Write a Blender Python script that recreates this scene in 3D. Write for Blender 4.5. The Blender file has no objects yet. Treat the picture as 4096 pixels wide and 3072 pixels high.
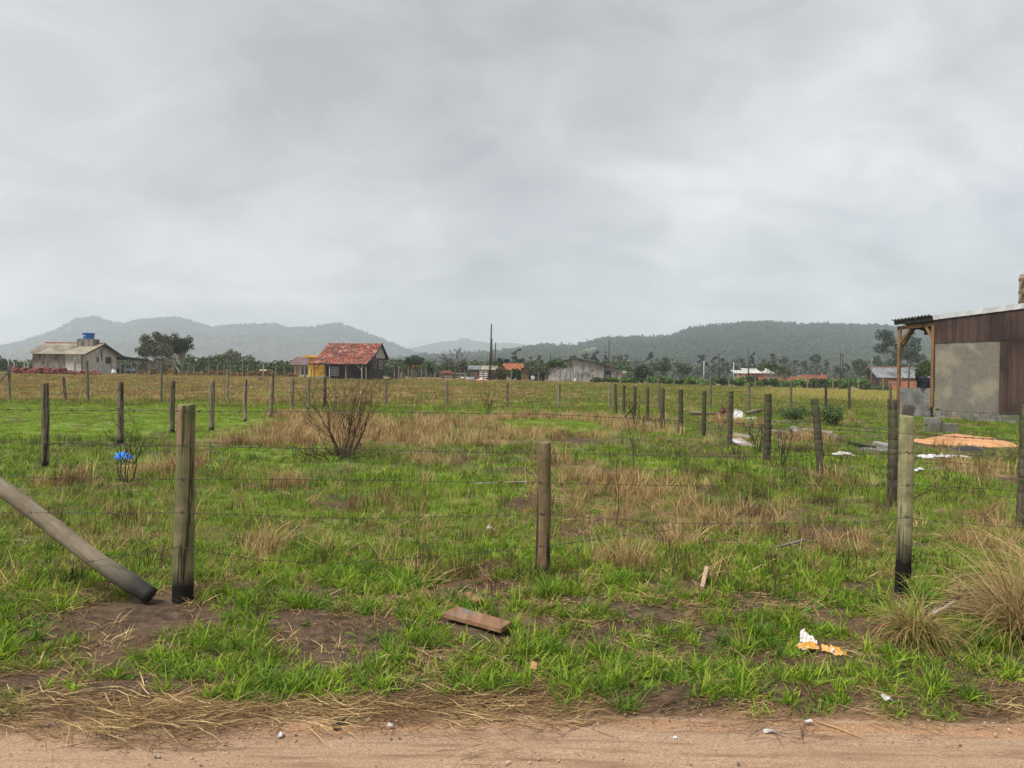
import bpy, bmesh, math, random
import numpy as np
from mathutils import Vector, Matrix

random.seed(7)
RNG = np.random.default_rng(11)
S = bpy.context.scene
COL = S.collection
rad = math.radians

# ------------------------------------------------------------------ camera
FPX = 2925.0                      # focal length in pixels of the 4096 px wide picture
cam_d = bpy.data.cameras.new('camera')
cam = bpy.data.objects.new('camera', cam_d)
COL.objects.link(cam)
S.camera = cam
cam_d.sensor_width = 36.0
cam_d.lens = FPX / 4096 * 36.0
cam_d.clip_start = 0.05
cam_d.clip_end = 20000
EYE = Vector((0.0, 0.0, 1.55))
CAMR = Matrix.Rotation(rad(90 - 0.70), 3, 'X') @ Matrix.Rotation(rad(0.70), 3, 'Z')
cam.matrix_world = Matrix.Translation(EYE) @ CAMR.to_4x4()

# ------------------------------------------------------------------ sky and sun
world = bpy.data.worlds.new('World')
S.world = world
world.use_nodes = True
wt = world.node_tree
wt.nodes.clear()
SUN_EL, SUN_AZ = rad(58), rad(228)
def wn(t, **k):
    n = wt.nodes.new(t)
    for a, b in k.items():
        setattr(n, a, b)
    return n
def wl(a, b):
    wt.links.new(a, b)
def wmath(op, a, b=None, c=None, clamp=False):
    n = wn('ShaderNodeMath', operation=op, use_clamp=clamp)
    for i, v in enumerate((a, b, c)):
        if v is None: continue
        if hasattr(v, 'is_output'): wl(v, n.inputs[i])
        else: n.inputs[i].default_value = v
    return n.outputs[0]
def wramp(f, stops):
    n = wn('ShaderNodeValToRGB')
    e = n.color_ramp.elements
    while len(e) < len(stops): e.new(0.5)
    for el, (p, c) in zip(e, stops):
        el.position = p; el.color = (*c, 1)
    wl(f, n.inputs[0])
    return n.outputs[0]
sky = wn('ShaderNodeTexSky', sky_type='NISHITA', sun_disc=False)
sky.sun_elevation = SUN_EL
sky.sun_rotation = SUN_AZ
sky.air_density = 1.0
sky.dust_density = 2.0
tc = wn('ShaderNodeTexCoord')
sp = wn('ShaderNodeSeparateXYZ'); wl(tc.outputs['Generated'], sp.inputs[0])
zz = wmath('ADD', wmath('MAXIMUM', sp.outputs[2], 0.0), 0.42)
cb = wn('ShaderNodeCombineXYZ')
wl(wmath('DIVIDE', sp.outputs[0], zz), cb.inputs[0])
wl(wmath('DIVIDE', sp.outputs[1], zz), cb.inputs[1])
mp = wn('ShaderNodeMapping'); wl(cb.outputs[0], mp.inputs[0])
mp.inputs['Location'].default_value = (3.1, 0.7, 0)
mp.inputs['Scale'].default_value = (0.8, 1.0, 1)
n1 = wn('ShaderNodeTexNoise'); wl(mp.outputs[0], n1.inputs['Vector'])
n1.inputs['Scale'].default_value = 1.35; n1.inputs['Detail'].default_value = 3; n1.inputs['Roughness'].default_value = 0.45
n1.inputs['Distortion'].default_value = 0.25
n2 = wn('ShaderNodeTexNoise'); wl(mp.outputs[0], n2.inputs['Vector'])
n2.inputs['Scale'].default_value = 4.6; n2.inputs['Detail'].default_value = 9; n2.inputs['Roughness'].default_value = 0.58
n2.inputs['Distortion'].default_value = 0.5
cl = wmath('ADD', wmath('MULTIPLY', n1.outputs[0], 0.55), wmath('MULTIPLY', n2.outputs[0], 0.45))
cloud = wramp(cl, [(0.37, (1.52, 1.54, 1.55)), (0.50, (2.0, 2.02, 2.02)), (0.64, (2.62, 2.64, 2.64))])
# pale band of thinner cloud low over the horizon
low = wramp(sp.outputs[2], [(0.0, (1.34, 1.33, 1.31)), (0.07, (1.22, 1.22, 1.21)), (0.16, (1.02, 1.02, 1.02)), (0.26, (0.98, 0.98, 0.98)), (0.45, (0.97, 0.97, 0.97))])
mul = wn('ShaderNodeMix', data_type='RGBA', blend_type='MULTIPLY')
mul.inputs[0].default_value = 1.0
wl(cloud, mul.inputs[6]); wl(low, mul.inputs[7])
# two places where the overcast is thinner: low over the mountains on the left, and higher on the right
def thin(d, lo, hi, gain, src):
    v = wn('ShaderNodeVectorMath', operation='DOT_PRODUCT'); wl(tc.outputs['Generated'], v.inputs[0]); v.inputs[1].default_value = Vector(d).normalized()
    m = wn('ShaderNodeMix', data_type='RGBA', blend_type='MULTIPLY')
    r = wn('ShaderNodeMapRange', interpolation_type='SMOOTHSTEP'); wl(v.outputs['Value'], r.inputs[0])
    r.inputs[1].default_value = lo; r.inputs[2].default_value = hi; r.inputs[3].default_value = 0.0; r.inputs[4].default_value = 1.0
    wl(wmath('MULTIPLY', r.outputs[0], wmath('ADD', 0.35, cl)), m.inputs[0]); wl(src, m.inputs[6]); m.inputs[7].default_value = (gain, gain, gain, 1)
    return m.outputs[2]
veil = thin((-0.66, 0.78, 0.045), 0.975, 0.999, 1.25, mul.outputs[2])
veil = thin((0.46, 0.86, 0.30), 0.93, 0.995, 1.18, veil)
mx = wn('ShaderNodeMix', data_type='RGBA')
mx.inputs[0].default_value = 0.94
wl(sky.outputs[0], mx.inputs[6]); wl(veil, mx.inputs[7])
bg = wn('ShaderNodeBackground'); wl(mx.outputs[2], bg.inputs[0])
bg.inputs[1].default_value = 0.10
wo = wn('ShaderNodeOutputWorld'); wl(bg.outputs[0], wo.inputs[0])

sun_d = bpy.data.lights.new('sun', 'SUN')
sun_d.energy = 1.5
sun_d.angle = rad(16)
sun_d.color = (1.0, 0.97, 0.92)
sun = bpy.data.objects.new('sun', sun_d)
COL.objects.link(sun)
# direction towards the sun (sky azimuth measured clockwise from +Y)
sd = Vector((math.sin(SUN_AZ) * math.cos(SUN_EL), math.cos(SUN_AZ) * math.cos(SUN_EL), math.sin(SUN_EL)))
sun.rotation_euler = (-sd).to_track_quat('-Z', 'Y').to_euler()

S.view_settings.view_transform = 'Standard'
S.view_settings.look = 'None'
S.view_settings.exposure = 1.62
S.view_settings.gamma = 1.0
S.view_settings.use_curve_mapping = False
S.render.engine = 'CYCLES'
S.cycles.max_bounces = 6
S.cycles.diffuse_bounces = 3
S.cycles.transparent_max_bounces = 6
S.cycles.volume_bounces = 1

# ------------------------------------------------------------------ numpy noise, terrain
_perm = np.random.default_rng(3).random((256, 256))
def vn(x, y, seed=0):
    x = np.asarray(x, float) + seed * 17.31; y = np.asarray(y, float) + seed * 9.17
    xi = np.floor(x).astype(int); yi = np.floor(y).astype(int)
    fx = x - xi; fy = y - yi
    fx = fx * fx * (3 - 2 * fx); fy = fy * fy * (3 - 2 * fy)
    a = _perm[xi % 256, yi % 256]; b = _perm[(xi + 1) % 256, yi % 256]
    c = _perm[xi % 256, (yi + 1) % 256]; d = _perm[(xi + 1) % 256, (yi + 1) % 256]
    return (a * (1 - fx) + b * fx) * (1 - fy) + (c * (1 - fx) + d * fx) * fy
def fbm(x, y, seed=0, o=4):
    s = 0; a = 0.5; t = 0
    for k in range(o):
        s = s + a * vn(np.asarray(x) * 2 ** k, np.asarray(y) * 2 ** k, seed + k); t += a; a *= 0.5
    return s / t
def sst(a, b, v):
    t = np.clip((np.asarray(v, float) - a) / (b - a), 0, 1)   # also runs downwards when b < a
    return t * t * (3 - 2 * t)
def road_edge(x):
    return 3.36 + 0.07 * np.sin(np.asarray(x) * 0.9 + 0.5) + 0.22 * (fbm(np.asarray(x) * 0.8, 0.3, 5) - 0.5) + 0.02 * np.asarray(x)
def terrain(x, y):
    x = np.asarray(x, float); y = np.asarray(y, float)
    xc = np.clip(x, -90, 110)
    far = sst(25, 100, y) * (0.68 - 0.004 * xc - 0.013 * np.maximum(xc - 10, 0))
    e = y - road_edge(x)
    off = sst(-0.1, 0.8, e)
    z = far + off * (0.075 * (fbm(x * 0.9, y * 0.9, 1) - 0.5) + 0.05 * (fbm(x * 3, y * 3, 2, 3) - 0.5)) * (1 - 0.6 * sst(15, 40, y))
    z = z + 0.05 * np.exp(-((e - 1.6) / 0.7) ** 2)
    # wheel ruts of the road
    z = z + (1 - off) * (0.012 * np.sin(y * 16 + 1.5 * fbm(x * 0.5, y, 4)) + 0.02 * (fbm(x * 1.5, y * 5, 8, 3) - 0.5))
    return z
def T(x, y):
    return float(terrain(x, y))

def ray(px, py):
    return CAMR @ Vector(((px - 2048) / FPX, -(py - 1536) / FPX, -1.0))
def at(px, py, Y):
    """the place seen at a pixel, at distance Y along the field"""
    d = ray(px, py)
    return EYE + d * (Y / d.y)
def gp(px, py):
    """where the line of sight through a pixel meets the ground"""
    d = ray(px, py)
    Y = 3.0
    for k in range(4000):
        p = EYE + d * (Y / d.y)
        if p.z <= T(p.x, p.y) or Y > 160: break
        Y *= 1.0025
    return Vector((p.x, p.y, T(p.x, p.y)))
def gy(px, Y):
    """ground point under a picture column at distance Y"""
    p = at(px, 1500, Y)
    return Vector((p.x, Y, T(p.x, Y)))

# ------------------------------------------------------------------ mesh builder, tagging
class MB:
    def __init__(s, M=None):
        s.v = []; s.f = []; s.M = M
    def add(s, vs, fs):
        o = len(s.v)
        for p in vs:
            p = Vector(p)
            s.v.append(tuple(s.M @ p) if s.M else tuple(p))
        s.f += [tuple(i + o for i in f) for f in fs]
        return s
    def box(s, x0, x1, y0, y1, z0, z1):
        return s.add([(x0, y0, z0), (x1, y0, z0), (x1, y1, z0), (x0, y1, z0), (x0, y0, z1), (x1, y0, z1), (x1, y1, z1), (x0, y1, z1)],
                     [(0, 3, 2, 1), (4, 5, 6, 7), (0, 1, 5, 4), (1, 2, 6, 5), (2, 3, 7, 6), (3, 0, 4, 7)])
    def beam(s, a, b, w, h, up=(0, 0, 1)):
        a = Vector(a); b = Vector(b); d = (b - a).normalized(); u = Vector(up)
        if abs(d.dot(u)) > 0.95: u = Vector((0, 1, 0))
        r = d.cross(u).normalized() * w / 2; u = r.cross(d).normalized() * h / 2
        return s.add([a - r - u, a + r - u, a + r + u, a - r + u, b - r - u, b + r - u, b + r + u, b - r + u],
                     [(0, 1, 2, 3), (7, 6, 5, 4), (0, 4, 5, 1), (1, 5, 6, 2), (2, 6, 7, 3), (3, 7, 4, 0)])
    def tube(s, pts, rs, n=6, cap=True, jit=0.0):
        pts = [Vector(p) for p in pts]
        if not hasattr(rs, '__len__'): rs = [rs] * len(pts)
        vs = []
        ref = Vector((0, 0, 1))
        d0 = (pts[-1] - pts[0]).normalized()
        if abs(d0.dot(ref)) > 0.9: ref = Vector((0, 1, 0))
        for i, p in enumerate(pts):
            d = (pts[min(i + 1, len(pts) - 1)] - pts[max(i - 1, 0)]).normalized()
            r = d.cross(ref).normalized(); u = r.cross(d)
            for k in range(n):
                a = 2 * math.pi * k / n
                q = rs[i] * (1 + (jit * (random.random() - 0.5) if jit else 0))
                vs.append(p + (r * math.cos(a) + u * math.sin(a)) * q)
        fs = []
        for i in range(len(pts) - 1):
            for k in range(n):
                k2 = (k + 1) % n
                fs.append((i * n + k, i * n + k2, (i + 1) * n + k2, (i + 1) * n + k))
        if cap:
            fs.append(tuple(range(n - 1, -1, -1))); fs.append(tuple((len(pts) - 1) * n + k for k in range(n)))
        return s.add(vs, fs)
    def lathe(s, c, prof, n=16):
        c = Vector(c)
        vs = [(c.x + r * math.cos(2 * math.pi * k / n), c.y + r * math.sin(2 * math.pi * k / n), c.z + z) for r, z in prof for k in range(n)]
        fs = [(i * n + k, i * n + (k + 1) % n, (i + 1) * n + (k + 1) % n, (i + 1) * n + k) for i in range(len(prof) - 1) for k in range(n)]
        fs += [tuple(range(n - 1, -1, -1)), tuple((len(prof) - 1) * n + k for k in range(n))]
        return s.add(vs, fs)
    def prism(s, poly, d):
        """extrude a planar polygon along d"""
        n = len(poly); d = Vector(d)
        vs = [Vector(p) for p in poly] + [Vector(p) + d for p in poly]
        return s.add(vs, [tuple(range(n - 1, -1, -1)), tuple(range(n, 2 * n))] + [(k, (k + 1) % n, n + (k + 1) % n, n + k) for k in range(n)])
    def build(s, name, mat, parent=None, smooth=False, bevel=0):
        root = parent
        off = Vector((0, 0, 0))
        if parent is not None:
            p = parent
            while p is not None:
                off += p.location; p = p.parent
        me = bpy.data.meshes.new(name)
        me.from_pydata([tuple(Vector(v) - off) for v in s.v], [], s.f)
        if mat: me.materials.append(mat)
        if smooth: me.polygons.foreach_set('use_smooth', [True] * len(me.polygons))
        me.update()
        bm = bmesh.new(); bm.from_mesh(me); bmesh.ops.recalc_face_normals(bm, faces=bm.faces); bm.to_mesh(me); bm.free()
        o = bpy.data.objects.new(name, me)
        COL.objects.link(o)
        if parent is not None: o.parent = parent
        if bevel:
            md = o.modifiers.new('bevel', 'BEVEL'); md.width = bevel; md.segments = 1
        return o
def frame(o, ang):
    """local frame: origin o, x axis turned by ang degrees"""
    return Matrix.Translation(Vector(o)) @ Matrix.Rotation(rad(ang), 4, 'Z')
def tag(o, label=None, cat=None, group=None, kind=None):
    if label: o['label'] = label
    if cat: o['category'] = cat
    if group: o['group'] = group
    if kind: o['kind'] = kind
    return o
def thing(name, loc, label, cat, group=None):
    o = bpy.data.objects.new(name, None)
    COL.objects.link(o)
    o.location = loc; o.empty_display_size = 0.1
    return tag(o, label, cat, group)
def raw_mesh(name, co, faces_flat, nper, mat, smooth=False):
    """fast mesh from arrays: co (n,3); faces (m,nper)"""
    me = bpy.data.meshes.new(name)
    me.vertices.add(len(co)); me.vertices.foreach_set('co', np.asarray(co, np.float32).ravel())
    m = len(faces_flat)
    me.loops.add(m * nper); me.loops.foreach_set('vertex_index', np.asarray(faces_flat, np.int32).ravel())
    me.polygons.add(m)
    me.polygons.foreach_set('loop_start', np.arange(0, m * nper, nper, dtype=np.int32))
    me.polygons.foreach_set('loop_total', np.full(m, nper, np.int32))
    if smooth: me.polygons.foreach_set('use_smooth', np.ones(m, bool))
    if mat: me.materials.append(mat)
    me.update(calc_edges=True)
    return me
def link(name, me, parent=None):
    o = bpy.data.objects.new(name, me); COL.objects.link(o)
    if parent is not None: o.parent = parent
    return o

# ------------------------------------------------------------------ materials
class NT:
    def __init__(s, name):
        s.m = bpy.data.materials.new(name); s.m.use_nodes = True
        s.t = s.m.node_tree; s.t.nodes.clear()
        s.out = s.n('ShaderNodeOutputMaterial')
    def n(s, t, **k):
        x = s.t.nodes.new(t)
        for a, b in k.items(): setattr(x, a, b)
        return x
    def l(s, a, b): s.t.links.new(a, b)
    def put(s, sock, v):
        if hasattr(v, 'is_output'): s.l(v, sock)
        elif hasattr(v, '__len__') and len(v) == 3 and sock.type == 'RGBA': sock.default_value = (*v, 1)
        else: sock.default_value = v
    def math(s, op, a, b=0.0, clamp=False):
        x = s.n('ShaderNodeMath', operation=op, use_clamp=clamp); s.put(x.inputs[0], a); s.put(x.inputs[1], b)
        return x.outputs[0]
    def mix(s, f, a, b, mode='MIX'):
        x = s.n('ShaderNodeMix', data_type='RGBA', blend_type=mode)
        s.put(x.inputs[0], f); s.put(x.inputs[6], a); s.put(x.inputs[7], b)
        return x.outputs[2]
    def ramp(s, f, stops):
        x = s.n('ShaderNodeValToRGB'); e = x.color_ramp.elements
        while len(e) < len(stops): e.new(0.5)
        for el, (p, c) in zip(e, stops):
            el.position = p; el.color = (*c, 1) if hasattr(c, '__len__') else (c, c, c, 1)
        s.put(x.inputs[0], f)
        return x.outputs[0]
    def coord(s, which='Object', scale=(1, 1, 1), loc=(0, 0, 0)):
        if which == 'Position':
            v = s.n('ShaderNodeNewGeometry').outputs['Position']
        else:
            v = s.n('ShaderNodeTexCoord').outputs[which]
        mpn = s.n('ShaderNodeMapping'); s.l(v, mpn.inputs[0]); mpn.inputs['Scale'].default_value = scale; mpn.inputs['Location'].default_value = loc
        return mpn.outputs[0]
    def noise(s, vec, scale, detail=5, rough=0.55, dist=0.0):
        x = s.n('ShaderNodeTexNoise'); s.l(vec, x.inputs['Vector'])
        x.inputs['Scale'].default_value = scale; x.inputs['Detail'].default_value = detail
        x.inputs['Roughness'].default_value = rough; x.inputs['Distortion'].default_value = dist
        return x.outputs[0]
    def attr(s, name):
        x = s.n('ShaderNodeAttribute'); x.attribute_name = name
        return x
    def rnd(s):
        return s.n('ShaderNodeObjectInfo').outputs['Random']
    def finish(s, color, rough=0.8, bump=None, bstr=0.3, bdist=0.02, spec=0.3, metal=0.0):
        b = s.n('ShaderNodeBsdfPrincipled')
        s.put(b.inputs['Base Color'], color); s.put(b.inputs['Roughness'], rough)
        b.inputs['Specular IOR Level'].default_value = spec; b.inputs['Metallic'].default_value = metal
        if bump is not None:
            x = s.n('ShaderNodeBump'); x.inputs['Strength'].default_value = bstr; x.inputs['Distance'].default_value = bdist
            s.l(bump, x.inputs['Height']); s.l(x.outputs[0], b.inputs['Normal'])
        s.l(b.outputs[0], s.out.inputs[0])
        return s.m
def mat(name, c1, c2, scale=4, stretch=(1, 1, 1), rough=0.8, bstr=0.3, bdist=0.01, c3=None, rnd=0.0, lo=0.35, hi=0.65, spec=0.3, metal=0.0, big=None, where='Object'):
    """weathered two-tone surface: fine noise between c1 and c2, stains of c3 in large patches, a tone of its own per object"""
    k = NT(name)
    v = k.coord(where, stretch)
    n = k.noise(v, scale, 8, 0.62)
    c = k.ramp(n, [(lo, c1), (hi, c2)])
    if c3:
        v2 = k.coord(where, tuple(0.5 + 0.5 * q for q in stretch), (5.3, 2.1, 7.7))
        m = k.noise(v2, big or scale * 0.3, 6, 0.6)
        c = k.mix(k.ramp(m, [(0.50, 0.0), (0.64, 1.0)]), c, c3)
    if rnd:
        r = k.math('ADD', k.math('MULTIPLY', k.rnd(), 2 * rnd), 1 - rnd)
        cc = k.n('ShaderNodeCombineXYZ'); [k.l(r, cc.inputs[i]) for i in range(3)]
        c = k.mix(1.0, c, cc.outputs[0], 'MULTIPLY')
    return k.finish(c, rough, n, bstr, bdist, spec, metal)
# ------------------------------------------------------------------ cover masks of the field (what grows where)
D2F = 4096 / 2212.0
def blob(dx, dy, w, h):
    a = gp(dx * D2F, dy * D2F); b = gp(dx * D2F, (dy - h) * D2F)
    return (a.x, a.y, max(0.12, 0.8 * w * D2F / FPX * a.y), 0.62 * max(0.15, b.y - a.y))
STRAW = [blob(*q) for q in [(245, 1180, 55, 45), (375, 1010, 55, 30), (130, 1045, 35, 22), (575, 1190, 65, 38), (1350, 1215, 115, 48),
                            (1470, 1170, 40, 40), (1805, 1185, 95, 42), (2160, 1200, 60, 70), (1765, 1022, 35, 18), (2080, 1010, 90, 30),
                            (1590, 950, 30, 12), (1480, 960, 40, 14), (2110, 1120, 70, 30), (610, 1050, 60, 14), (930, 1000, 70, 10), (1215, 1010, 60, 12)]]
BURNT = [blob(*q) for q in [(840, 1090, 90, 26), (1395, 1235, 110, 30), (1700, 1235, 90, 30), (180, 1255, 90, 30), (300, 1130, 50, 25),
                            (1180, 1260, 60, 20), (1850, 1250, 70, 24), (980, 1245, 120, 22), (680, 1215, 50, 18), (760, 985, 90, 12), (1700, 975, 80, 10), (1640, 1110, 60, 12)]]
def blobs(L, x, y):
    r = np.zeros_like(np.asarray(x, float))
    for bx, by, sx, sy in L:
        r = np.maximum(r, np.exp(-(((x - bx) / sx) ** 2 + ((y - by) / sy) ** 2)))
    return r
def masks(x, y):
    """dry straw, lush green, bare soil, road sand, pale yellow stubble: each 0..1"""
    x = np.asarray(x, float); y = np.asarray(y, float)
    q = x / np.maximum(y, 1)
    e = y - road_edge(x)
    sand = 1 - sst(-0.30, 0.22, e + 0.4 * (fbm(x * 1.6, y * 2.5, 20) - 0.5))
    nz = fbm(x * 0.45, y * 0.28, 21, 5)
    nb = fbm(x * 0.16, y * 0.10, 22, 4)
    band = sst(14.5, 17.5, y + 3 * (nb - 0.5)) * (1 - sst(25, 31, y + 5 * (nb - 0.5))) * sst(-0.46, -0.38, q + 0.1 * (nz - 0.5)) * (1 - 0.55 * sst(0.16, 0.26, q))
    lawn = sst(14, 20, y) * (1 - sst(31, 37, y)) * (1 - sst(-0.40, -0.30, q + 0.12 * (nz - 0.5)))
    lawn = np.maximum(lawn, sst(19, 21.5, y) * (1 - sst(24, 26, y)) * sst(-0.05, 0.02, q) * (1 - sst(0.10, 0.16, q)) * 0.9)
    far = sst(30, 42, y)
    dry = np.maximum(blobs(STRAW, x, y) * 1.15, band * (0.55 + 0.9 * (nz - 0.35)))
    mid = sst(5.6, 7, y) * (1 - far) * (1 - lawn)
    dry = np.maximum(dry, mid * np.clip((nz - 0.58) * 3.6, 0, 0.7))
    farq = 0.80 - 0.55 * sst(-0.25, 0.30, q + 0.5 * (nb - 0.5))
    dry = np.maximum(dry, far * np.clip(farq + 1.0 * (nz - 0.5) + 0.25 * sst(85, 95, y), 0, 1))
    dry = np.clip(dry * (1 - lawn), 0, 1)
    yel = sst(44, 58, y + 8 * (nb - 0.5)) * sst(0.30, 0.40, q) * (1 - sst(100, 115, y))
    burnt = np.clip(blobs(BURNT, x, y) + mid * np.clip((fbm(x * 0.6, y * 0.4, 30, 4) - 0.60) * 5, 0, 0.6), 0, 1)
    lush = np.clip(lawn * 1.0 + (1 - dry) * (1 - far) * sst(5.5, 7, y) * (0.35 + 1.2 * (fbm(x * 0.5, y * 0.4, 24, 4) - 0.35)) + far * (1 - dry) * 0.30, 0, 1)
    verge = sst(-0.45, 0.0, e) * (1 - sst(2.2, 3.2, e))
    bare = np.clip(verge * (0.75 - 0.9 * (fbm(x * 1.1, y * 1.7, 26, 4) - 0.38)), 0, 1)
    spots = np.clip((fbm(x * 0.8, y * 0.7, 28, 4) - 0.60) * 6, 0, 1) * sst(5, 6.5, y) * (1 - far)
    bare = np.maximum(bare, spots * 0.8)
    # worked ground beside the sand heap and the building
    work = np.exp(-(((x - 11.5) / 3.2) ** 2 + ((y - 17.5) / 3.0) ** 2))
    bare = np.maximum(bare, work * 0.8)
    return dict(dry=dry, lush=lush, bare=bare, sand=sand, yel=yel, burnt=burnt, far=far, lawn=lawn, verge=verge, e=e, nz=nz, q=q)

# ------------------------------------------------------------------ ground sheet
def ground_material():
    k = NT('field_soil')
    v = k.coord('Position')
    a1 = k.attr('cover_a'); a2 = k.attr('cover_b')
    s1 = k.n('ShaderNodeSeparateColor'); k.l(a1.outputs['Color'], s1.inputs[0])
    s2 = k.n('ShaderNodeSeparateColor'); k.l(a2.outputs['Color'], s2.inputs[0])
    dry, lush, bare = s1.outputs; sand, yel, far = s2.outputs
    nf = k.noise(v, 14, 8, 0.7); nm = k.noise(v, 1.7, 6, 0.6); nl = k.noise(k.coord('Position', (0.5, 1, 1)), 0.5, 6, 0.6)
    ng = k.noise(v, 90, 3, 0.6)
    soil = k.ramp(nf, [(0.34, (0.030, 0.020, 0.013)), (0.52, (0.075, 0.049, 0.031)), (0.70, (0.16, 0.108, 0.066))])
    soil = k.mix(k.ramp(nm, [(0.45, 0.0), (0.62, 0.6)]), soil, (0.14, 0.085, 0.05))
    soil = k.mix(k.ramp(ng, [(0.62, 0.0), (0.74, 0.7)]), soil, (0.32, 0.22, 0.13))
    sandc = k.ramp(ng, [(0.28, (0.22, 0.12, 0.062)), (0.5, (0.35, 0.205, 0.115)), (0.72, (0.48, 0.31, 0.18))])
    sandc = k.mix(k.ramp(nm, [(0.42, 0.0), (0.66, 0.35)]), sandc, (0.24, 0.135, 0.075))
    turf = k.ramp(nf, [(0.3, (0.05, 0.065, 0.02)), (0.5, (0.10, 0.125, 0.035)), (0.7, (0.17, 0.19, 0.055))])
    strw = k.ramp(nf, [(0.3, (0.13, 0.085, 0.035)), (0.5, (0.24, 0.165, 0.072)), (0.72, (0.36, 0.265, 0.13))])
    lus = k.ramp(nf, [(0.3, (0.095, 0.18, 0.014)), (0.5, (0.175, 0.295, 0.020)), (0.7, (0.27, 0.39, 0.04))])
    ylo = k.ramp(nf, [(0.3, (0.24, 0.215, 0.055)), (0.7, (0.40, 0.36, 0.11))])
    c = k.mix(k.ramp(k.math('ADD', lush, k.math('MULTIPLY', k.math('SUBTRACT', nm, 0.5), 0.7)), [(0.25, 0.0), (0.75, 1.0)]), turf, lus)
    c = k.mix(k.ramp(k.math('ADD', dry, k.math('MULTIPLY', k.math('SUBTRACT', nl, 0.5), 1.1)), [(0.22, 0.0), (0.72, 1.0)]), c, strw)
    c = k.mix(yel, c, ylo)
    c = k.mix(k.ramp(k.math('ADD', bare, k.math('MULTIPLY', k.math('SUBTRACT', nm, 0.5), 0.5)), [(0.15, 0.0), (0.5, 1.0)]), c, soil)
    # between the blades of the near field one sees earth and old thatch
    c = k.mix(k.math('MULTIPLY', k.math('SUBTRACT', 1.0, far), 0.40), c, soil)
    c = k.mix(k.ramp(k.math('ADD', sand, k.math('MULTIPLY', k.math('SUBTRACT', nf, 0.5), 0.6)), [(0.30, 0.0), (0.75, 1.0)]), c, sandc)
    h = k.math('ADD', k.math('MULTIPLY', nf, 0.7), k.math('MULTIPLY', ng, 0.3))
    return k.finish(c, 0.92, h, 0.55, 0.03, 0.2)

def fan_grid(Ys, us, W, zf):
    U, Yg = np.meshgrid(us, Ys)
    X = np.sign(U) * np.abs(U) ** 1.25 * W(Yg)
    Z = zf(X, Yg)
    co = np.stack([X, Yg, Z], -1).reshape(-1, 3)
    r, c = U.shape
    i = np.arange(r * c).reshape(r, c)
    f = np.stack([i[:-1, :-1], i[:-1, 1:], i[1:, 1:], i[1:, :-1]], -1).reshape(-1, 4)
    return co, f
def vcol(me, name, rgb):
    a = me.attributes.new(name, 'FLOAT_COLOR', 'POINT')
    d = np.ones((len(me.vertices), 4), np.float32); d[:, :3] = np.stack(rgb, -1)
    a.data.foreach_set('color', d.ravel())
Ys = [-14, -8, -4, -1, 0.5, 1.5, 2.0, 2.4]
y = 2.6; st = 0.045
while y < 4200:
    Ys.append(y)
    if y > 7: st = max(0.045, y * 0.0115)
    y += st
GW = lambda Y: np.maximum(13, 1.15 * Y + 5)
def ground_z(x, y):
    z = terrain(x, y)
    return z - 0.5 * sst(160, 500, y)
gco, gf = fan_grid(np.array(Ys), np.linspace(-1, 1, 330), GW, ground_z)
gme = raw_mesh('ground', gco, gf, 4, ground_material(), True)
mk = masks(gco[:, 0], gco[:, 1])
vcol(gme, 'cover_a', (mk['dry'], mk['lush'], mk['bare']))
vcol(gme, 'cover_b', (mk['sand'], mk['yel'], mk['far']))
ground = tag(link('ground', gme), kind='structure')

# the sandy road in front, a sheet on the ground with an uneven edge
def road_material():
    k = NT('road_sand')
    v = k.coord('Position')
    vs = k.coord('Position', (0.35, 3.2, 1))
    ng = k.noise(v, 95, 4, 0.65); nm = k.noise(v, 2.1, 6, 0.6); nt = k.noise(vs, 5, 7, 0.6); nd = k.noise(v, 38, 4, 0.6)
    c = k.ramp(ng, [(0.26, (0.20, 0.122, 0.074)), (0.48, (0.35, 0.232, 0.148)), (0.74, (0.50, 0.355, 0.24))])
    c = k.mix(k.ramp(nt, [(0.50, 0.0), (0.66, 0.8)]), c, (0.19, 0.112, 0.066))
    c = k.mix(k.ramp(nm, [(0.44, 0.0), (0.64, 0.45)]), c, (0.32, 0.19, 0.115))
    c = k.mix(k.ramp(nd, [(0.66, 0.0), (0.70, 0.8)]), c, (0.13, 0.08, 0.05))
    h = k.math('ADD', k.math('MULTIPLY', nt, 0.8), k.math('MULTIPLY', ng, 0.35))
    return k.finish(c, 0.95, h, 0.7, 0.03, 0.15)
rx = np.linspace(-11, 11, 420); rv = np.linspace(0, 1, 60) ** 0.7
X, V = np.meshgrid(rx, rv)
edge = road_edge(X) - 0.12 + 0.10 * (fbm(X * 4, 0.7, 40, 3) - 0.5)
Yr = -14 + V * (edge + 14)
Zr = terrain(X, Yr) + 0.004 + 0.010 * sst(0, 0.25, edge - Yr)
i = np.arange(X.size).reshape(X.shape)
rf = np.stack([i[:-1, :-1], i[:-1, 1:], i[1:, 1:], i[1:, :-1]], -1).reshape(-1, 4)
road = tag(link('dirt_road', raw_mesh('dirt_road', np.stack([X, Yr, Zr], -1).reshape(-1, 3), rf, 4, road_material(), True)), kind='structure')

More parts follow.
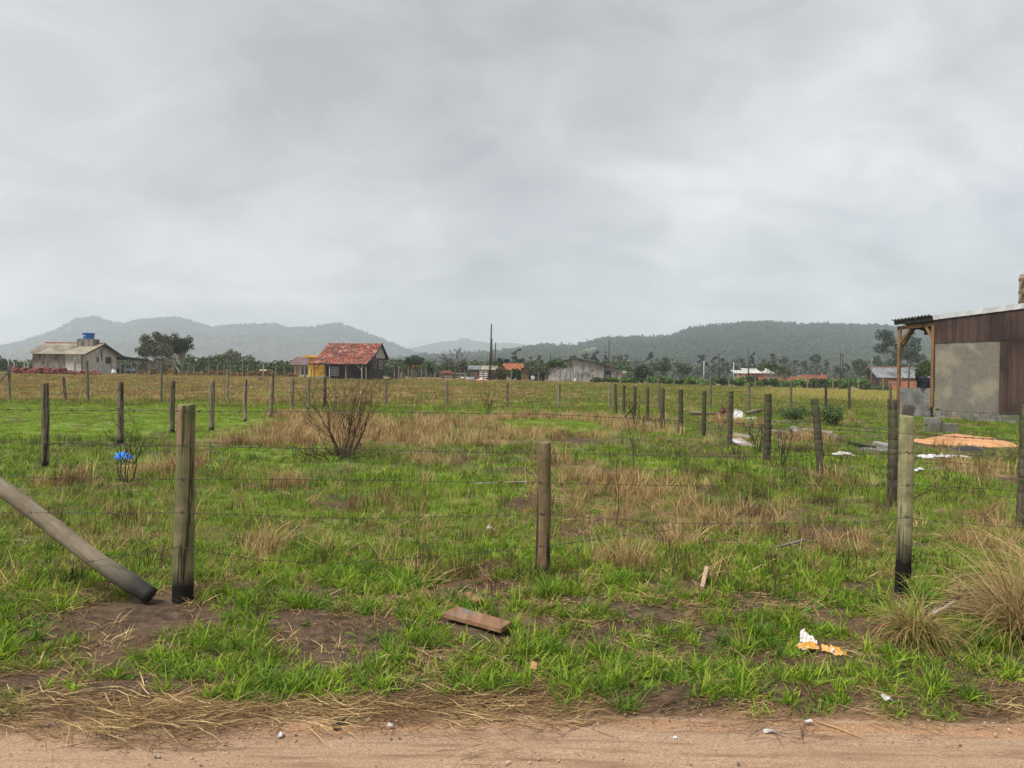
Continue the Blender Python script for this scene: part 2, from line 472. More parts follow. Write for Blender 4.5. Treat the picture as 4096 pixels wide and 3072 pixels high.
# ------------------------------------------------------------------ grass
def blade_mat(name, stops, var=0.35, transl=0.35, tipc=None, rough=0.55):
    """blade colour differs from blade to blade (attribute r) and from tuft to tuft; tips may be dry"""
    k = NT(name)
    a = k.attr('blade'); s = k.n('ShaderNodeSeparateColor'); k.l(a.outputs['Color'], s.inputs[0])
    r, t, _ = s.outputs
    f = k.math('ADD', k.math('MULTIPLY', r, 0.65), k.math('MULTIPLY', k.rnd(), 0.35))
    c = k.ramp(f, stops)
    if tipc:
        c = k.mix(k.math('MULTIPLY', k.ramp(t, [(0.6, 0.0), (1.0, 1.0)]), k.ramp(r, [(0.4, 0.0), (0.6, 0.8)])), c, tipc)
    d = k.n('ShaderNodeBsdfPrincipled'); k.put(d.inputs['Base Color'], c); d.inputs['Roughness'].default_value = rough
    d.inputs['Specular IOR Level'].default_value = 0.12
    tr = k.n('ShaderNodeBsdfTranslucent'); k.put(tr.inputs[0], c)
    m = k.n('ShaderNodeMixShader'); m.inputs[0].default_value = transl
    k.l(d.outputs[0], m.inputs[1]); k.l(tr.outputs[0], m.inputs[2]); k.l(m.outputs[0], k.out.inputs[0])
    return k.m
def tuft_mesh(name, mat_, n, length, width, spread, lean, droop, seed, segs=4, flat=0.0, kink=0.0, along=None):
    """n blades from a common foot; lean = start angle from vertical, droop = how much further each bends over"""
    g = np.random.default_rng(seed)
    co = []; fc = []; at_ = []
    for b in range(n):
        L = length[0] + (length[1] - length[0]) * g.random(); w = width * (0.6 + 0.8 * g.random())
        az = g.random() * 2 * math.pi if along is None else (g.integers(0, 2) * math.pi + g.normal() * along)
        rr = spread * math.sqrt(g.random()); aa = g.random() * 2 * math.pi
        p = np.array([rr * math.cos(aa), rr * math.sin(aa), -0.01 + flat * g.random()])
        th = lean[0] + (lean[1] - lean[0]) * g.random(); dr = droop * (0.4 + 1.2 * g.random())
        tw = g.normal() * 0.6
        side = np.array([-math.sin(az + tw), math.cos(az + tw), 0.35 * g.normal()])
        side /= np.linalg.norm(side)
        q = g.random(); o = len(co)
        for i in range(segs + 1):
            f = i / segs
            ww = w * (0.75 + 0.5 * f if f < 0.4 else (1 - (f - 0.4) / 0.6) ** 0.8 * 0.95 + 0.05) / 2
            co += [p - side * ww, p + side * ww]; at_ += [(q, f, 0)] * 2
            a2 = th + dr * f + (kink * (g.random() - 0.5))
            p = p + L / segs * np.array([math.cos(az) * math.sin(a2), math.sin(az) * math.sin(a2), math.cos(a2)])
            if p[2] < 0.004: p[2] = 0.004
        fc += [(o + 2 * i, o + 2 * i + 1, o + 2 * i + 3, o + 2 * i + 2) for i in range(segs)]
    me = raw_mesh(name, np.array(co), np.array(fc), 4, mat_)
    vcol(me, 'blade', tuple(np.array(at_).T))
    return me
def scatter(name, protos, pts, rotz, tilt, scl, idx, kind='stuff'):
    """stuff that nobody could count: one object whose points carry copies of the tufts"""
    pc = bpy.data.collections.new(name + '_tufts')
    for j, me in enumerate(protos):
        o = bpy.data.objects.new('%s_tuft_%02d' % (name, j), me); o['kind'] = 'helper'; pc.objects.link(o)
    n = len(pts)
    me = bpy.data.meshes.new(name)
    me.vertices.add(n); me.vertices.foreach_set('co', np.asarray(pts, np.float32).ravel())
    rot = np.zeros((n, 3), np.float32); rot[:, 2] = rotz
    rot[:, 0] = tilt * np.cos(rotz * 3); rot[:, 1] = tilt * np.sin(rotz * 3)
    me.attributes.new('rot', 'FLOAT_VECTOR', 'POINT').data.foreach_set('vector', rot.ravel())
    s3 = np.asarray(scl, np.float32)
    if s3.ndim == 1: s3 = np.repeat(s3[:, None], 3, 1)
    me.attributes.new('scl', 'FLOAT_VECTOR', 'POINT').data.foreach_set('vector', s3.ravel())
    me.attributes.new('pick', 'INT', 'POINT').data.foreach_set('value', np.asarray(idx, np.int32))
    ob = link(name, me); tag(ob, kind=kind)
    ng = bpy.data.node_groups.new(name, 'GeometryNodeTree')
    ng.interface.new_socket(name='Geometry', in_out='INPUT', socket_type='NodeSocketGeometry')
    ng.interface.new_socket(name='Geometry', in_out='OUTPUT', socket_type='NodeSocketGeometry')
    N = ng.nodes; L = ng.links
    gi = N.new('NodeGroupInput'); go = N.new('NodeGroupOutput')
    ip = N.new('GeometryNodeInstanceOnPoints'); ci = N.new('GeometryNodeCollectionInfo')
    ci.inputs['Collection'].default_value = pc
    ci.inputs['Separate Children'].default_value = True; ci.inputs['Reset Children'].default_value = True
    def na(nm, ty):
        x = N.new('GeometryNodeInputNamedAttribute'); x.data_type = ty; x.inputs['Name'].default_value = nm
        return [q for q in x.outputs if q.name == 'Attribute' and q.enabled][0] if any(q.name == 'Attribute' and q.enabled for q in x.outputs) else x.outputs[0]
    er = N.new('FunctionNodeEulerToRotation')
    L.new(na('rot', 'FLOAT_VECTOR'), er.inputs[0]); L.new(er.outputs[0], ip.inputs['Rotation'])
    L.new(na('scl', 'FLOAT_VECTOR'), ip.inputs['Scale']); L.new(na('pick', 'INT'), ip.inputs['Instance Index'])
    ip.inputs['Pick Instance'].default_value = True
    L.new(gi.outputs[0], ip.inputs['Points']); L.new(ci.outputs[0], ip.inputs['Instance']); L.new(ip.outputs[0], go.inputs[0])
    md = ob.modifiers.new('scatter', 'NODES'); md.node_group = ng
    return ob
def cand(y0, y1, dens, w=lambda y: 1.0 * y + 2.2):
    ys = np.linspace(y0, y1, 200); ww = w(ys); cum = np.concatenate([[0], np.cumsum((ww[1:] + ww[:-1]) / 2 * np.diff(ys))])
    n = int(2 * cum[-1] * dens)
    yy = np.interp(RNG.random(n) * cum[-1], cum, ys)
    return (RNG.random(n) * 2 - 1) * w(yy), yy
def place(x, y, keep, p):
    m = RNG.random(len(x)) < np.clip(p, 0, 1)
    x = x[m]; y = y[m]
    return x, y, np.stack([x, y, terrain(x, y) + 0.016 * sst(0.12, -0.05, y - road_edge(x))], -1), RNG.random(len(x)) * 6.283, m
KEEPOUT = []      # (x, y, r) places where no grass grows (feet of things, heaps)

g_fresh = blade_mat('blade_fresh', [(0.1, (0.085, 0.17, 0.012)), (0.5, (0.205, 0.335, 0.018)), (0.9, (0.35, 0.46, 0.05))], tipc=(0.32, 0.29, 0.10))
g_deep = blade_mat('blade_deep', [(0.1, (0.04, 0.10, 0.012)), (0.5, (0.11, 0.22, 0.022)), (0.9, (0.21, 0.33, 0.055))])
g_straw = blade_mat('blade_straw', [(0.1, (0.22, 0.13, 0.045)), (0.5, (0.42, 0.285, 0.12)), (0.9, (0.66, 0.51, 0.26))], transl=0.2, rough=0.7)
g_tan = blade_mat('blade_tan', [(0.1, (0.28, 0.18, 0.075)), (0.5, (0.50, 0.36, 0.17)), (0.9, (0.72, 0.57, 0.32))], transl=0.45, rough=0.6)
g_rust = blade_mat('blade_rust', [(0.1, (0.09, 0.05, 0.025)), (0.5, (0.19, 0.115, 0.055)), (0.9, (0.34, 0.225, 0.11))], transl=0.15, rough=0.8)
g_burnt = blade_mat('blade_burnt', [(0.1, (0.015, 0.011, 0.008)), (0.5, (0.045, 0.032, 0.018)), (0.9, (0.15, 0.10, 0.05))], transl=0.1, rough=0.8)
g_olive = blade_mat('blade_olive', [(0.1, (0.085, 0.095, 0.018)), (0.5, (0.18, 0.175, 0.04)), (0.9, (0.30, 0.255, 0.085))], transl=0.25)
g_yel = blade_mat('blade_yellow', [(0.1, (0.22, 0.20, 0.05)), (0.9, (0.46, 0.40, 0.13))], transl=0.25)

verge_t = [tuft_mesh('verge', (g_fresh, g_deep, g_fresh, g_olive, g_fresh, g_deep, g_fresh)[j], (28 if j < 4 else 24) + 2 * j, (0.045, 0.115 + (0.0 if j < 4 else 0.06)), 0.0080 - 0.0003 * j, 0.085 if j < 4 else 0.03, (0.35, 1.35) if j < 4 else (0.1, 1.1), 0.7, 100 + j) for j in range(7)]
tall_t = [tuft_mesh('tall', g_fresh if j % 2 else g_deep, 42, (0.08, 0.22), 0.0078, 0.055, (0.05, 0.95), 0.9, 120 + j) for j in range(4)]
field_t = [tuft_mesh('field', (g_fresh, g_deep, g_fresh, g_olive)[j], 30, (0.04, 0.12), 0.0058, 0.11, (0.1, 1.05), 0.8, 140 + j, 3) for j in range(4)]
straw_t = [tuft_mesh('straw', g_straw, 34, (0.10, 0.34), 0.0042, 0.07, (0.0, 0.65), 0.7, 160 + j, 4, 0, 0.25) for j in range(4)]
burnt_t = [tuft_mesh('burnt', g_burnt if j < 2 else g_rust, 18, (0.08, 0.22), 0.0050, 0.10, (0.0, 0.28), 0.2, 180 + j, 3, 0, 0.2) for j in range(4)]
thatch_t = [tuft_mesh('thatch', g_rust if j < 4 else g_straw, 40, (0.06, 0.24), 0.0042, 0.15, (1.36, 1.56), 0.12, 200 + j, 3, 0.025, 0.3, 0.45) for j in range(5)]
litter_t = [tuft_mesh('litter', (g_rust, g_rust, g_straw, g_burnt)[j], 46, (0.012, 0.05), 0.0042, 0.16, (1.3, 1.56), 0.05, 280 + j, 2, 0.012, 0.2) for j in range(4)]
mid_t = [tuft_mesh('mid', (g_fresh, g_fresh, g_deep, g_olive)[j], 46, (0.06, 0.15), 0.0115, 0.26, (0.05, 0.9), 0.7, 220 + j, 3) for j in range(4)]
midst_t = [tuft_mesh('midst', (g_straw, g_straw, g_rust)[j % 3], 44, (0.14, 0.38), 0.0085, 0.22, (0.0, 0.5), 0.6, 240 + j, 3, 0, 0.2) for j in range(3)]
far_t = [tuft_mesh('far', (g_olive, g_rust, g_straw, g_fresh, g_yel)[j], 46, (0.08, 0.22), 0.022, 0.7, (0.0, 0.7), 0.5, 260 + j, 2) for j in range(5)]

dead_t = [tuft_mesh('dead', (g_straw, g_rust, g_straw)[j], 20, (0.05, 0.17), 0.0045, 0.09, (0.7, 1.5), 0.5, 300 + j, 4, 0, 0.3) for j in range(3)]
weed_t = [tuft_mesh('weed', g_deep if j else g_fresh, 11, (0.03, 0.075), 0.022, 0.02, (0.7, 1.4), 0.5, 310 + j, 4) for j in range(3)]
def stone_mesh(seed):
    g = np.random.default_rng(seed); bm = bmesh.new(); bmesh.ops.create_icosphere(bm, subdivisions=1, radius=0.0065)
    for v in bm.verts: v.co *= g.uniform(0.7, 1.25); v.co.z *= 0.6; v.co.z += 0.002
    me = bpy.data.meshes.new('stone'); bm.to_mesh(me); bm.free(); me.materials.append(stone_m); return me
stone_m = mat('stone_sandy', (0.16, 0.105, 0.07), (0.50, 0.40, 0.30), 60, rnd=0.45)
stone_t = [stone_mesh(320 + j) for j in range(4)]

def sow(name, protos, y0, y1, dens, prob, smin, smax, pick=None, tilt=0.12, hs=None, rotr=None):
    x, yv = cand(y0, y1, dens)
    m = masks(x, yv); m['x'] = x; m['y'] = yv
    p = prob(m)
    for kx, ky, kr in KEEPOUT:
        p = np.where((x - kx) ** 2 + (yv - ky) ** 2 < kr * kr, 0, p)
    x, yv, pts, rz, keep = place(x, yv, None, p)
    n = len(x)
    if rotr: rz = RNG.normal(size=n) * rotr
    mm = {a: b[keep] for a, b in m.items()}
    sc = smin + (smax - smin) * RNG.random(n) ** 1.6
    if hs is not None: sc = sc * hs(mm)
    idx = pick(mm, n) if pick else RNG.integers(0, len(protos), n)
    return scatter(name, protos, pts, rz, tilt * RNG.normal(size=n), sc, idx)

def sow_all():
    clump = lambda m: 0.35 * fbm(m['x'] * 1.5, m['y'] * 2.3, 50, 3) + 0.65 * fbm(m['x'] * 3.4, m['y'] * 5.0, 53, 3)
    sow('verge_grass', verge_t, 3.2, 6.6, 230, lambda m: sst(0.38, 0.50, clump(m) + 0.10 * sst(1.8, 2.6, m['e']) + 0.05 * sst(-0.1, 0.5, m['q']) - 0.05) * sst(-0.12, 0.25, m['e'] + 0.5 * (clump(m) - 0.5)) * (1 - 0.5 * m['dry']), 0.55, 1.25, tilt=0.2, pick=lambda m, n: RNG.choice([0, 1, 2, 3, 0, 1, 2, 3, 4, 5, 6], n))
    sow('dead_grass', dead_t, 3.2, 7.5, 60, lambda m: sst(0.0, 0.3, m['e']) * 0.55, 0.6, 1.3, tilt=0.15, pick=lambda m, n: RNG.choice([0, 1, 2], n))
    sow('verge_weeds', weed_t, 3.3, 7.5, 9, lambda m: sst(0.1, 0.4, m['e']) * sst(0.35, 0.5, fbm(m['x'] * 1.2, m['y'] * 1.4, 90)), 0.6, 1.2, tilt=0.2)
    sow('gravel', stone_t, 2.7, 5.2, 210, lambda m: (0.25 + 0.75 * sst(0.45, 0.62, fbm(m['x'] * 1.7, m['y'] * 3, 91))) * (1 - 0.75 * sst(0.0, 0.5, m['e'])), 0.35, 1.3)
    sow('verge_clumps', tall_t, 3.6, 7.0, 9, lambda m: sst(0.50, 0.62, clump(m)) * sst(0.3, 0.8, m['e']), 0.5, 1.0, tilt=0.15)
    sow('thatch', thatch_t, 2.75, 6.2, 230, lambda m: np.maximum(np.exp(-((m['e'] + 0.06 + 0.22 * (fbm(m['x'] * 1.3, 0.2, 63) - 0.5)) / 0.24) ** 2) * (0.14 + 0.86 * (1 - sst(-0.25, 0.30, m['q']))) * sst(0.25, 0.5, fbm(m['x'] * 1.1, m['y'] * 2.2, 61)), sst(0.0, 0.5, m['e']) * m['verge'] * 0.12 * sst(0.45, 0.6, fbm(m['x'] * 1.2, m['y'] * 2, 60))), 0.5, 1.15, tilt=0.05, rotr=0.35)
    sow('straw_crumbs', litter_t, 2.85, 8.5, 75, lambda m: np.maximum(sst(-0.35, 0.2, m['e']) * 0.75, 0.0), 0.6, 1.3, tilt=0.03, pick=lambda m, n: RNG.choice([0, 0, 1, 1, 2, 3], n))
    sow('field_grass', field_t, 5.0, 11, 120, lambda m: sst(1.3, 2.3, m['e']) * (1 - 0.60 * m['dry']) * (0.55 + 0.45 * m['lush']) * (1 - 0.75 * m['bare']) * (1 - 0.45 * m['burnt']), 0.55, 1.25,
        pick=lambda m, n: np.where(RNG.random(n) < 0.22 + 0.30 * (1 - m['lush']), RNG.choice([1, 3], n), RNG.choice([0, 2], n)))
    sow('straw_grass', straw_t, 4.9, 11, 55, lambda m: np.clip(sst(0.25, 0.8, m['dry']) * 0.95 * sst(0.32, 0.55, fbm(m['x'] * 2.2, m['y'] * 2, 71)) + 0.04, 0, 1) * sst(1.2, 2.0, m['e']), 0.55, 1.35, tilt=0.3)
    sow('burnt_stubble', burnt_t, 4.9, 16, 55, lambda m: (0.10 + 0.9 * m['burnt']) * sst(1.4, 2.0, m['e']) * (1 - m['lawn']), 0.6, 1.25,
        pick=lambda m, n: np.where(RNG.random(n) < 0.35 + 0.4 * m['dry'], RNG.choice([2, 3], n), RNG.choice([0, 1], n)))
    sow('fallen_straw', thatch_t, 5.5, 12, 16, lambda m: 0.25 + 0.6 * m['dry'], 0.7, 1.4)
    sow('mid_grass', mid_t, 10, 34, 22, lambda m: (1 - 0.70 * m['dry']) * (0.5 + 0.5 * m['lush']) * (1 - 0.7 * m['bare']), 0.6, 1.15, hs=lambda m: 1 - 0.35 * m['lawn'],
        pick=lambda m, n: np.where(m['lawn'] > 0.5, RNG.choice([0, 1, 1, 3], n), np.where(RNG.random(n) < 0.5 + 0.4 * (m['lush'] - 0.5), RNG.choice([0, 1], n), RNG.choice([2, 3], n))))
    sow('mid_straw', midst_t, 9.5, 38, 15, lambda m: sst(0.25, 0.75, m['dry']) * sst(0.30, 0.55, fbm(m['x'] * 0.9, m['y'] * 0.7, 72)) * (1 - m['far'] * 0.6), 0.6, 1.2, tilt=0.2,
        pick=lambda m, n: np.where(RNG.random(n) < 0.3, 2, RNG.integers(0, 2, n)))
    sow('far_grass', far_t, 31, 104, 3.6, lambda m: 0.9 + 0 * m['x'], 0.6, 1.25,
        pick=lambda m, n: np.where(m['yel'] > RNG.random(n), 4, np.where(m['dry'] > RNG.random(n) * 1.15, RNG.choice([1, 2, 2, 0], n), RNG.choice([0, 0, 3], n))))
# ------------------------------------------------------------------ hills
def hill_material(name, c1, c2, meadow=None):
    k = NT(name)
    v = k.coord('Position')
    n = k.noise(v, 0.05, 8, 0.65)
    c = k.ramp(n, [(0.35, c1), (0.65, c2)])
    if meadow:
        a = k.attr('meadow'); c = k.mix(a.outputs['Fac'], c, meadow)
    return k.finish(c, 0.95, n, 1.0, 6.0, 0.1)
def hill(name, prof, D0, D1, canopy, amp, m, seed, rows=70, cols=420, meadow=None):
    px = np.linspace(prof[0][0], prof[-1][0], cols)
    py = np.interp(px, [p[0] for p in prof], [p[1] for p in prof])
    V = np.concatenate([np.linspace(0, 1, rows), [1.06, 1.2]])
    co = []; md = []
    for v in V:
        for j in range(cols):
            Y = D0 + (D1 - D0) * v
            top = at(px[j], py[j], D1)
            x = top.x / D1 * Y
            zr = top.z - canopy
            s = v ** 1.25 if v <= 1 else 1 - (v - 1) * 0.8
            z = -1.5 + (zr + 1.5) * s
            z += amp * (1 - abs(2 * min(v, 1) - 1)) * (float(fbm(x * 0.006, Y * 0.006, seed)) - 0.5) * min(1, zr / 40 + 0.2)
            co.append((x, Y, z))
            if meadow:
                zz = (at(px[j], py[j], D1).z) ; md.append(float(meadow(x / Y, s, px[j])))
    n = len(V); i = np.arange(n * cols).reshape(n, cols)
    f = np.stack([i[:-1, :-1], i[:-1, 1:], i[1:, 1:], i[1:, :-1]], -1).reshape(-1, 4)
    me = raw_mesh(name, np.array(co), f, 4, m, True)
    if meadow:
        me.attributes.new('meadow', 'FLOAT', 'POINT').data.foreach_set('value', np.array(md, np.float32))
    o = tag(link(name, me), kind='structure')
    return o, np.array(co).reshape(n, cols, 3), (np.array(md).reshape(n, cols) if meadow else None)
PROF_R = [(1420, 1452), (1600, 1432), (1698, 1415), (1780, 1422), (1875, 1412), (1962, 1408), (2038, 1397), (2135, 1381), (2193, 1376), (2287, 1383), (2345, 1368), (2400, 1355), (2470, 1349),
          (2545, 1347), (2581, 1352), (2689, 1341), (2725, 1326), (2762, 1310), (2834, 1303), (2943, 1291), (3051, 1283), (3123, 1288), (3200, 1297), (3393, 1295), (3499, 1302), (3586, 1305), (3800, 1322), (4100, 1352), (4500, 1400), (5000, 1450)]
PROF_L = [(-1100, 1470), (-600, 1440), (-250, 1415), (0, 1381), (90, 1363), (217, 1319), (275, 1290), (300, 1270), (344, 1266), (380, 1262), (409, 1270), (459, 1289), (506, 1288), (542, 1276), (610, 1270), (687, 1266), (741, 1271),
          (800, 1290), (851, 1306), (919, 1297), (1000, 1293), (1071, 1291), (1107, 1291), (1154, 1309), (1183, 1305), (1259, 1304), (1306, 1291), (1357, 1288), (1415, 1307), (1487, 1335), (1541, 1355), (1600, 1381), (1672, 1408), (1760, 1440), (1850, 1470)]
PROF_C = [(1380, 1440), (1560, 1412), (1647, 1393), (1708, 1378), (1763, 1367), (1831, 1362), (1841, 1353), (1876, 1353), (1886, 1361), (1947, 1369), (1980, 1376), (2009, 1370), (2081, 1374), (2114, 1382), (2220, 1396), (2400, 1425), (2600, 1460)]
def meadow_f(q, s, px):
    a = np.exp(-(((px - 2350) / 62) ** 2 + ((s - 0.66) / 0.20) ** 2) * 1.3) * 1.6
    b = np.exp(-(((px - 2730) / 60) ** 2 + ((s - 0.16) / 0.05) ** 2)) * 1.2
    return min(1.0, max(a, b) - 0.35 if max(a, b) > 0.35 else 0)
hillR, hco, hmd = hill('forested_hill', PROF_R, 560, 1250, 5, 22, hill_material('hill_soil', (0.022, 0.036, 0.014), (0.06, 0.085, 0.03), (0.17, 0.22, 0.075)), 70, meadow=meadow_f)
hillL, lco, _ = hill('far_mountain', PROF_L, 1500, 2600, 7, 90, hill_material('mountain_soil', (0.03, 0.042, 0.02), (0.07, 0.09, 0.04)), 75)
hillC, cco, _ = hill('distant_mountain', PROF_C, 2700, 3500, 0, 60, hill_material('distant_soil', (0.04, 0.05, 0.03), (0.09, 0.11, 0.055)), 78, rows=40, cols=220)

def leaf_cloud(name, centers, radii, n, size, mat_, seed, flat=0.0, squash=1.0, parent=None, off=(0, 0, 0)):
    """n leaf sprays (four-sided, bent) spread through ellipsoids; darker by nothing but the light"""
    g = np.random.default_rng(seed)
    C = np.asarray(centers, float); R = np.asarray(radii, float)
    if R.ndim == 1: R = np.repeat(R[:, None], 3, 1) * np.array([1, 1, squash])
    w = R.prod(1) ** (2 / 3); pick = g.choice(len(C), n, p=w / w.sum())
    d = g.normal(size=(n, 3)); d /= np.linalg.norm(d, axis=1)[:, None]
    r = g.random(n) ** 0.42
    p = C[pick] + d * R[pick] * r[:, None]
    nrm = d * 0.7 + g.normal(size=(n, 3)) * 0.8; nrm[:, 2] += 0.35 + flat
    nrm /= np.linalg.norm(nrm, axis=1)[:, None]
    t = np.cross(nrm, g.normal(size=(n, 3))); t /= np.linalg.norm(t, axis=1)[:, None]
    b = np.cross(nrm, t)
    s = size * (0.5 + g.random(n))[:, None]
    co = np.stack([p - t * s * 0.62, p - b * s * 0.42 + nrm * s * 0.12, p + t * s * 0.62, p + b * s * 0.42 + nrm * s * 0.12], 1).reshape(-1, 3) - np.asarray(off)
    me = raw_mesh(name, co, np.arange(4 * n).reshape(n, 4), 4, mat_)
    a = np.repeat(np.stack([g.random(n), r, r], -1), 4, 0)
    vcol(me, 'blade', tuple(a.T))
    return me
leaf_far = blade_mat('leaf_far', [(0.1, (0.022, 0.036, 0.016)), (0.5, (0.045, 0.066, 0.026)), (0.9, (0.085, 0.115, 0.045))], transl=0.15, rough=0.8)
def canopy_mesh(nm, size, seed, n=46):
    g = np.random.default_rng(seed)
    c = [(0, 0, size * 0.30)] + [(g.normal() * size * 0.26, g.normal() * size * 0.26, size * (0.2 + 0.4 * g.random())) for _ in range(3)]
    return leaf_cloud(nm, c, [size * 0.42] + [size * 0.26] * 3, n, size * 0.20, leaf_far, seed, 0.3, 0.8)
def forest(name, co, md, dens_n, size, vmin, seed, mvis=0.4):
    r, c = co.shape[:2]
    g = np.random.default_rng(seed)
    u = g.random(dens_n) * (c - 1.001); v = vmin + (1 - vmin) * g.random(dens_n) ** 0.8
    v = np.minimum(v, 0.999) * (r - 3)
    # crowns along the ridge itself
    k = dens_n // 9
    v[:k] = r - 3 - g.random(k) * 0.8
    ui = u.astype(int); vi = v.astype(int); fu = (u - ui)[:, None]; fv = (v - vi)[:, None]
    p = (co[vi, ui] * (1 - fu) + co[vi, ui + 1] * fu) * (1 - fv) + (co[vi + 1, ui] * (1 - fu) + co[vi + 1, ui + 1] * fu) * fv
    keep = np.ones(dens_n, bool)
    if md is not None: keep = md[vi, ui] < 0.3 + 0.25 * g.random(dens_n)
    p = p[keep]; n = len(p)
    pr = [canopy_mesh('canopy', size, seed + j) for j in range(4)]
    sc = (0.55 + 0.9 * g.random(n) ** 1.5)
    s3 = np.stack([sc, sc, sc * (0.75 + 0.6 * g.random(n))], -1)
    return scatter(name, pr, p - np.array([0, 0, size * 0.12]), g.random(n) * 6.283, 0.1 * g.normal(size=n), s3, g.integers(0, 4, n))
forest('hill_forest', hco, hmd, 24000, 8, 0.05, 301)
forest('mountain_forest', lco, None, 14000, 9, 0.25, 311)

# ------------------------------------------------------------------ haze of the drizzle
def haze(x0, x1, y0, y1, z0, z1, density):
    k = NT('haze')
    p = k.n('ShaderNodeVolumePrincipled')
    p.inputs['Color'].default_value = (0.79, 0.885, 0.985, 1)
    p.inputs['Density'].default_value = density
    p.inputs['Anisotropy'].default_value = 0.15
    k.l(p.outputs[0], k.out.inputs['Volume'])
    o = MB().box(x0, x1, y0, y1, z0, z1).build('haze', k.m)
    tag(o, kind='stuff')
haze(-5200, 5200, -60, 4300, -6, 235, 0.00039)
# ------------------------------------------------------------------ wood, stone, metal
def post_material(name, c1, c2, char=0.0, moss=0.0, crack=1.0, pink=False):
    k = NT(name)
    v = k.coord('Object', (1, 1, 0.06)); v2 = k.coord('Object')
    n = k.noise(v, 55, 6, 0.65); n2 = k.noise(v2, 7, 6, 0.6); n3 = k.noise(k.coord('Object', (1, 1, 0.035)), 17, 4, 0.55, 0.8)
    c = k.ramp(n, [(0.30, c1), (0.66, c2)])
    c = k.mix(k.ramp(n2, [(0.46, 0.0), (0.66, 0.55)]), c, tuple(0.55 * q for q in c1))
    r = k.math('ADD', 0.75, k.math('MULTIPLY', k.rnd(), 0.5))
    cc = k.n('ShaderNodeCombineXYZ'); [k.l(r, cc.inputs[i]) for i in range(3)]
    c = k.mix(1.0, c, cc.outputs[0], 'MULTIPLY')
    c = k.mix(k.ramp(n3, [(0.575, 0.0), (0.61, 0.9 * crack)]), c, (0.025, 0.018, 0.012))
    sx = k.n('ShaderNodeSeparateXYZ'); k.l(k.n('ShaderNodeTexCoord').outputs['Object'], sx.inputs[0])
    z = sx.outputs[2]
    if moss:
        c = k.mix(k.math('MULTIPLY', k.ramp(n2, [(0.40, 0.0), (0.60, moss)]), k.ramp(k.math('DIVIDE', z, 2.0), [(0.1, 0.25), (0.6, 1.0)])), c, (0.10, 0.13, 0.04))
    if pink:
        e = k.math('MULTIPLY', k.ramp(k.math('ABSOLUTE', k.math('SUBTRACT', z, 1.16)), [(0.09, 1.0), (0.15, 0.0)]), k.ramp(k.math('ABSOLUTE', k.math('ADD', sx.outputs[0], 0.025)), [(0.010, 0.6), (0.022, 0.0)]))
        c = k.mix(e, c, (0.33, 0.15, 0.14))
    if char:
        zz = k.math('ADD', k.math('DIVIDE', z, char), k.math('MULTIPLY', k.math('SUBTRACT', n2, 0.5), 0.5))
        c = k.mix(k.ramp(zz, [(0.45, 1.0), (1.10, 0.0)]), c, (0.011, 0.0095, 0.008))
    h = k.math('SUBTRACT', n, k.math('MULTIPLY', k.ramp(n3, [(0.60, 0.0), (0.64, 1.0)]), 1.2))
    return k.finish(c, 0.85, h, 0.5, 0.01, 0.2)
w_near = [post_material('post_wood_greenish', (0.125, 0.104, 0.054), (0.255, 0.215, 0.122), 0.22, 0.6, pink=True),
          post_material('post_wood_brown', (0.125, 0.084, 0.044), (0.26, 0.18, 0.102), 0.10, 0.35, 1.0),
          post_material('post_wood_pale', (0.18, 0.16, 0.085), (0.34, 0.305, 0.175), 0.46, 0.4, 0.7)]
w_log = post_material('log_wood', (0.13, 0.105, 0.07), (0.25, 0.205, 0.145), 0.0, 0.0, 0.3)
w_post = post_material('post_wood_grey', (0.115, 0.093, 0.064), (0.28, 0.235, 0.17), 0.12, 0.1)
w_post_dark = post_material('post_wood_dark', (0.035, 0.028, 0.022), (0.12, 0.095, 0.075), 0.2, 0.1)
w_post_far = post_material('post_wood_far', (0.10, 0.088, 0.065), (0.27, 0.24, 0.18), 0, 0.1, 0.4)
w_palm = post_material('palm_post_bark', (0.034, 0.027, 0.019), (0.13, 0.105, 0.075), 0, 0.45, 0.2)
m_wire = mat('wire_steel', (0.035, 0.028, 0.024), (0.13, 0.11, 0.095), 30, rough=0.6, metal=0.3)
m_char = mat('charred_wood', (0.006, 0.006, 0.006), (0.03, 0.028, 0.027), 18)

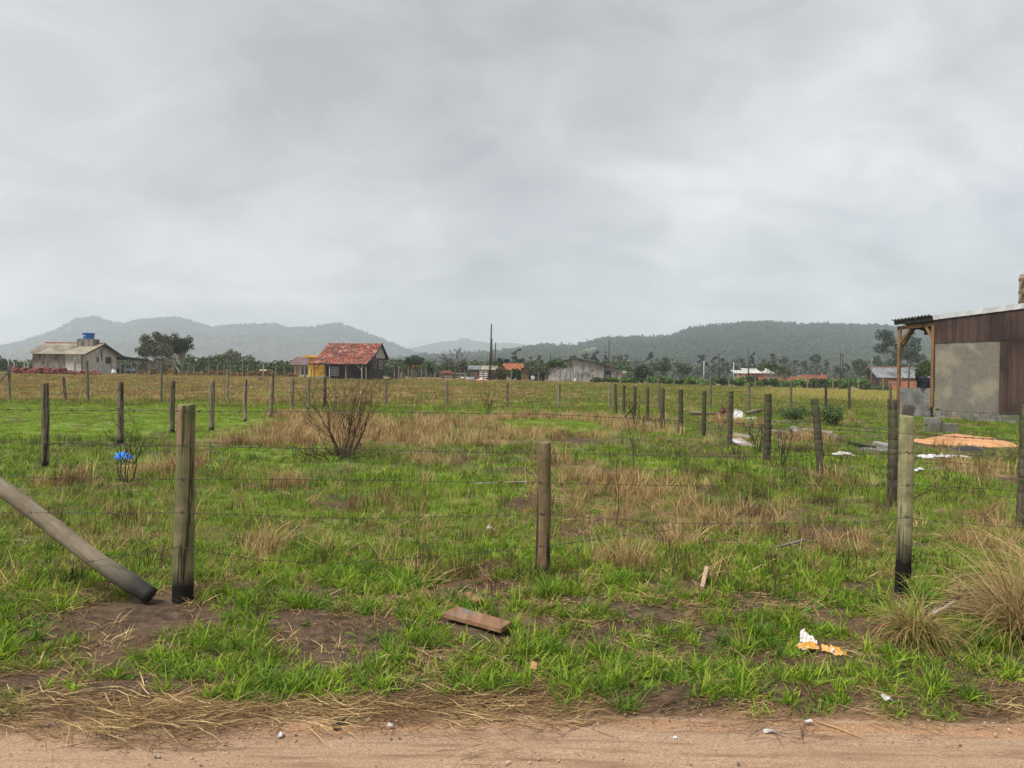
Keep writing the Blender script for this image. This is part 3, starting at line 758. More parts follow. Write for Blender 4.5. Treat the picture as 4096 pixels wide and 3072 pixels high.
def post_mesh(name, h, r, seed, m, sides=16, taper=0.08, ringed=False, square=False):
    g = random.Random(seed)
    if ringed:
        zs = [-0.2]; z = 0.02
        rs = [1.08]
        while z < h - 0.05:
            zs += [z, z + 0.012, z + 0.028]; q = g.uniform(0.94, 1.06)
            rs += [q, q * g.uniform(0.88, 0.97), q * 1.01]; z += g.uniform(0.07, 0.16)
        zs += [h - 0.012, h]; rs += [1.0, 0.96]
    else:
        m_ = 16; zs = [-0.2] + [(h - 0.03) * i / m_ for i in range(m_ + 1)] + [h - 0.006, h]
        rs = [1.05] + [1.02 + g.uniform(-0.022, 0.022) + (0.045 if g.random() < 0.15 else 0) for _ in range(m_ + 1)] + [1.0, 0.955]
    ph = [g.uniform(0, 6.28) for _ in range(3)]
    vs = []; n = sides
    bx, by = g.uniform(-1, 1) * 0.012, g.uniform(-1, 1) * 0.012
    for z, q in zip(zs, rs):
        t = max(z, 0) / h
        for k in range(n):
            a = 2 * math.pi * k / n
            w = 1 + 0.05 * math.sin(2 * a + ph[0] + 0.6 * z) + 0.03 * math.sin(3 * a + ph[1]) + (0.06 * g.uniform(-1, 1) if ringed else 0)
            if square: w *= min(1.25, 1 / max(abs(math.cos(a + 0.4)), abs(math.sin(a + 0.4)))) * 0.9
            rr = r * q * w * (1.04 - taper * t)
            top = 0.006 * math.cos(a + ph[2]) * (1 if z > h - 0.02 else 0)
            vs.append((rr * math.cos(a) + bx * math.sin(3 * t), rr * math.sin(a) + by * math.sin(3 * t), z + top))
    fs = [(i * n + k, i * n + (k + 1) % n, (i + 1) * n + (k + 1) % n, (i + 1) * n + k) for i in range(len(zs) - 1) for k in range(n)]
    fs.append(tuple(range(n - 1, -1, -1))); fs.append(tuple((len(zs) - 1) * n + k for k in range(n)))
    me = bpy.data.meshes.new(name); me.from_pydata(vs, [], fs); me.materials.append(m)
    me.polygons.foreach_set('use_smooth', [True] * (len(fs) - 2) + [False] * 2); me.update(); me.set_sharp_from_angle(angle=rad(38))
    return me
def put_post(parent, me, base, lean=(0, 0), rz=0, scale=(1, 1, 1), label=None):
    o = bpy.data.objects.new('post', me); COL.objects.link(o); o.parent = parent
    o.location = Vector(base) - parent.location
    o.rotation_euler = (lean[1], lean[0], rz); o.scale = scale
    if label: o['label'] = label
    return o
def wire(parent, pts, r=0.0017, barb=0.13, sides=4, sag=0.0, name='barbed_wire', fine=1):
    """a strand with its twisted barbs along a run of points"""
    P = []
    for a, b in zip(pts[:-1], pts[1:]):
        a = Vector(a); b = Vector(b); n = max(2, int((b - a).length / 0.35)) if fine else 3
        for i in range(n):
            t = i / n; p = a.lerp(b, t); p.z -= sag * 4 * t * (1 - t)
            if fine and 0 < i: p.z += random.uniform(-1, 1) * 0.003
            P.append(p)
    P.append(Vector(pts[-1]))
    m = MB(); m.tube(P, r, sides)
    if barb:
        s = 0.05
        for a, b in zip(P[:-1], P[1:]):
            L = (b - a).length; d = (b - a) / L
            while s < L:
                c = a + d * s
                u = Vector((random.uniform(-1, 1), random.uniform(-1, 1), random.uniform(-1, 1))).cross(d).normalized() * 0.016
                m.tube([c - u, c + u], r * 0.75, 3, False)
                m.tube([c - u.cross(d) + d * 0.006, c + u.cross(d) + d * 0.006], r * 0.75, 3, False)
                m.tube([c - d * 0.012, c + d * 0.012], r * 1.9, 4, False)
                s += barb * random.uniform(0.85, 1.15)
            s -= L
    return m.build(name, m_wire, parent, True)

# ---- roadside fence: three stout posts in front
def depth_at(p, Y0):
    return at(p[0], p[1], Y0)
b1, b2, b3 = gp(729, 2405), gp(2170, 2303), gp(3608, 2372)
f1 = thing('barbed_wire_fence', (b2.x, b2.y, b2.z), 'barbed wire fence on three stout round posts along the road verge', 'fence')
tops = [at(740, 1618, b1.y).z - b1.z, at(2172, 1768, b2.y).z - b2.z, at(3632, 1664, b3.y).z - b3.z]
p1 = put_post(f1, post_mesh('post', tops[0], 0.060, 1, w_near[0], 20, 0.12), b1, (0.012, 0), label='greenish grey post with a faint pink mark near its top')
p2 = put_post(f1, post_mesh('post', tops[1], 0.053, 2, w_near[1], 20, 0.04), b2, (0.0, 0), 0.6, label='brown cracked post with a loop of wire')
p3 = put_post(f1, post_mesh('post', tops[2], 0.047, 3, w_near[2], 20, 0.06), b3, (0.03, 0), 1.0, label='pale post with a charred black foot')
for b in (b1, b2, b3): KEEPOUT.append((b.x, b.y, 0.07))
def fy(px):           # the fence line seen from above
    xs = [(0 - 2048) / FPX, (729 - 2048) / FPX, (2170 - 2048) / FPX, (3608 - 2048) / FPX, (4700 - 2048) / FPX]
    return float(np.interp((px - 2048) / FPX, xs, [b1.y - 0.15, b1.y - 0.075, b2.y - 0.07, b3.y - 0.065, b3.y - 0.2]))
for run in ([(-500, 1633), (0, 1638), (740, 1645), (1400, 1646), (2170, 1656), (2900, 1690), (3634, 1735), (4200, 1768), (4700, 1790)],
            [(-500, 1764), (0, 1769), (736, 1783), (1024, 1791), (2160, 1812), (2585, 1821), (3072, 1827), (3632, 1811), (4096, 1827), (4700, 1850)],
            [(-500, 1900), (0, 1906), (731, 1918), (1024, 1916), (2150, 1930), (2585, 1941), (3072, 1942), (3630, 1941), (4096, 1964), (4700, 1985)],
            [(-500, 2052), (0, 2052), (728, 2050), (1400, 2075), (2173, 2058), (2742, 2094), (3072, 2095), (3480, 2088), (3627, 2068), (3690, 2080), (4300, 2130)],
            [(-500, 2240), (0, 2252), (340, 2249), (722, 2188), (1024, 2239), (1348, 2254), (1718, 2229), (2170, 2186), (2279, 2172), (2696, 2117)],
            [(3526, 2117), (3626, 2186), (3700, 2215), (4000, 2245), (4500, 2260)]):
    wire(f1, [at(px, py, fy(px)) for px, py in run])
# staples, and the loose loop on the middle post
for px, py, bb in ((740, 1645, b1), (736, 1783, b1), (731, 1918, b1), (728, 2050, b1), (722, 2188, b1), (2160, 1930, b2), (2173, 2058, b2), (2170, 2186, b2), (3632, 1811, b3), (3630, 1941, b3), (3627, 2068, b3), (3626, 2186, b3)):
    c = at(px, py, fy(px) - 0.002); m = MB()
    for s in range(3):
        a = random.uniform(0, 3.14); u = Vector((math.cos(a) * 0.022, 0, math.sin(a) * 0.014))
        m.tube([c - u, c + u + Vector((0, -0.004, 0))], 0.0022, 4)
    m.build('staple', m_wire, f1)
lp = [(2205, 1945), (2170, 1975), (2140, 2010), (2148, 2042), (2172, 2060)]
MB().tube([at(a, b, fy(a) - 0.006) for a, b in lp], 0.0017, 4).build('wire_loop', m_wire, f1, True)

# the leaning log whose black end rests on the earth
la = at(-240, 1770, 4.95); lb = gp(600, 2415); lb.z += 0.035
L = (lb - la).length; d = (lb - la).normalized()
k = NT('brace_log_wood')
vv = k.coord('Object', (1, 1, 0.07)); n_ = k.noise(vv, 40, 6, 0.65); n2_ = k.noise(k.coord('Object'), 5, 6, 0.6)
c_ = k.ramp(n_, [(0.3, (0.14, 0.11, 0.072)), (0.66, (0.27, 0.225, 0.155))])
c_ = k.mix(k.ramp(n2_, [(0.45, 0.0), (0.65, 0.6)]), c_, (0.10, 0.078, 0.052))
sx_ = k.n('ShaderNodeSeparateXYZ'); k.l(k.n('ShaderNodeTexCoord').outputs['Object'], sx_.inputs[0])
zz_ = k.math('ADD', sx_.outputs[2], k.math('MULTIPLY', k.math('SUBTRACT', n2_, 0.5), 0.35))
c_ = k.mix(k.ramp(k.math('DIVIDE', zz_, 1.0), [(0.08, 1.0), (0.44, 0.0)]), c_, (0.028, 0.026, 0.025))
m_brace = k.finish(c_, 0.75, n_, 0.35, 0.01, 0.3)
lme = MB(); NS = 60
gk = np.random.default_rng(17); kn = [(gk.uniform(4, 56), gk.uniform(0.003, 0.007), gk.uniform(0.5, 1.2)) for _ in range(7)]
lme.tube([(0.014 * math.sin(i * 0.17), 0.014 * math.cos(i * 0.13), L * i / NS) for i in range(NS + 1)], [0.054 - 0.003 * i / NS + 0.0012 * math.sin(i * 1.3) + sum(h * math.exp(-((i - c) / w) ** 2) for c, h, w in kn) for i in range(NS + 1)], 18)
lo = lme.build('brace_log', m_brace, None, True)
lo.location = lb; lo.rotation_mode = 'QUATERNION'; lo.rotation_quaternion = (-d).to_track_quat('Z', 'Y')
tag(lo, 'thick grey log slanting down to a blackened end beside the greenish fence post', 'log')
KEEPOUT += [(lb.x, lb.y, 0.16), (lb.x - 0.15, lb.y - 0.1, 0.2), (lb.x + 0.1, lb.y - 0.22, 0.22)]

# ---- the fence running away on the left
def run_fence(name, label, rows, mats, r, levels, group=None, Yfix=None, ringed=False, wr=0.0022, seed=0, fine=1, sag=0.03, barb=0.0, lean_px=None, sides=12):
    g = random.Random(seed)
    bs = []
    for q in rows:
        px, top, base = q[:3]
        b = gp(px, base) if Yfix is None else gy(px, Yfix(px))
        h = at(px, top, b.y).z - b.z
        bs.append((b, max(0.7, h), q))
    f = thing(name, bs[len(bs) // 2][0], label, 'fence', group)
    var = {}
    for i, (b, h, q) in enumerate(bs):
        j = i % 4
        mt = mats[q[3]] if len(q) > 3 else mats[0]
        key = (j, mt.name)
        if key not in var:
            var[key] = post_mesh('post', 1.4, r * (0.9 + 0.08 * j), seed + 31 * j, mt, sides, 0.08, ringed)
        ln = q[4] if len(q) > 4 else g.uniform(-0.02, 0.02)
        put_post(f, var[key], b, (ln, g.uniform(-0.02, 0.02)), g.uniform(0, 6), (1, 1, h / 1.4))
        if b.y < 45: KEEPOUT.append((b.x, b.y, r * 1.1))
    for lv in levels:
        pts = []
        for b, h, q in bs:
            ln = q[4] if len(q) > 4 else 0
            pts.append(b + Vector((math.sin(ln) * h * lv, -r * 1.05 if ringed is False else -r, h * lv)))
        wire(f, pts, wr, barb, 3, sag, fine=fine)
    return f, bs
run_fence('barbed_wire_fence', 'barbed wire fence of slim round posts running toward the tiled house', 
          [(181, 1533, 1868), (481, 1528, 1772), (689, 1522, 1731), (846, 1520, 1722), (981, 1520, 1687), (1084, 1517, 1670), (1169, 1514, 1652), (1234, 1508, 1641, 0), (1297, 1508, 1628, 1)],
          [w_post, w_post_dark], 0.058, (0.88, 0.62, 0.36), seed=40, barb=0.25)
# ---- the fence of ringed palm posts on the right
run_fence('barbed_wire_fence', 'barbed wire fence on dark ringed palm trunk posts running away past the debris',
          [(4086, 1618, 2100, 0), (3567, 1597, 2008, 0), (3284, 1592, 1893, 0, -0.19), (3065, 1576, 1847), (2919, 1565, 1797), (2814, 1563, 1745), (2720, 1558, 1739), (2650, 1553, 1713), (2590, 1549, 1686), (2537, 1545, 1679), (2495, 1540, 1664), (2463, 1536, 1658, 0, -0.06)],
          [w_palm], 0.058, (0.93, 0.70, 0.47, 0.22), ringed=True, seed=60, barb=0.2, sag=0.02, sides=10)
# ---- the cross fence half way up the field
run_fence('wire_fence', 'wire fence of uneven thin posts crossing the field half way up, before the far houses',
          [(-160, 1470, 1607), (40, 1462, 1607), (262, 1507, 1609, 2, 0.06), (352, 1441, 1610, 0, -0.03), (645, 1450, 1621, 0), (912, 1477, 1627, 0, -0.05), (1091, 1486, 1632, 2), (1380 - 78, 1506, 1625, 1), (1545, 1515, 1614), (1789, 1522, 1629), (2028, 1531, 1650), (2237, 1533, 1660), (2440, 1530, 1652), (2635, 1513, 1646), (2843, 1508, 1645), (2996, 1536, 1645), (3167, 1518, 1636), (3305, 1528, 1644, 1), (3400, 1528, 1658, 1), (3566, 1530, 1655, 0, -0.05)],
          [w_post_far, w_post_dark, w_post], 0.058, (0.85, 0.58, 0.30), Yfix=lambda px: 34.0 + 0.6 * math.sin(px * 0.01), seed=80, fine=0, wr=0.004, sag=0.05)
# slanting strut of the gate post at the far left
c0 = gy(40, 34.2)
tag(MB().beam(gy(-90, 34.2) + Vector((0, 0, 0)), c0 + Vector((-0.05, -0.1, 1.35)), 0.10, 0.10).build('strut', w_post_far), 'slanting timber strut propping the last post at the far left of the cross fence', 'strut')
# ---- the far boundary fence
FAR = [(67, 1438, 1502), (186, 1442, 1503), (195, 1440, 1504), (300, 1446, 1504), (410, 1455, 1502), (481, 1453, 1501), (503, 1451, 1501), (526, 1448, 1501), (548, 1450, 1502), (600, 1453, 1508), (630, 1452, 1502), (693, 1452, 1500), (752, 1459, 1503), (776, 1455, 1503), (836, 1455, 1512), (870, 1460, 1513), (896, 1452, 1512), (923, 1458, 1512), (970, 1453, 1512), (992, 1462, 1514), (1052, 1456, 1514), (1103, 1462, 1516), (1136, 1463, 1514), (1220, 1464, 1518), (1245, 1477, 1514), (1464, 1469, 1522), (1578, 1477, 1524), (1595, 1464, 1525)]
run_fence('wire_fence', 'far boundary fence of thin grey posts before the grey house and the tiled house', FAR, [w_post_far, w_post_dark, w_post], 0.07, (0.85, 0.6, 0.35), Yfix=lambda px: 84.0 if 1230 < px < 1560 else 92.0, seed=90, fine=0, wr=0.005, sag=0.05)
FAR2 = [(1609, 1468, 1522), (1619, 1468, 1522, 1), (1634, 1475, 1522), (1652, 1475, 1523), (1660, 1477, 1523), (1666, 1488, 1523), (1685, 1478, 1518, 0, 0.12), (1705, 1474, 1525), (1724, 1490, 1522), (1740, 1488, 1520), (1768, 1490, 1522), (1840, 1478, 1522), (1858, 1478, 1522), (1933, 1482, 1527), (2045, 1484, 1531), (2088, 1495, 1525), (2155, 1489, 1536), (2240, 1482, 1527), (2265, 1489, 1534), (2282, 1488, 1527), (2310, 1492, 1528), (2372, 1497, 1540), (2482, 1490, 1540), (2591, 1497, 1543), (2698, 1502, 1545), (2801, 1502, 1547), (2917, 1504, 1546), (3022, 1504, 1547), (3124, 1505, 1551), (3230, 1504, 1553), (3247, 1518, 1552, 1), (3266, 1518, 1553, 1), (3333, 1510, 1560), (3356, 1518, 1560, 1), (3435, 1516, 1562), (3534, 1517, 1565)]
run_fence('wire_fence', 'far boundary fence of thin posts before the grey barn, green bushes and brick walls', FAR2, [w_post_far, w_post_dark], 0.07, (0.85, 0.6, 0.35), Yfix=lambda px: 94.0, seed=95, fine=0, wr=0.005, sag=0.05)
# pale bent concrete posts at the far left
m_conc = mat('concrete_pale', (0.34, 0.34, 0.32), (0.52, 0.52, 0.50), 6)
cp0 = None
for i, (px, top) in enumerate(((34, 1432), (57, 1440), (97, 1434), (112, 1440))):
    b = gy(px, 108)
    zt = at(px, top, 108).z - b.z
    o = MB().tube([(0, 0, -0.2), (0, 0, zt - 0.55), (-0.40, 0, zt)], 0.075, 6).build('bent_fence_post', m_conc)
    o.location = b
    tag(o, ('fourth', 'third', 'second', 'first')[i] + ' pale bent concrete post counted from the grey plank house', 'post', 'bent concrete posts left of the plank house')
# ------------------------------------------------------------------ buildings
m_grey_plank = mat('plank_grey', (0.10, 0.088, 0.075), (0.31, 0.285, 0.25), 9, (1, 1, 0.10), rnd=0.15, c3=(0.085, 0.07, 0.055), big=1.2)
m_barn_plank = mat('plank_silver', (0.17, 0.162, 0.152), (0.45, 0.435, 0.415), 9, (1, 1, 0.10), c3=(0.12, 0.108, 0.095), big=1.0)
m_dark_plank = mat('plank_tarred', (0.018, 0.014, 0.013), (0.065, 0.05, 0.045), 9, (1, 1, 0.10), c3=(0.10, 0.085, 0.075), big=1.0)
m_pale_plank = mat('plank_pale', (0.26, 0.25, 0.23), (0.44, 0.42, 0.39), 9, (1, 1, 0.1))
m_plaster = mat('plaster_grey', (0.36, 0.34, 0.295), (0.52, 0.50, 0.445), 2.5, (1, 1, 0.5), c3=(0.25, 0.225, 0.185), big=0.7)
m_white = mat('paint_white', (0.62, 0.62, 0.60), (0.80, 0.80, 0.78), 5, c3=(0.45, 0.44, 0.41), big=2)
m_fibre = mat('roof_fibre_cement', (0.22, 0.19, 0.14), (0.36, 0.315, 0.235), 1.2, (1, 0.5, 1), c3=(0.15, 0.13, 0.10), big=0.4, rnd=0.15)
m_fibre_grey = mat('roof_fibre_grey', (0.13, 0.135, 0.145), (0.24, 0.245, 0.255), 1.0, (1, 0.5, 1), c3=(0.09, 0.09, 0.095), big=0.4, rnd=0.12)
m_fibre_pale = mat('roof_fibre_pale', (0.38, 0.37, 0.33), (0.56, 0.545, 0.49), 1.0, c3=(0.26, 0.25, 0.22), big=0.4)
m_dark = mat('shade_wood', (0.015, 0.012, 0.010), (0.045, 0.037, 0.03), 8)
m_glass = mat('pane_glass', (0.02, 0.025, 0.03), (0.045, 0.055, 0.06), 2, rough=0.12, bstr=0.02, spec=0.6)
m_blue = mat('tank_blue', (0.010, 0.13, 0.52), (0.02, 0.19, 0.66), 3, rough=0.4, bstr=0.03, spec=0.5)
m_navy = mat('tank_navy', (0.008, 0.02, 0.07), (0.02, 0.04, 0.12), 3, rough=0.4, bstr=0.03)
m_yellow = mat('paint_yellow', (0.62, 0.36, 0.035), (0.76, 0.47, 0.06), 1.5, c3=(0.55, 0.30, 0.03), big=0.5)
m_mint = mat('paint_mint', (0.25, 0.40, 0.31), (0.36, 0.52, 0.41), 2, c3=(0.5, 0.55, 0.5), big=0.5)
m_terra = mat('paint_terracotta', (0.30, 0.13, 0.085), (0.40, 0.19, 0.13), 3)
m_brick = mat('brick_orange', (0.30, 0.095, 0.045), (0.48, 0.19, 0.10), 6, (1, 1, 3), c3=(0.20, 0.10, 0.07), big=0.5)
m_brick_pale = mat('brick_pinkish', (0.42, 0.20, 0.14), (0.55, 0.30, 0.22), 6, (1, 1, 3), c3=(0.30, 0.14, 0.10), big=0.4)
m_redwood = mat('plank_red_brown', (0.055, 0.028, 0.024), (0.12, 0.062, 0.05), 6, (1, 1, 0.15))
m_timber = mat('timber_honey', (0.145, 0.078, 0.034), (0.285, 0.165, 0.08), 7, (1, 1, 0.10), c3=(0.13, 0.06, 0.022), big=1.5, rnd=0.15)
m_alu = mat('flashing_zinc', (0.50, 0.50, 0.50), (0.72, 0.72, 0.715), 2.2, rough=0.45, metal=0.25, bdist=0.03, bstr=0.6)

def tile_mat(name, stops, moss):
    k = NT(name)
    a = k.attr('tone'); v = k.coord('Object')
    n = k.noise(v, 5, 6, 0.6); n2 = k.noise(v, 0.9, 6, 0.65)
    c = k.ramp(a.outputs['Fac'], stops)
    f = k.math('ADD', k.math('MULTIPLY', n2, 0.7), k.math('MULTIPLY', a.outputs['Fac'], 0.3))
    c = k.mix(k.ramp(f, [(0.50, 0.0), (0.60, 0.9)]), c, moss)
    return k.finish(c, 0.85, n, 0.3, 0.01, 0.2)
m_tile_red = tile_mat('roof_tile_red', [(0.05, (0.12, 0.035, 0.027)), (0.35, (0.30, 0.078, 0.048)), (0.62, (0.38, 0.13, 0.085)), (0.88, (0.50, 0.32, 0.26))], (0.045, 0.036, 0.032))
m_tile_mauve = tile_mat('roof_tile_mauve', [(0.1, (0.15, 0.095, 0.095)), (0.9, (0.27, 0.18, 0.18))], (0.12, 0.08, 0.08))
m_tile_orange = tile_mat('roof_tile_orange', [(0.1, (0.26, 0.085, 0.04)), (0.9, (0.40, 0.16, 0.08))], (0.30, 0.11, 0.06))
def tiles(name, M, x0, x1, prof, pw, mt, parent, seed=0, arc=0.045, per=7, stuff=True):
    """a slope of half-round tiles: prof is a list of (y, z) from the eave up; every tile its own shell"""
    g = np.random.default_rng(seed)
    ys = np.array([p[0] for p in prof]); zs = np.array([p[1] for p in prof])
    L = np.concatenate([[0], np.cumsum(np.hypot(np.diff(ys), np.diff(zs)))])
    nr = max(2, int(L[-1] / 0.36)); nc = max(2, int((x1 - x0) / pw)); w = (x1 - x0) / nc
    co = []; fc = []; tone = []
    P = 5
    for r in range(nr):
        for c in range(nc):
            s0 = L[-1] * r / nr - 0.03; s1 = L[-1] * (r + 1) / nr + 0.03
            o = len(co); q = g.random(); jx = g.normal() * 0.008; jz = g.normal() * 0.006
            for s, lift in ((s0, 0.035), (s1, 0.0)):
                y = np.interp(s, L, ys) if s >= 0 else ys[0] + s * (ys[1] - ys[0]) / (L[1]); z = np.interp(s, L, zs) if s >= 0 else zs[0] + s * (zs[1] - zs[0]) / L[1]
                for i in range(P):
                    a = math.pi * i / (P - 1)
                    co.append((x0 + (c + 0.5) * w - math.cos(a) * w * 0.52 + jx, y, z + math.sin(a) * arc + lift + jz))
            # closed lower lip, so a tile has thickness seen from below
            for i in range(P):
                a = math.pi * i / (P - 1)
                b = co[o + i]; co.append((b[0], b[1] + 0.005, b[2] - 0.03))
            fc += [(o + i, o + i + 1, o + P + i + 1, o + P + i) for i in range(P - 1)]
            fc += [(o + 2 * P + i, o + 2 * P + i + 1, o + i + 1, o + i) for i in range(P - 1)]
            tone += [q] * (3 * P)
    off = Vector((0, 0, 0)); p = parent
    while p is not None: off += p.location; p = p.parent
    co = [tuple((M @ Vector(v)) - off) for v in co]
    me = raw_mesh(name, np.array(co), np.array(fc), 4, mt)
    me.attributes.new('tone', 'FLOAT', 'POINT').data.foreach_set('value', np.array(tone, np.float32))
    o = link(name, me, parent)
    if stuff: o['kind'] = 'stuff'
    return o
def corrug(name, M, x0, x1, a, b, pitch, amp, mt, parent, th=0.02, n_per=6):
    """one corrugated sheet between (y,z) a (low edge) and b (high edge), waves across x"""
    n = max(6, int((x1 - x0) / pitch * n_per)); m = MB(M)
    vs = []
    for dz in (0, -th):
        for (y, z) in (a, b):
            for i in range(n + 1):
                x = x0 + (x1 - x0) * i / n
                vs.append((x, y, z + amp * math.sin(2 * math.pi * x / pitch) + dz))
    k = n + 1; fs = []
    for i in range(n):
        fs += [(i, i + 1, k + i + 1, k + i), (2 * k + i, 3 * k + i, 3 * k + i + 1, 2 * k + i + 1), (i, 2 * k + i, 2 * k + i + 1, i + 1), (k + i, k + i + 1, 3 * k + i + 1, 3 * k + i)]
    fs += [(0, k, 3 * k, 2 * k), (n, 2 * k + n, 3 * k + n, k + n)]
    m.add(vs, fs)
    return m.build(name, mt, parent, False)
def planks(name, M, p0, p1, zb, ztop, w, mt, parent, seed=0, th=0.03, gap=0.012, side=1, stuff=True):
    """upright planks from p0 to p1 (local x,y); ztop may be a function of the fraction along; each plank its own solid"""
    g = random.Random(seed); m = MB(M)
    p0 = Vector((p0[0], p0[1], 0)); p1 = Vector((p1[0], p1[1], 0)); d = p1 - p0; L = d.length; d /= L
    nrm = Vector((d.y, -d.x, 0)) * side
    s = 0
    while s < L - 0.02:
        ww = min(w * g.uniform(0.8, 1.2), L - s); e = s + ww - gap; o = g.uniform(0, 0.018); z0 = zb + g.uniform(0, 0.05)
        zt0 = ztop(s / L) if callable(ztop) else ztop; zt1 = ztop(min(1, e / L)) if callable(ztop) else ztop
        A = p0 + d * s + nrm * o; B = p0 + d * e + nrm * o; C = nrm * th
        m.add([A + Vector((0, 0, z0)), B + Vector((0, 0, z0)), B + Vector((0, 0, zt1)), A + Vector((0, 0, zt0)), A + C + Vector((0, 0, z0)), B + C + Vector((0, 0, z0)), B + C + Vector((0, 0, zt1)), A + C + Vector((0, 0, zt0))],
              [(0, 1, 2, 3), (7, 6, 5, 4), (0, 4, 5, 1), (1, 5, 6, 2), (2, 6, 7, 3), (3, 7, 4, 0)])
        s += ww
    o = m.build(name, mt, parent)
    if stuff: o['kind'] = 'stuff'
    return o
def window(M, x0, x1, z0, z1, y, parent, nx=2, nz=2, fm=None, face='y', name='window', pane=None, fr=0.05):
    """a framed window set in the wall plane y (faces -y) or x (face='x', faces +x)"""
    fm = fm or m_white
    def bx(m, a, b, c, d, q0, q1):
        if face == 'y': m.box(a, b, y - q1, y - q0, c, d)
        else: m.box(y + q0, y + q1, a, b, c, d)
    m = MB(M)
    bx(m, x0, x1, z1 - fr, z1, 0.01, 0.07); bx(m, x0, x1, z0, z0 + fr, 0.01, 0.07)
    bx(m, x0, x0 + fr, z0 + fr, z1 - fr, 0.01, 0.068); bx(m, x1 - fr, x1, z0 + fr, z1 - fr, 0.01, 0.068)
    for i in range(1, nx):
        x = x0 + (x1 - x0) * i / nx; bx(m, x - fr * 0.4, x + fr * 0.4, z0 + fr, z1 - fr, 0.012, 0.06)
    for i in range(1, nz):
        z = z0 + (z1 - z0) * i / nz; bx(m, x0 + fr, x1 - fr, z - fr * 0.3, z + fr * 0.3, 0.014, 0.055)
    f = m.build(name, fm, parent)
    m = MB(M); bx(m, x0 + fr * 0.5, x1 - fr * 0.5, z0 + fr * 0.5, z1 - fr * 0.5, 0.004, 0.02)
    m.build('pane', pane or m_glass, f)
    return f
def lx(M, px, y):
    """local x on the line y of frame M that is seen at picture column px"""
    r = (px - 2048) / FPX
    a = M @ Vector((0, y, 0)); b = M @ Vector((1, y, 0)); d = b - a
    return (r * a.y - a.x) / (d.x - r * d.y)
def ly(M, px, x):
    r = (px - 2048) / FPX
    a = M @ Vector((x, 0, 0)); b = M @ Vector((x, 1, 0)); d = b - a
    return (r * a.y - a.x) / (d.x - r * d.y)

# ---- grey plank and plaster house at the left
YA = 100.0
gA = gy(300, YA)
A = Matrix.Translation((0, 0, gA.z))
xa, xb = (130 - 2048) / FPX * YA, (329 - 2048) / FPX * YA
yb = xb / ((465 - 2048) / FPX)
ze = at(336, 1411, YA).z - gA.z; ym = (YA + yb) / 2; zr = at(420, 1375, ym).z - gA.z
hA = thing('plank_house', (xb, YA, gA.z), 'small grey house, half planks half plaster, under a corrugated tan roof', 'house')
xs = xa + (xb - xa) * 0.655
planks('plank_wall', A, (xa, YA), (xs, YA), 0.1, ze - 0.05, 0.16, m_grey_plank, hA, 1)
MB(A).box(xs, xb - 0.004, YA, YA + 0.15, -0.2, ze - 0.1).build('plaster_wall', mat('plaster_pale', (0.40, 0.385, 0.35), (0.56, 0.545, 0.50), 3, c3=(0.30, 0.28, 0.24), big=0.8), hA)
m = MB(A)
m.prism([(xb, YA, -0.2), (xb, yb, -0.2), (xb, yb, ze - 0.05), (xb, ym, zr - 0.12), (xb, YA, ze - 0.05)], (-0.15, 0, 0)).build('gable_wall', m_plaster, hA)
MB(A).box(xa, xb - 0.16, yb - 0.15, yb, -0.2, ze - 0.1).build('rear_wall', m_plaster, hA)
MB(A).box(xa, xa + 0.15, YA + 0.05, yb - 0.16, -0.2, ze - 0.1).build('side_wall', m_grey_plank, hA)
sl = (zr - ze) / (ym - YA)
xl, xr = (89 - 2048) / FPX * 99.4, xb + 0.75
nsh = 6
for i in range(nsh):
    corrug('roof_sheet', A, xl + (xr - xl) * i / nsh, xl + (xr - xl) * (i + 1) / nsh - 0.02, (YA - 0.6, ze - 0.6 * sl), (ym - 0.05, zr + 0.02 * (i % 2)), 0.35, 0.035, m_fibre, hA)
    corrug('roof_sheet', A, xl + (xr - xl) * i / nsh, xl + (xr - xl) * (i + 1) / nsh - 0.02, (ym + 0.05, zr), (yb + 0.6, ze - 0.6 * sl), 0.35, 0.035, m_fibre, hA)
MB(A).tube([(xl - 0.02, ym, zr + 0.05), (xr + 0.02, ym, zr + 0.05)], 0.13, 6).build('ridge_cap', mat('ridge_red', (0.20, 0.07, 0.05), (0.30, 0.11, 0.08), 4), hA)
m = MB(A)
m.beam((xr - 0.06, YA - 0.6, ze - 0.6 * sl - 0.10), (xr - 0.06, ym, zr - 0.10), 0.05, 0.16); m.beam((xr - 0.06, ym + 0.01, zr - 0.10), (xr - 0.06, yb + 0.6, ze - 0.6 * sl - 0.10), 0.05, 0.16)
m.build('barge_board', m_dark, hA)
# carport carried on behind
yc = yb + 8.2
zc = at(582, 1439, yc).z - gA.z
for i in range(3):
    corrug('carport_sheet', A, xb - 5.6 + i * 2.1, xb - 5.6 + (i + 1) * 2.1 - 0.03, (yb + 0.55, ze - 0.75 * sl), (yc, zc), 0.35, 0.035, m_fibre_grey, hA)
MB(A).prism([(xb - 5.5, yb + 0.7, ze - 0.75 * sl - 0.08), (xb - 5.5, yc - 0.05, zc - 0.08), (xb - 5.5, yc - 0.05, zc - 0.13), (xb - 5.5, yb + 0.7, ze - 0.75 * sl - 0.13)], (6.1, 0, 0)).build('carport_deck', m_dark, hA)
m = MB(A)
m.beam((xb + 0.62, yb + 0.6, ze - 0.85 * sl), (xb + 0.62, yc, zc - 0.1), 0.08, 0.18).build('carport_beam', m_dark, hA)
for y in (yb + 2.4, yb + 5.2, yc - 0.3):
    MB(A).beam((xb + 0.5, y, -0.2), (xb + 0.5, y, zc + 0.05), 0.13, 0.13).build('carport_post', m_grey_plank, hA)
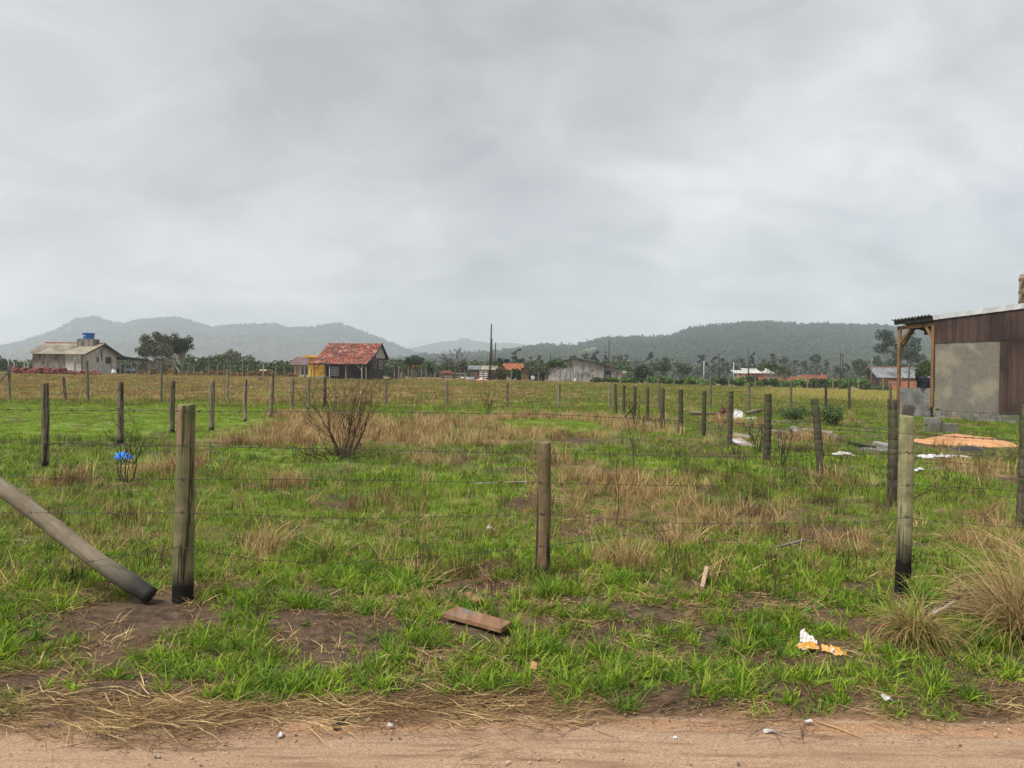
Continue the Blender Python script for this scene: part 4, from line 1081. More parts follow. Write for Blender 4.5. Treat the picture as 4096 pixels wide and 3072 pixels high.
MB(A).box(xb - 2.5, xb - 2.4, yb + 2.0, yb + 6.0, 0, 2.1).build('white_panel', m_white, hA)
planks('plank_screen', A, (xb - 0.2, yb + 7.4), (xb - 0.2, yb + 14), 0, 2.2, 0.2, m_barn_plank, hA, 5)
w1 = window(A, (301 - 2048) / FPX * YA, (313.5 - 2048) / FPX * YA, at(305, 1446, YA).z - gA.z, at(305, 1431, YA).z - gA.z, YA, hA, 2, 1, fr=0.07)
y1, y2 = xb / ((384 - 2048) / FPX), xb / ((394 - 2048) / FPX)
window(A, y1, y2, at(389, 1450, y1).z - gA.z, at(389, 1426, y1).z - gA.z, xb, hA, 1, 1, m_plaster, 'x')
y1, y2 = xb / ((421.5 - 2048) / FPX), xb / ((442 - 2048) / FPX)
window(A, y1, y2, at(430, 1454, y1).z - gA.z, at(430, 1428, y1).z - gA.z, xb, hA, 3, 2, mat('frame_dark', (0.05, 0.05, 0.05), (0.09, 0.09, 0.09), 5), 'x')
yp = xb / ((405 - 2048) / FPX)
MB(A).tube([(xb + 0.06, yp, zr - 0.9), (xb + 0.06, yp, ze - 1.0)], 0.06, 6).build('drain_pipe', m_dark, hA)
# concrete plinth on the roof with its blue tank
xt0, xt1 = (315 - 2048) / FPX * (ym - 1), (377 - 2048) / FPX * (ym - 1)
zt0, zt1 = at(345, 1394, ym - 1).z - gA.z, at(345, 1356, ym - 1).z - gA.z
pl = MB(A)
pl.box(xt0, xt1, ym - 1.5, ym + 0.3, ze + 0.9, zt1)
pl.build('tank_plinth', mat('concrete_stained', (0.13, 0.12, 0.095), (0.27, 0.25, 0.20), 3, (1, 1, 0.15), c3=(0.09, 0.08, 0.065), big=1.2), hA)
def water_tank(loc, r, h, m, label, mark=None):
    t = thing('water_tank', loc, label, 'water tank')
    MB().lathe(loc, [(r * 0.78, 0), (r * 0.80, 0.02), (r * 0.97, h * 0.84), (r * 1.02, h * 0.84), (r * 1.02, h * 0.88)], 24).build('tank_body', m, t, True)
    MB().lathe(Vector(loc) + Vector((0, 0, h * 0.885)), [(r * 1.04, 0), (r * 1.04, 0.03), (r * 0.6, h * 0.10), (0.05, h * 0.12)], 24).build('tank_lid', m, t, True)
    if mark:
        n = 8; a0, a1 = mark[0], mark[1]
        m2 = MB(); q = []
        for i in range(n + 1):
            a = a0 + (a1 - a0) * i / n
            for zf, rf in ((mark[2], 0), (mark[3], 0)):
                rr = r * (0.80 + 0.17 * (zf / 0.84)) + 0.006
                q.append((loc[0] + rr * math.cos(a), loc[1] + rr * math.sin(a), loc[2] + h * zf))
        m2.add(q, [(2 * i, 2 * i + 2, 2 * i + 3, 2 * i + 1) for i in range(n)])
        m2.build('printed_mark', m_white, t)
    return t
xt = (xt0 + xt1) / 2
water_tank((xt + 0.03, ym - 0.6, gA.z + zt1), 0.80, (at(345, 1330, ym - 1).z - gA.z - zt1), m_blue, 'bright blue water tank on the concrete plinth of the plank house roof', (-2.1, -1.65, 0.42, 0.60))

# ---- tarred plank house under red tiles
R = frame((-18.0, 90.0, gy(1464, 90).z), -8)
zg = R.translation.z
E0 = at(1464, 1457, 90).z - zg; ZR = at(1527, 1376, 96.2).z - zg; EB = at(1554, 1436, 99).z - zg
hR = thing('tiled_house', R.translation, 'dark plank house with a porch under a mossy red tile roof', 'house')
W = 7.45
frontp = [(0, E0), (2.4, E0 + (ZR - E0) * 0.31), (4.3, E0 + (ZR - E0) * 0.62), (6.25, ZR)]
tiles('roof_tiles', R, -W, 0.0, frontp, 0.235, m_tile_red, hR, 3)
tiles('rear_roof_tiles', R, -W, 0.0, [(9.15, EB), (6.25, ZR)], 0.235, m_tile_red, hR, 4)
m = MB(R)
for p, q in zip(frontp[:-1], frontp[1:]):
    m.prism([(-W + 0.03, p[0], p[1] - 0.05), (-W + 0.03, q[0], q[1] - 0.05), (-W + 0.03, q[0], q[1] - 0.12), (-W + 0.03, p[0], p[1] - 0.12)], (W - 0.06, 0, 0))
m.prism([(-W + 0.03, 6.26, ZR - 0.05), (-W + 0.03, 9.1, EB - 0.03), (-W + 0.03, 9.1, EB - 0.10), (-W + 0.03, 6.26, ZR - 0.12)], (W - 0.06, 0, 0))
m.build('roof_deck', m_dark, hR)
ridge = MB(R)
for i in range(22):
    x0 = -W + W * i / 22; ridge.tube([(x0, 6.25, ZR + 0.04 + 0.01 * (i % 2)), (x0 + W / 22 + 0.03, 6.25, ZR + 0.06)], [0.12, 0.10], 6)
rg = ridge.build('ridge_tiles', mat('ridge_pale', (0.16, 0.10, 0.085), (0.45, 0.36, 0.30), 4), hR); rg['kind'] = 'stuff'
m = MB(R)
for p, q in list(zip(frontp[:-1], frontp[1:])) + [((6.25, ZR), (9.15, EB))]:
    m.beam((0.03, p[0], p[1] - 0.06), (0.03, q[0], q[1] - 0.06), 0.05, 0.17)
m.build('barge_board', m_dark, hR)
wx0, wx1, wy0, wy1 = lx(R, 1297, 2.1), -0.30, 2.1, 7.7
planks('front_wall', R, (wx0, wy0), (wx1, wy0), 0, E0 + 0.62, 0.17, m_dark_plank, hR, 11)
gz = at(1520, 1431, 94).z - zg
def gabz(t):
    y = wy0 + (wy1 - wy0) * t
    return min(gz, float(np.interp(y, [p[0] for p in frontp] + [9.15], [p[1] for p in frontp] + [EB])) - 0.15)
planks('gable_wall', R, (wx1, wy0 + 0.06), (wx1, wy1), 0, gabz, 0.17, m_dark_plank, hR, 12)
def gabt(t):
    y = 4.4 + (8.3 - 4.4) * t
    return max(gz + 0.05, float(np.interp(y, [p[0] for p in frontp] + [9.15], [p[1] for p in frontp] + [EB])) - 0.16)
planks('gable_boards', R, (wx1 + 0.04, 4.4), (wx1 + 0.04, 8.3), gz - 0.05, gabt, 0.2, m_pale_plank, hR, 13)
MB(R).box(wx0, wx0 + 0.1, wy0 + 0.05, wy1, 0, E0 + 0.5).build('side_wall', m_dark_plank, hR)
MB(R).box(wx0 + 0.1, wx1 - 0.06, wy1 - 0.1, wy1, 0, EB - 0.1).build('rear_wall', m_dark_plank, hR)
for px, mm_ in ((1256, m_timber), (1318, m_pale_plank), (1383, m_grey_plank), (1447, m_pale_plank)):
    x = lx(R, px, 0.25)
    MB(R).beam((x, 0.25, -0.1), (x, 0.25, E0 + 0.06), 0.11, 0.11).build('porch_post', mm_, hR)
MB(R).beam((-W + 0.1, 0.25, E0 + 0.04), (-0.1, 0.25, E0 + 0.04), 0.09, 0.13).build('porch_beam', m_dark, hR)
xq = lx(R, 1256, 0.25); MB(R).beam((xq + 0.05, 0.25, E0 - 0.75), (xq + 0.9, 0.25, E0 - 0.02), 0.07, 0.09).build('porch_brace', m_timber, hR)
xq = lx(R, 1447, 0.25); MB(R).beam((xq - 0.05, 0.25, E0 - 0.65), (xq - 0.75, 0.25, E0 - 0.02), 0.07, 0.09).build('porch_brace', m_pale_plank, hR)
x0, x1 = lx(R, 1325, 2.1), lx(R, 1355, 2.1)
wz0, wz1 = at(1340, 1503, 92).z - zg, at(1340, 1467, 92).z - zg
window(R, x0, (x0 + x1) / 2 - 0.01, wz0, wz1, 2.06, hR, 2, 3, fr=0.06); window(R, (x0 + x1) / 2 + 0.01, x1, wz0, wz1, 2.06, hR, 2, 3, fr=0.06)
x0, x1 = lx(R, 1299, 2.1), lx(R, 1304, 2.1)
MB(R).box(x0, x1, 2.0, 2.05, 0.2, E0 + 0.3).build('corner_board', m_pale_plank, hR)
for a, b, c1, c2, fm_ in ((1489, 1503, 1437, 1474, m_grey_plank), (1514, 1526, 1441, 1476, m_pale_plank)):
    y0, y1 = ly(R, a, wx1 + 0.05), ly(R, b, wx1 + 0.05)
    window(R, min(y0, y1), max(y0, y1), at(a, c2, 94).z - zg, at(a, c1, 94).z - zg, wx1 + 0.06, hR, 2, 2, fm_, 'x', fr=0.09)
tag(MB(frame((-24.3, 90.8, gy(1270, 90.8).z), -8)).box(0, 1.4, 0, 0.5, 0, 0.35).box(0.1, 1.3, 0.05, 0.45, 0.35, 0.42).build('bench', m_grey_plank), 'low plank bench under the porch edge of the tiled house', 'bench')

# ---- yellow house behind it, and the mint green one
gY = gy(1260, 108)
x0, x1 = (1233 - 2048) / FPX * 108, (1330 - 2048) / FPX * 108
hY = thing('yellow_house', (x0, 108, gY.z), 'bright yellow flat roofed house behind the red tiled one', 'house')
zt = at(1250, 1430, 108).z - gY.z
Y_ = Matrix.Translation((0, 0, gY.z))
MB(Y_).box(x0, x1, 108, 116, -0.3, zt).build('wall', m_yellow, hY)
MB(Y_).box((1209 - 2048) / FPX * 107, x1 + 0.4, 107, 116.6, zt + 0.003, zt + 0.28).build('roof_slab', m_yellow, hY)
MB(Y_).beam((x0 + 1.6, 107.9, 0.3), (x0 + 4.0, 107.9, 2.4), 0.05, 0.05).build('hose', m_dark, hY)
gM = gy(1200, 120)
Mn = Matrix.Translation((0, 0, gM.z))
x0, x1 = (1176 - 2048) / FPX * 120, (1262 - 2048) / FPX * 120
zt = at(1200, 1459, 120).z - gM.z; zrd = at(1200, 1428, 124).z - gM.z
hM = thing('mint_house', (x0, 120, gM.z), 'mint green house with arched openings and a mauve tile roof', 'house')
MB(Mn).box(x0, x1, 120, 127, -0.3, zt).build('wall', m_mint, hM)
tiles('roof_tiles', Mn, x0 - 0.8, x1 + 0.5, [(119.2, zt - 0.05), (123.5, zrd)], 0.3, m_tile_mauve, hM, 21)
MB(Mn).prism([(x0 - 0.8, 119.25, zt - 0.06), (x0 - 0.8, 123.5, zrd - 0.04), (x0 - 0.8, 127.8, zt - 0.06)], (x1 - x0 + 1.3, 0, 0)).build('roof_frame', m_tile_mauve, hM)
def arch(M, xc, w, z0, z1, y, mt, fm, parent, name):
    pts = [(xc - w / 2, y, z0), (xc + w / 2, y, z0)] + [(xc + w / 2 * math.cos(a), y, z1 - w / 2 + w / 2 * math.sin(a)) for a in [math.pi * i / 8 for i in range(9)]]
    f = MB(M).prism([(xc + (p[0] - xc) * 1.22, p[1], z0 + (p[2] - z0) * 1.05) for p in pts], (0, -0.05, 0)).build(name, fm, parent)
    MB(M).prism([(p[0], p[1] - 0.055, p[2]) for p in pts], (0, -0.03, 0)).build('panel', mt, f)
X_ = lambda px, Y: (px - 2048) / FPX * Y
arch(Mn, X_(1189.5, 120), 0.62, 0.0, at(1190, 1465, 120).z - gM.z, 119.99, m_terra, m_white, hM, 'door')
arch(Mn, X_(1210, 120), 0.42, 0.45, at(1210, 1465, 120).z - gM.z, 119.99, m_glass, m_white, hM, 'window')
arch(Mn, X_(1227, 120), 0.42, 0.45, at(1227, 1466, 120).z - gM.z, 119.99, m_glass, m_white, hM, 'window')

# ---- low grey shed right of the tiled house
gS = gy(1565, 100); Ms = Matrix.Translation((0, 0, gS.z))
sh = thing('low_shed', (X_(1565, 100), 100, gS.z), 'low grey shed with a dark flat roof right of the tiled house', 'shed')
x0, x1 = X_(1533, 100), X_(1612, 100)
zt = at(1570, 1478, 100).z - gS.z
planks('plank_wall', Ms, (x0 + 0.8, 101), (x1, 101), 0, zt - 0.1, 0.2, m_barn_plank, sh, 31)
MB(Ms).box(x0, x1 + 0.3, 99.6, 103, zt - 0.07, zt).build('roof', m_dark, sh)
MB(Ms).box(x0, X_(1578, 99.4), 99.2, 99.5, zt - 0.75, zt - 0.55).build('counter', m_grey_plank, sh)
for q in (0.05, 0.9, 1.5): MB(Ms).beam((x0 + q, 99.35, -0.1), (x0 + q, 99.35, zt - 0.75), 0.09, 0.09).build('leg', m_dark, sh)
MB(Ms).box(X_(1600, 100.5), X_(1608, 100.5), 100.3, 100.6, 0.2, zt - 0.4).build('white_board', m_white, sh)

# ---- cattle shed with a tin roof, rails before it
gC = gy(1920, 116); Mc = Matrix.Translation((0, 0, gC.z))
x0, x1 = X_(1884, 116), X_(1990, 116)
zt = at(1900, 1478, 116).z - gC.z; zrd = at(1900, 1462, 119).z - gC.z
cs = thing('cattle_shed', (x0, 116, gC.z), 'open cattle shed with a two tone tin roof behind the pole row', 'shed')
xm = X_(1925, 116)
corrug('roof_sheet', Mc, x0 - 0.6, xm - 0.02, (115.2, zt), (119, zrd), 0.5, 0.03, m_fibre_grey, cs)
corrug('roof_sheet', Mc, xm, x1, (115.2, zt), (119, zrd), 0.5, 0.03, m_fibre, cs)
MB(Mc).box(x0, x1, 121, 121.2, 0, zrd - 0.1).build('rear_wall', m_dark, cs)
for q in (0.1, 1.9, 3.0, 4.1): MB(Mc).beam((x0 + q, 115.6, -0.2), (x0 + q, 115.6, zt - 0.02), 0.14, 0.14).build('post', m_grey_plank, cs)
for i in range(4): MB(Mc).box(X_(1917, 115.5), X_(1950, 115.5), 115.35, 115.42, 0.35 + 0.32 * i, 0.52 + 0.32 * i).build('rail', m_white, cs)
MB(Mc).box(xm + 0.3, x1, 116, 116.15, zt - 1.0, zt - 0.15).build('front_board', m_fibre, cs)

# ---- house with orange tiles and a tower tank
gO = gy(2050, 130); Mo = Matrix.Translation((0, 0, gO.z))
ho = thing('orange_roof_house', (X_(2050, 130), 130, gO.z), 'pale low house with orange tiles half hidden by bushes', 'house')
x0, x1 = X_(1990, 130), X_(2086, 130)
zt = at(2040, 1478, 130).z - gO.z; zrd = at(2040, 1454, 134).z - gO.z
MB(Mo).box(x0, x1, 130, 138, -0.3, zt).build('wall', m_plaster, ho)
tiles('roof_tiles', Mo, x0 - 0.5, x1 + 0.4, [(129.4, zt - 0.1), (134, zrd)], 0.33, m_tile_orange, ho, 41)
MB(Mo).prism([(x0 - 0.4, 129.5, zt - 0.12), (x0 - 0.4, 134, zrd - 0.05), (x0 - 0.4, 138.6, zt - 0.12)], (x1 - x0 + 0.7, 0, 0)).build('gable', m_tile_orange, ho)
window(Mo, X_(2032, 130), X_(2044, 130), 0.3, 1.9, 130, ho, 2, 2)
tw = thing('tank_stand', (X_(2026, 139.5), 139.5, gO.z), 'dark timber stand carrying the navy tank behind the orange tiled house', 'tank stand')
zt = at(2026, 1452, 139.5).z
for dx in (-0.75, 0.75):
    for dy in (-0.75, 0.75): MB().beam((tw.location.x + dx, 139.5 + dy, gO.z - 0.3), (tw.location.x + dx, 139.5 + dy, zt - 0.15), 0.14, 0.14).build('leg', m_dark, tw)
MB().box(tw.location.x - 1, tw.location.x + 1, 138.5, 140.5, zt - 0.15, zt).build('platform', m_dark, tw)
water_tank((tw.location.x, 139.5, zt), 0.62, at(2026, 1436, 139.5).z - zt, m_navy, 'navy water tank on the timber stand behind the orange tiled house')

# ---- weathered barn with lean-to
YB = 118.0
gB = gy(2302, YB); Mb = Matrix.Translation((0, 0, gB.z))
xL, xP, xR = X_(2196, YB), X_(2302, YB), X_(2414, YB)
zP = at(2302, 1432, YB).z - gB.z; zRt = at(2414, 1457, YB).z - gB.z; xLL = X_(2087, YB); zLL = at(2087, 1472, YB).z - gB.z
zL = at(2196, 1455, YB).z - gB.z
bn = thing('plank_barn', (xP, YB, gB.z), 'silver grey plank barn with a low pitched gable', 'barn')
def bz(t):
    x = xL + (xR - xL) * t
    return float(np.interp(x, [xL, xP, xR], [zL, zP, zRt])) - 0.08
zmid = at(2302, 1460, YB).z - gB.z
planks('gable_wall', Mb, (xL, YB), (xR, YB), -0.1, lambda t: min(zmid, bz(t)), 0.22, m_barn_plank, bn, 51)
planks('upper_gable_wall', Mb, (xL + 0.2, YB - 0.03), (xR, YB - 0.03), zmid - 0.05, lambda t: max(zmid - 0.04, bz((0.2 + t * (xR - xL - 0.2)) / (xR - xL))), 0.22, m_barn_plank, bn, 52)
MB(Mb).box(xR - 0.1, xR, YB + 0.05, YB + 14, -0.1, zRt - 0.1).build('side_wall', m_barn_plank, bn)
for (a, za), (b, zb_) in (((xLL, zLL), (xP - 0.02, zP)), ((xP + 0.02, zP), (xR + 0.3, zRt - 0.05))):
    MB(Mb).prism([(a, YB - 0.5, za), (b, YB - 0.5, zb_), (b, YB - 0.5, zb_ + 0.06), (a, YB - 0.5, za + 0.06)], (0, 14.5, 0)).build('roof', m_fibre_grey, bn)
    MB(Mb).beam((a, YB - 0.55, za - 0.05), (b, YB - 0.55, zb_ - 0.05), 0.05, 0.13).build('fascia', m_dark, bn)
for px in (2096, 2103, 2109): MB(Mb).beam((X_(px, YB), YB, -0.2), (X_(px, YB), YB, zLL + 0.05), 0.16, 0.16).build('lean_to_post', m_timber, bn)
planks('hatch', Mb, (X_(2356, YB), YB - 0.08), (X_(2376, YB), YB - 0.08), 1.75, 2.1, 0.12, m_grey_plank, bn, 53, stuff=False)
planks('picket_panel', Mb, (X_(2194, 112), 112), (X_(2250, 112), 112), 0, 0.75, 0.26, m_pale_plank, bn, 54, gap=0.06)
# low pale roof between the lean-to and the barn
lp_ = thing('low_roof_shed', (X_(2140, 128), 128, gB.z), 'low open shed with a pale sloping roof behind the lean-to', 'shed')
za, zb2 = at(2110, 1478, 130).z - gB.z, at(2175, 1494, 126).z - gB.z
MB(Mb).prism([(X_(2105, 128), 126, at(2105, 1480, 128).z - gB.z), (X_(2178, 128), 126, zb2), (X_(2178, 128), 126, zb2 + 0.1), (X_(2105, 128), 126, at(2105, 1480, 128).z - gB.z + 0.1)], (0, 7, 0)).build('roof', m_fibre_pale, lp_)
for px in (2118, 2138, 2158, 2176): MB(Mb).beam((X_(px, 126.3), 126.3, -0.2), (X_(px, 126.3), 126.3, zb2 + 0.02), 0.12, 0.12).build('post', m_dark, lp_)
MB(Mb).box(X_(2120, 130), X_(2178, 130), 130, 130.1, -0.1, zb2 - 0.1).build('rear_wall', m_grey_plank, lp_)
# plank annex with exposed brick
an = thing('plank_annex', (X_(2440, 119), 119, gB.z), 'plank annex with bare orange brick above it beside the barn', 'shed')
x0, x1 = xR + 0.05, X_(2489, 119)
za, zb3 = at(2408, 1473, 119).z - gB.z, at(2489, 1486, 119).z - gB.z
planks('plank_wall', Mb, (x0, 119), (x1, 119), -0.1, lambda t: za + (zb3 - za) * t - 0.05, 0.24, m_barn_plank, an, 61)
MB(Mb).prism([(x0, 118.6, za), (x1 + 0.2, 118.6, zb3), (x1 + 0.2, 118.6, zb3 + 0.07), (x0, 118.6, za + 0.07)], (0, 5, 0)).build('roof', m_fibre_grey, an)
MB(Mb).box(x0, X_(2446, 120.5), 120.5, 123, za - 0.4, at(2420, 1462, 120.5).z - gB.z).build('brick_wall', m_brick, an)
MB(Mb).prism([(x0, 120, at(2408, 1459, 120).z - gB.z), (X_(2456, 120), 120, at(2456, 1467, 120).z - gB.z), (X_(2456, 120), 120, at(2456, 1467, 120).z - gB.z + 0.06), (x0, 120, at(2408, 1459, 120).z - gB.z + 0.06)], (0, 4, 0)).build('upper_roof', m_fibre_grey, an)
st_ = thing('tank_stand', (X_(2431, 115.5), 115.5, gB.z), 'low timber stand before the plank annex', 'tank stand')
for dx in (-0.4, 0.4):
    for dy in (-0.4, 0.4): MB().beam((st_.location.x + dx, 115.5 + dy, T(st_.location.x, 115.5) - 0.1), (st_.location.x + dx, 115.5 + dy, at(2431, 1499, 115.5).z), 0.1, 0.1).build('leg', m_dark, st_)
MB().box(st_.location.x - 0.55, st_.location.x + 0.55, 114.95, 116.05, at(2431, 1499, 115.5).z, at(2431, 1497, 115.5).z).build('platform', m_dark, st_)
water_tank((st_.location.x, 115.5, at(2431, 1497, 115.5).z), 0.55, at(2431, 1482, 115.5).z - at(2431, 1497, 115.5).z, m_navy, 'navy water tank before the plank annex')
gP = gy(2493, 140); Mp = Matrix.Translation((0, 0, gP.z))
pk = thing('pink_house', (X_(2493, 140), 140, gP.z), 'tiny pale pink house right of the plank annex', 'house')
zt = at(2493, 1490, 140).z - gP.z
MB(Mp).box(X_(2480, 140), X_(2503, 140), 140, 145, -0.5, zt).build('wall', mat('paint_pale_pink', (0.55, 0.40, 0.33), (0.66, 0.50, 0.42), 2), pk)
MB(Mp).box(X_(2478, 139.5), X_(2507, 139.5), 139.4, 145.4, zt + 0.004, zt + 0.16).build('roof_slab', m_white, pk)
window(Mp, X_(2492, 140), X_(2499, 140), zt - 0.9, zt - 0.45, 140, pk, 1, 1, m_dark)

# ---- brick sheds with pale roofs, and the long brick wall
gK = gy(3030, 185); Mk = Matrix.Translation((0, 0, gK.z))
bk = thing('brick_shed', (X_(3030, 185), 185, gK.z), 'brick shed with two pale sheet roofs behind the umbrella tree', 'shed')
z1, z2 = at(3040, 1492, 185).z - gK.z, at(3040, 1474, 190).z - gK.z
MB(Mk).box(X_(2990, 185), X_(3093, 185), 185, 194, -0.5, z1).build('wall', m_terra, bk)
corrug('roof_sheet', Mk, X_(2985, 185), X_(3096, 185), (184.3, z1 - 0.05), (190, z2), 0.9, 0.04, m_fibre_pale, bk)
MB(Mk).prism([(X_(2990, 185), 184.6, z1 - 0.1), (X_(2990, 185), 190, z2 - 0.04), (X_(2990, 185), 195, z1 - 0.1)], (-0.2, 0, 0)).build('gable', m_dark, bk)
z3, z4 = at(2960, 1493, 180).z - gK.z, at(2960, 1481, 184).z - gK.z
corrug('roof_sheet', Mk, X_(2938, 180), X_(2988, 180), (179.5, z3), (184, z4), 0.9, 0.04, m_fibre_pale, bk)
for px in (2941, 2962, 2984): MB(Mk).beam((X_(px, 180), 180, -0.5), (X_(px, 180), 180, z3), 0.2, 0.2).build('post', m_dark, bk)
gW = gy(3150, 165)
bw = thing('brick_wall', gW, 'long unplastered orange brick wall behind the green bushes', 'wall')
for i in range(10):
    p0, p1 = 2938 + 41 * i, 2938 + 41 * (i + 1)
    x0, x1 = X_(p0, 165), X_(p1, 165) - 0.03
    zg_ = T(x0, 165) - 0.6
    MB().box(x0, x1, 165, 165.2, zg_, at(p0, 1506 + i * 1.0, 165).z).build('brick_panel', m_brick if i % 3 else m_brick_pale, bw)
    MB().box(x1 - 0.12, x1 + 0.12, 164.9, 165.3, zg_, at(p0, 1504.5 + i * 1.0, 165).z).build('pier', m_terra, bw)
gQ = gy(3250, 178)
bq = thing('unfinished_brick_house', gQ, 'roofless unfinished orange brick house behind the long brick wall', 'house')
zt = at(3250, 1501, 178).z
MB().box(X_(3198, 178), X_(3308, 178), 178, 178.2, gQ.z - 0.5, zt).build('front_wall', m_brick, bq)
MB().box(X_(3198, 178), X_(3198, 178) + 0.2, 178.21, 184, gQ.z - 0.5, zt - 0.3).build('side_wall', m_brick, bq)
for i in range(9):
    x = X_(3198, 178) + 0.74 * i; MB().box(x, x + random.uniform(0.2, 0.5), 178, 178.2, zt + 0.002, zt + random.choice((0.1, 0.2, 0.3))).build('brick_course', m_brick, bq)

# ---- dark roofed house at the right
gH = gy(3520, 130)
H = frame((65.1, 130, gH.z), -10)
hh = thing('dark_roof_house', (65.1, 130, gH.z), 'red brown plank house with a wide dark grey roof', 'house')
ze_ = at(3513, 1510, 130).z - gH.z; zr_ = at(3480, 1470, 134.7).z - gH.z; zb_ = at(3448, 1499, 139.5).z - gH.z
for i in range(4):
    corrug('roof_sheet', H, -0.3 + 2.3 * i, -0.3 + 2.3 * (i + 1) - 0.03, (0, ze_), (4.7, zr_ - 0.02 * (i % 2)), 0.5, 0.035, m_fibre_grey, hh)
MB(H).prism([(-0.3, 4.72, zr_), (-0.3, 9.7, zb_), (-0.3, 9.7, zb_ - 0.08), (-0.3, 4.72, zr_ - 0.08)], (9.2, 0, 0)).build('rear_roof', m_fibre_grey, hh)
MB(H).box(-0.32, 8.9, 4.6, 4.82, zr_ + 0.03, zr_ + 0.13).build('ridge_cap', m_brick_pale, hh)
planks('gable_wall', H, (0.5, 1.2), (0.5, 8.4), -0.3, lambda t: float(np.interp(1.2 + 7.2 * t, [0, 4.7, 9.7], [ze_, zr_, zb_])) - 0.12, 0.2, m_redwood, hh, 71, side=-1)
MB(H).box(0.52, 8.4, 1.2, 1.4, -0.3, ze_ + 0.4).build('front_wall', m_brick_pale, hh)
MB(H).box(1.5, 7.0, -0.9, -0.7, -0.8, at(3580, 1524, 130).z - gH.z).build('brick_parapet', m_brick, hh)
for x in (0.6, 3.6, 6.9): MB(H).beam((x, -0.4, -0.6), (x, -0.4, ze_), 0.16, 0.16).build('porch_post', m_timber, hh)
m = MB(H); m.beam((-0.3, 0, ze_ - 0.08), (-0.3, 4.7, zr_ - 0.08), 0.05, 0.2); m.beam((-0.3, 4.71, zr_ - 0.08), (-0.3, 9.7, zb_ - 0.08), 0.05, 0.2); m.build('barge_board', m_dark, hh)

# ---- the near house at the right edge: dark boards, bare plaster, open porch
Cn = Vector((17.07, 29.6, T(17.07, 29.6)))
N_ = frame(Cn, -67.9)
nh = thing('board_clad_house', Cn, 'house clad in dark brown boards with a bare plaster patch and open corner porch', 'house')
SE = 9.0                       # the wall runs on out of the picture
PE = 2.67                       # end of the plaster patch
en = lambda s: 4.15 + 0.05 * s
RS = 0.20                       # fall of the roofs towards the back, per metre
m_board = mat('board_brown', (0.052, 0.030, 0.024), (0.105, 0.062, 0.049), 8, (1, 1, 0.06), rnd=0.13, rough=0.6, c3=(0.04, 0.023, 0.021), big=0.9)
def plaster_material():
    k = NT('plaster_patch')
    v = k.coord('Object'); n = k.noise(v, 9, 8, 0.65); n2 = k.noise(k.coord('Object', (0.5, 0.5, 0.6), (3.3, 1, 2.6)), 0.8, 4, 0.5, 0.25); n3 = k.noise(v, 1.6, 7, 0.65, 0.2)
    c = k.ramp(n, [(0.3, (0.155, 0.138, 0.112)), (0.7, (0.225, 0.203, 0.168))])
    c = k.mix(k.ramp(n2, [(0.50, 0.0), (0.55, 0.85)]), c, (0.285, 0.25, 0.185))
    c = k.mix(k.ramp(n3, [(0.52, 0.0), (0.66, 0.55)]), c, (0.15, 0.135, 0.11))
    c = k.mix(k.ramp(n, [(0.70, 0.0), (0.78, 0.6)]), c, (0.10, 0.085, 0.065))
    return k.finish(c, 0.95, k.math('ADD', n, n3), 0.6, 0.02, 0.1)
m_patch = plaster_material()
MB(N_).box(0.05, SE, 0.10, 0.25, 0.0, 3.9).build('core_wall', m_dark, nh)
# plaster skin with a broken lower edge
g = random.Random(5); n = 70; vs = []
for i in range(n + 1):
    s = 0.06 + (PE - 0.06) * i / n
    zb0 = 0.24 + 0.07 * math.sin(i * 0.25) * (i / n) + g.uniform(-0.05, 0.05) + (0.12 if i < 9 else 0)
    vs += [(s, 0.012 * math.sin(i * 0.4), zb0), (s, 0.0, 3.07), (s, 0.10, zb0), (s, 0.10, 3.07)]
fs = []
for i in range(n):
    a = 4 * i; b = a + 4; fs += [(a, b, b + 1, a + 1), (a, a + 2, b + 2, b)]
fs += [(0, 1, 3, 2), (4 * n, 4 * n + 2, 4 * n + 3, 4 * n + 1)]
MB(N_).add(vs, fs).build('plaster_skin', m_patch, nh)
bme = None
W_ = 0.098; nb_ = 0
def boards(z0f, z1f, s0, s1, y, seed):
    global bme
    g = random.Random(seed); s = s0
    while s < s1 - 0.02:
        w = W_ * g.uniform(0.9, 1.1); e = min(s + w - 0.007, s1)
        za_ = z0f(s) + g.uniform(-0.012, 0.012); zb_ = z1f((s + e) / 2)
        yy = y - g.uniform(0, 0.008)
        MB(N_).add([(s, yy, za_), (e, yy, za_), (e, yy, zb_), (s, yy, zb_), (s, yy + 0.022, za_), (e, yy + 0.022, za_), (e, yy + 0.022, zb_), (s, yy + 0.022, zb_)],
                   [(0, 1, 2, 3), (7, 6, 5, 4), (0, 4, 5, 1), (1, 5, 6, 2), (2, 6, 7, 3), (3, 7, 4, 0)]).build('board', m_board, nh)
        s += w
boards(lambda s: 3.05 + 0.0 * s, lambda s: en(s) - 0.16, 0.0, SE, -0.03, 81)
boards(lambda s: 0.34, lambda s: 3.035, PE + 0.01, SE, -0.025, 82)
# concrete blocks of the foot
m_block = mat('block_concrete', (0.13, 0.12, 0.10), (0.25, 0.235, 0.205), 6, rnd=0.2, c3=(0.13, 0.14, 0.09), big=1.5)
for rrow in range(3):
    s = -0.02 - 0.2 * (rrow % 2)
    while s < 7.5:
        a = max(s, 0.02); MB(N_).box(a, s + 0.385, -0.012 + g.uniform(-0.008, 0.008), 0.095, -0.25 + 0.2 * rrow, -0.06 + 0.2 * rrow).build('block', m_block, nh); s += 0.40
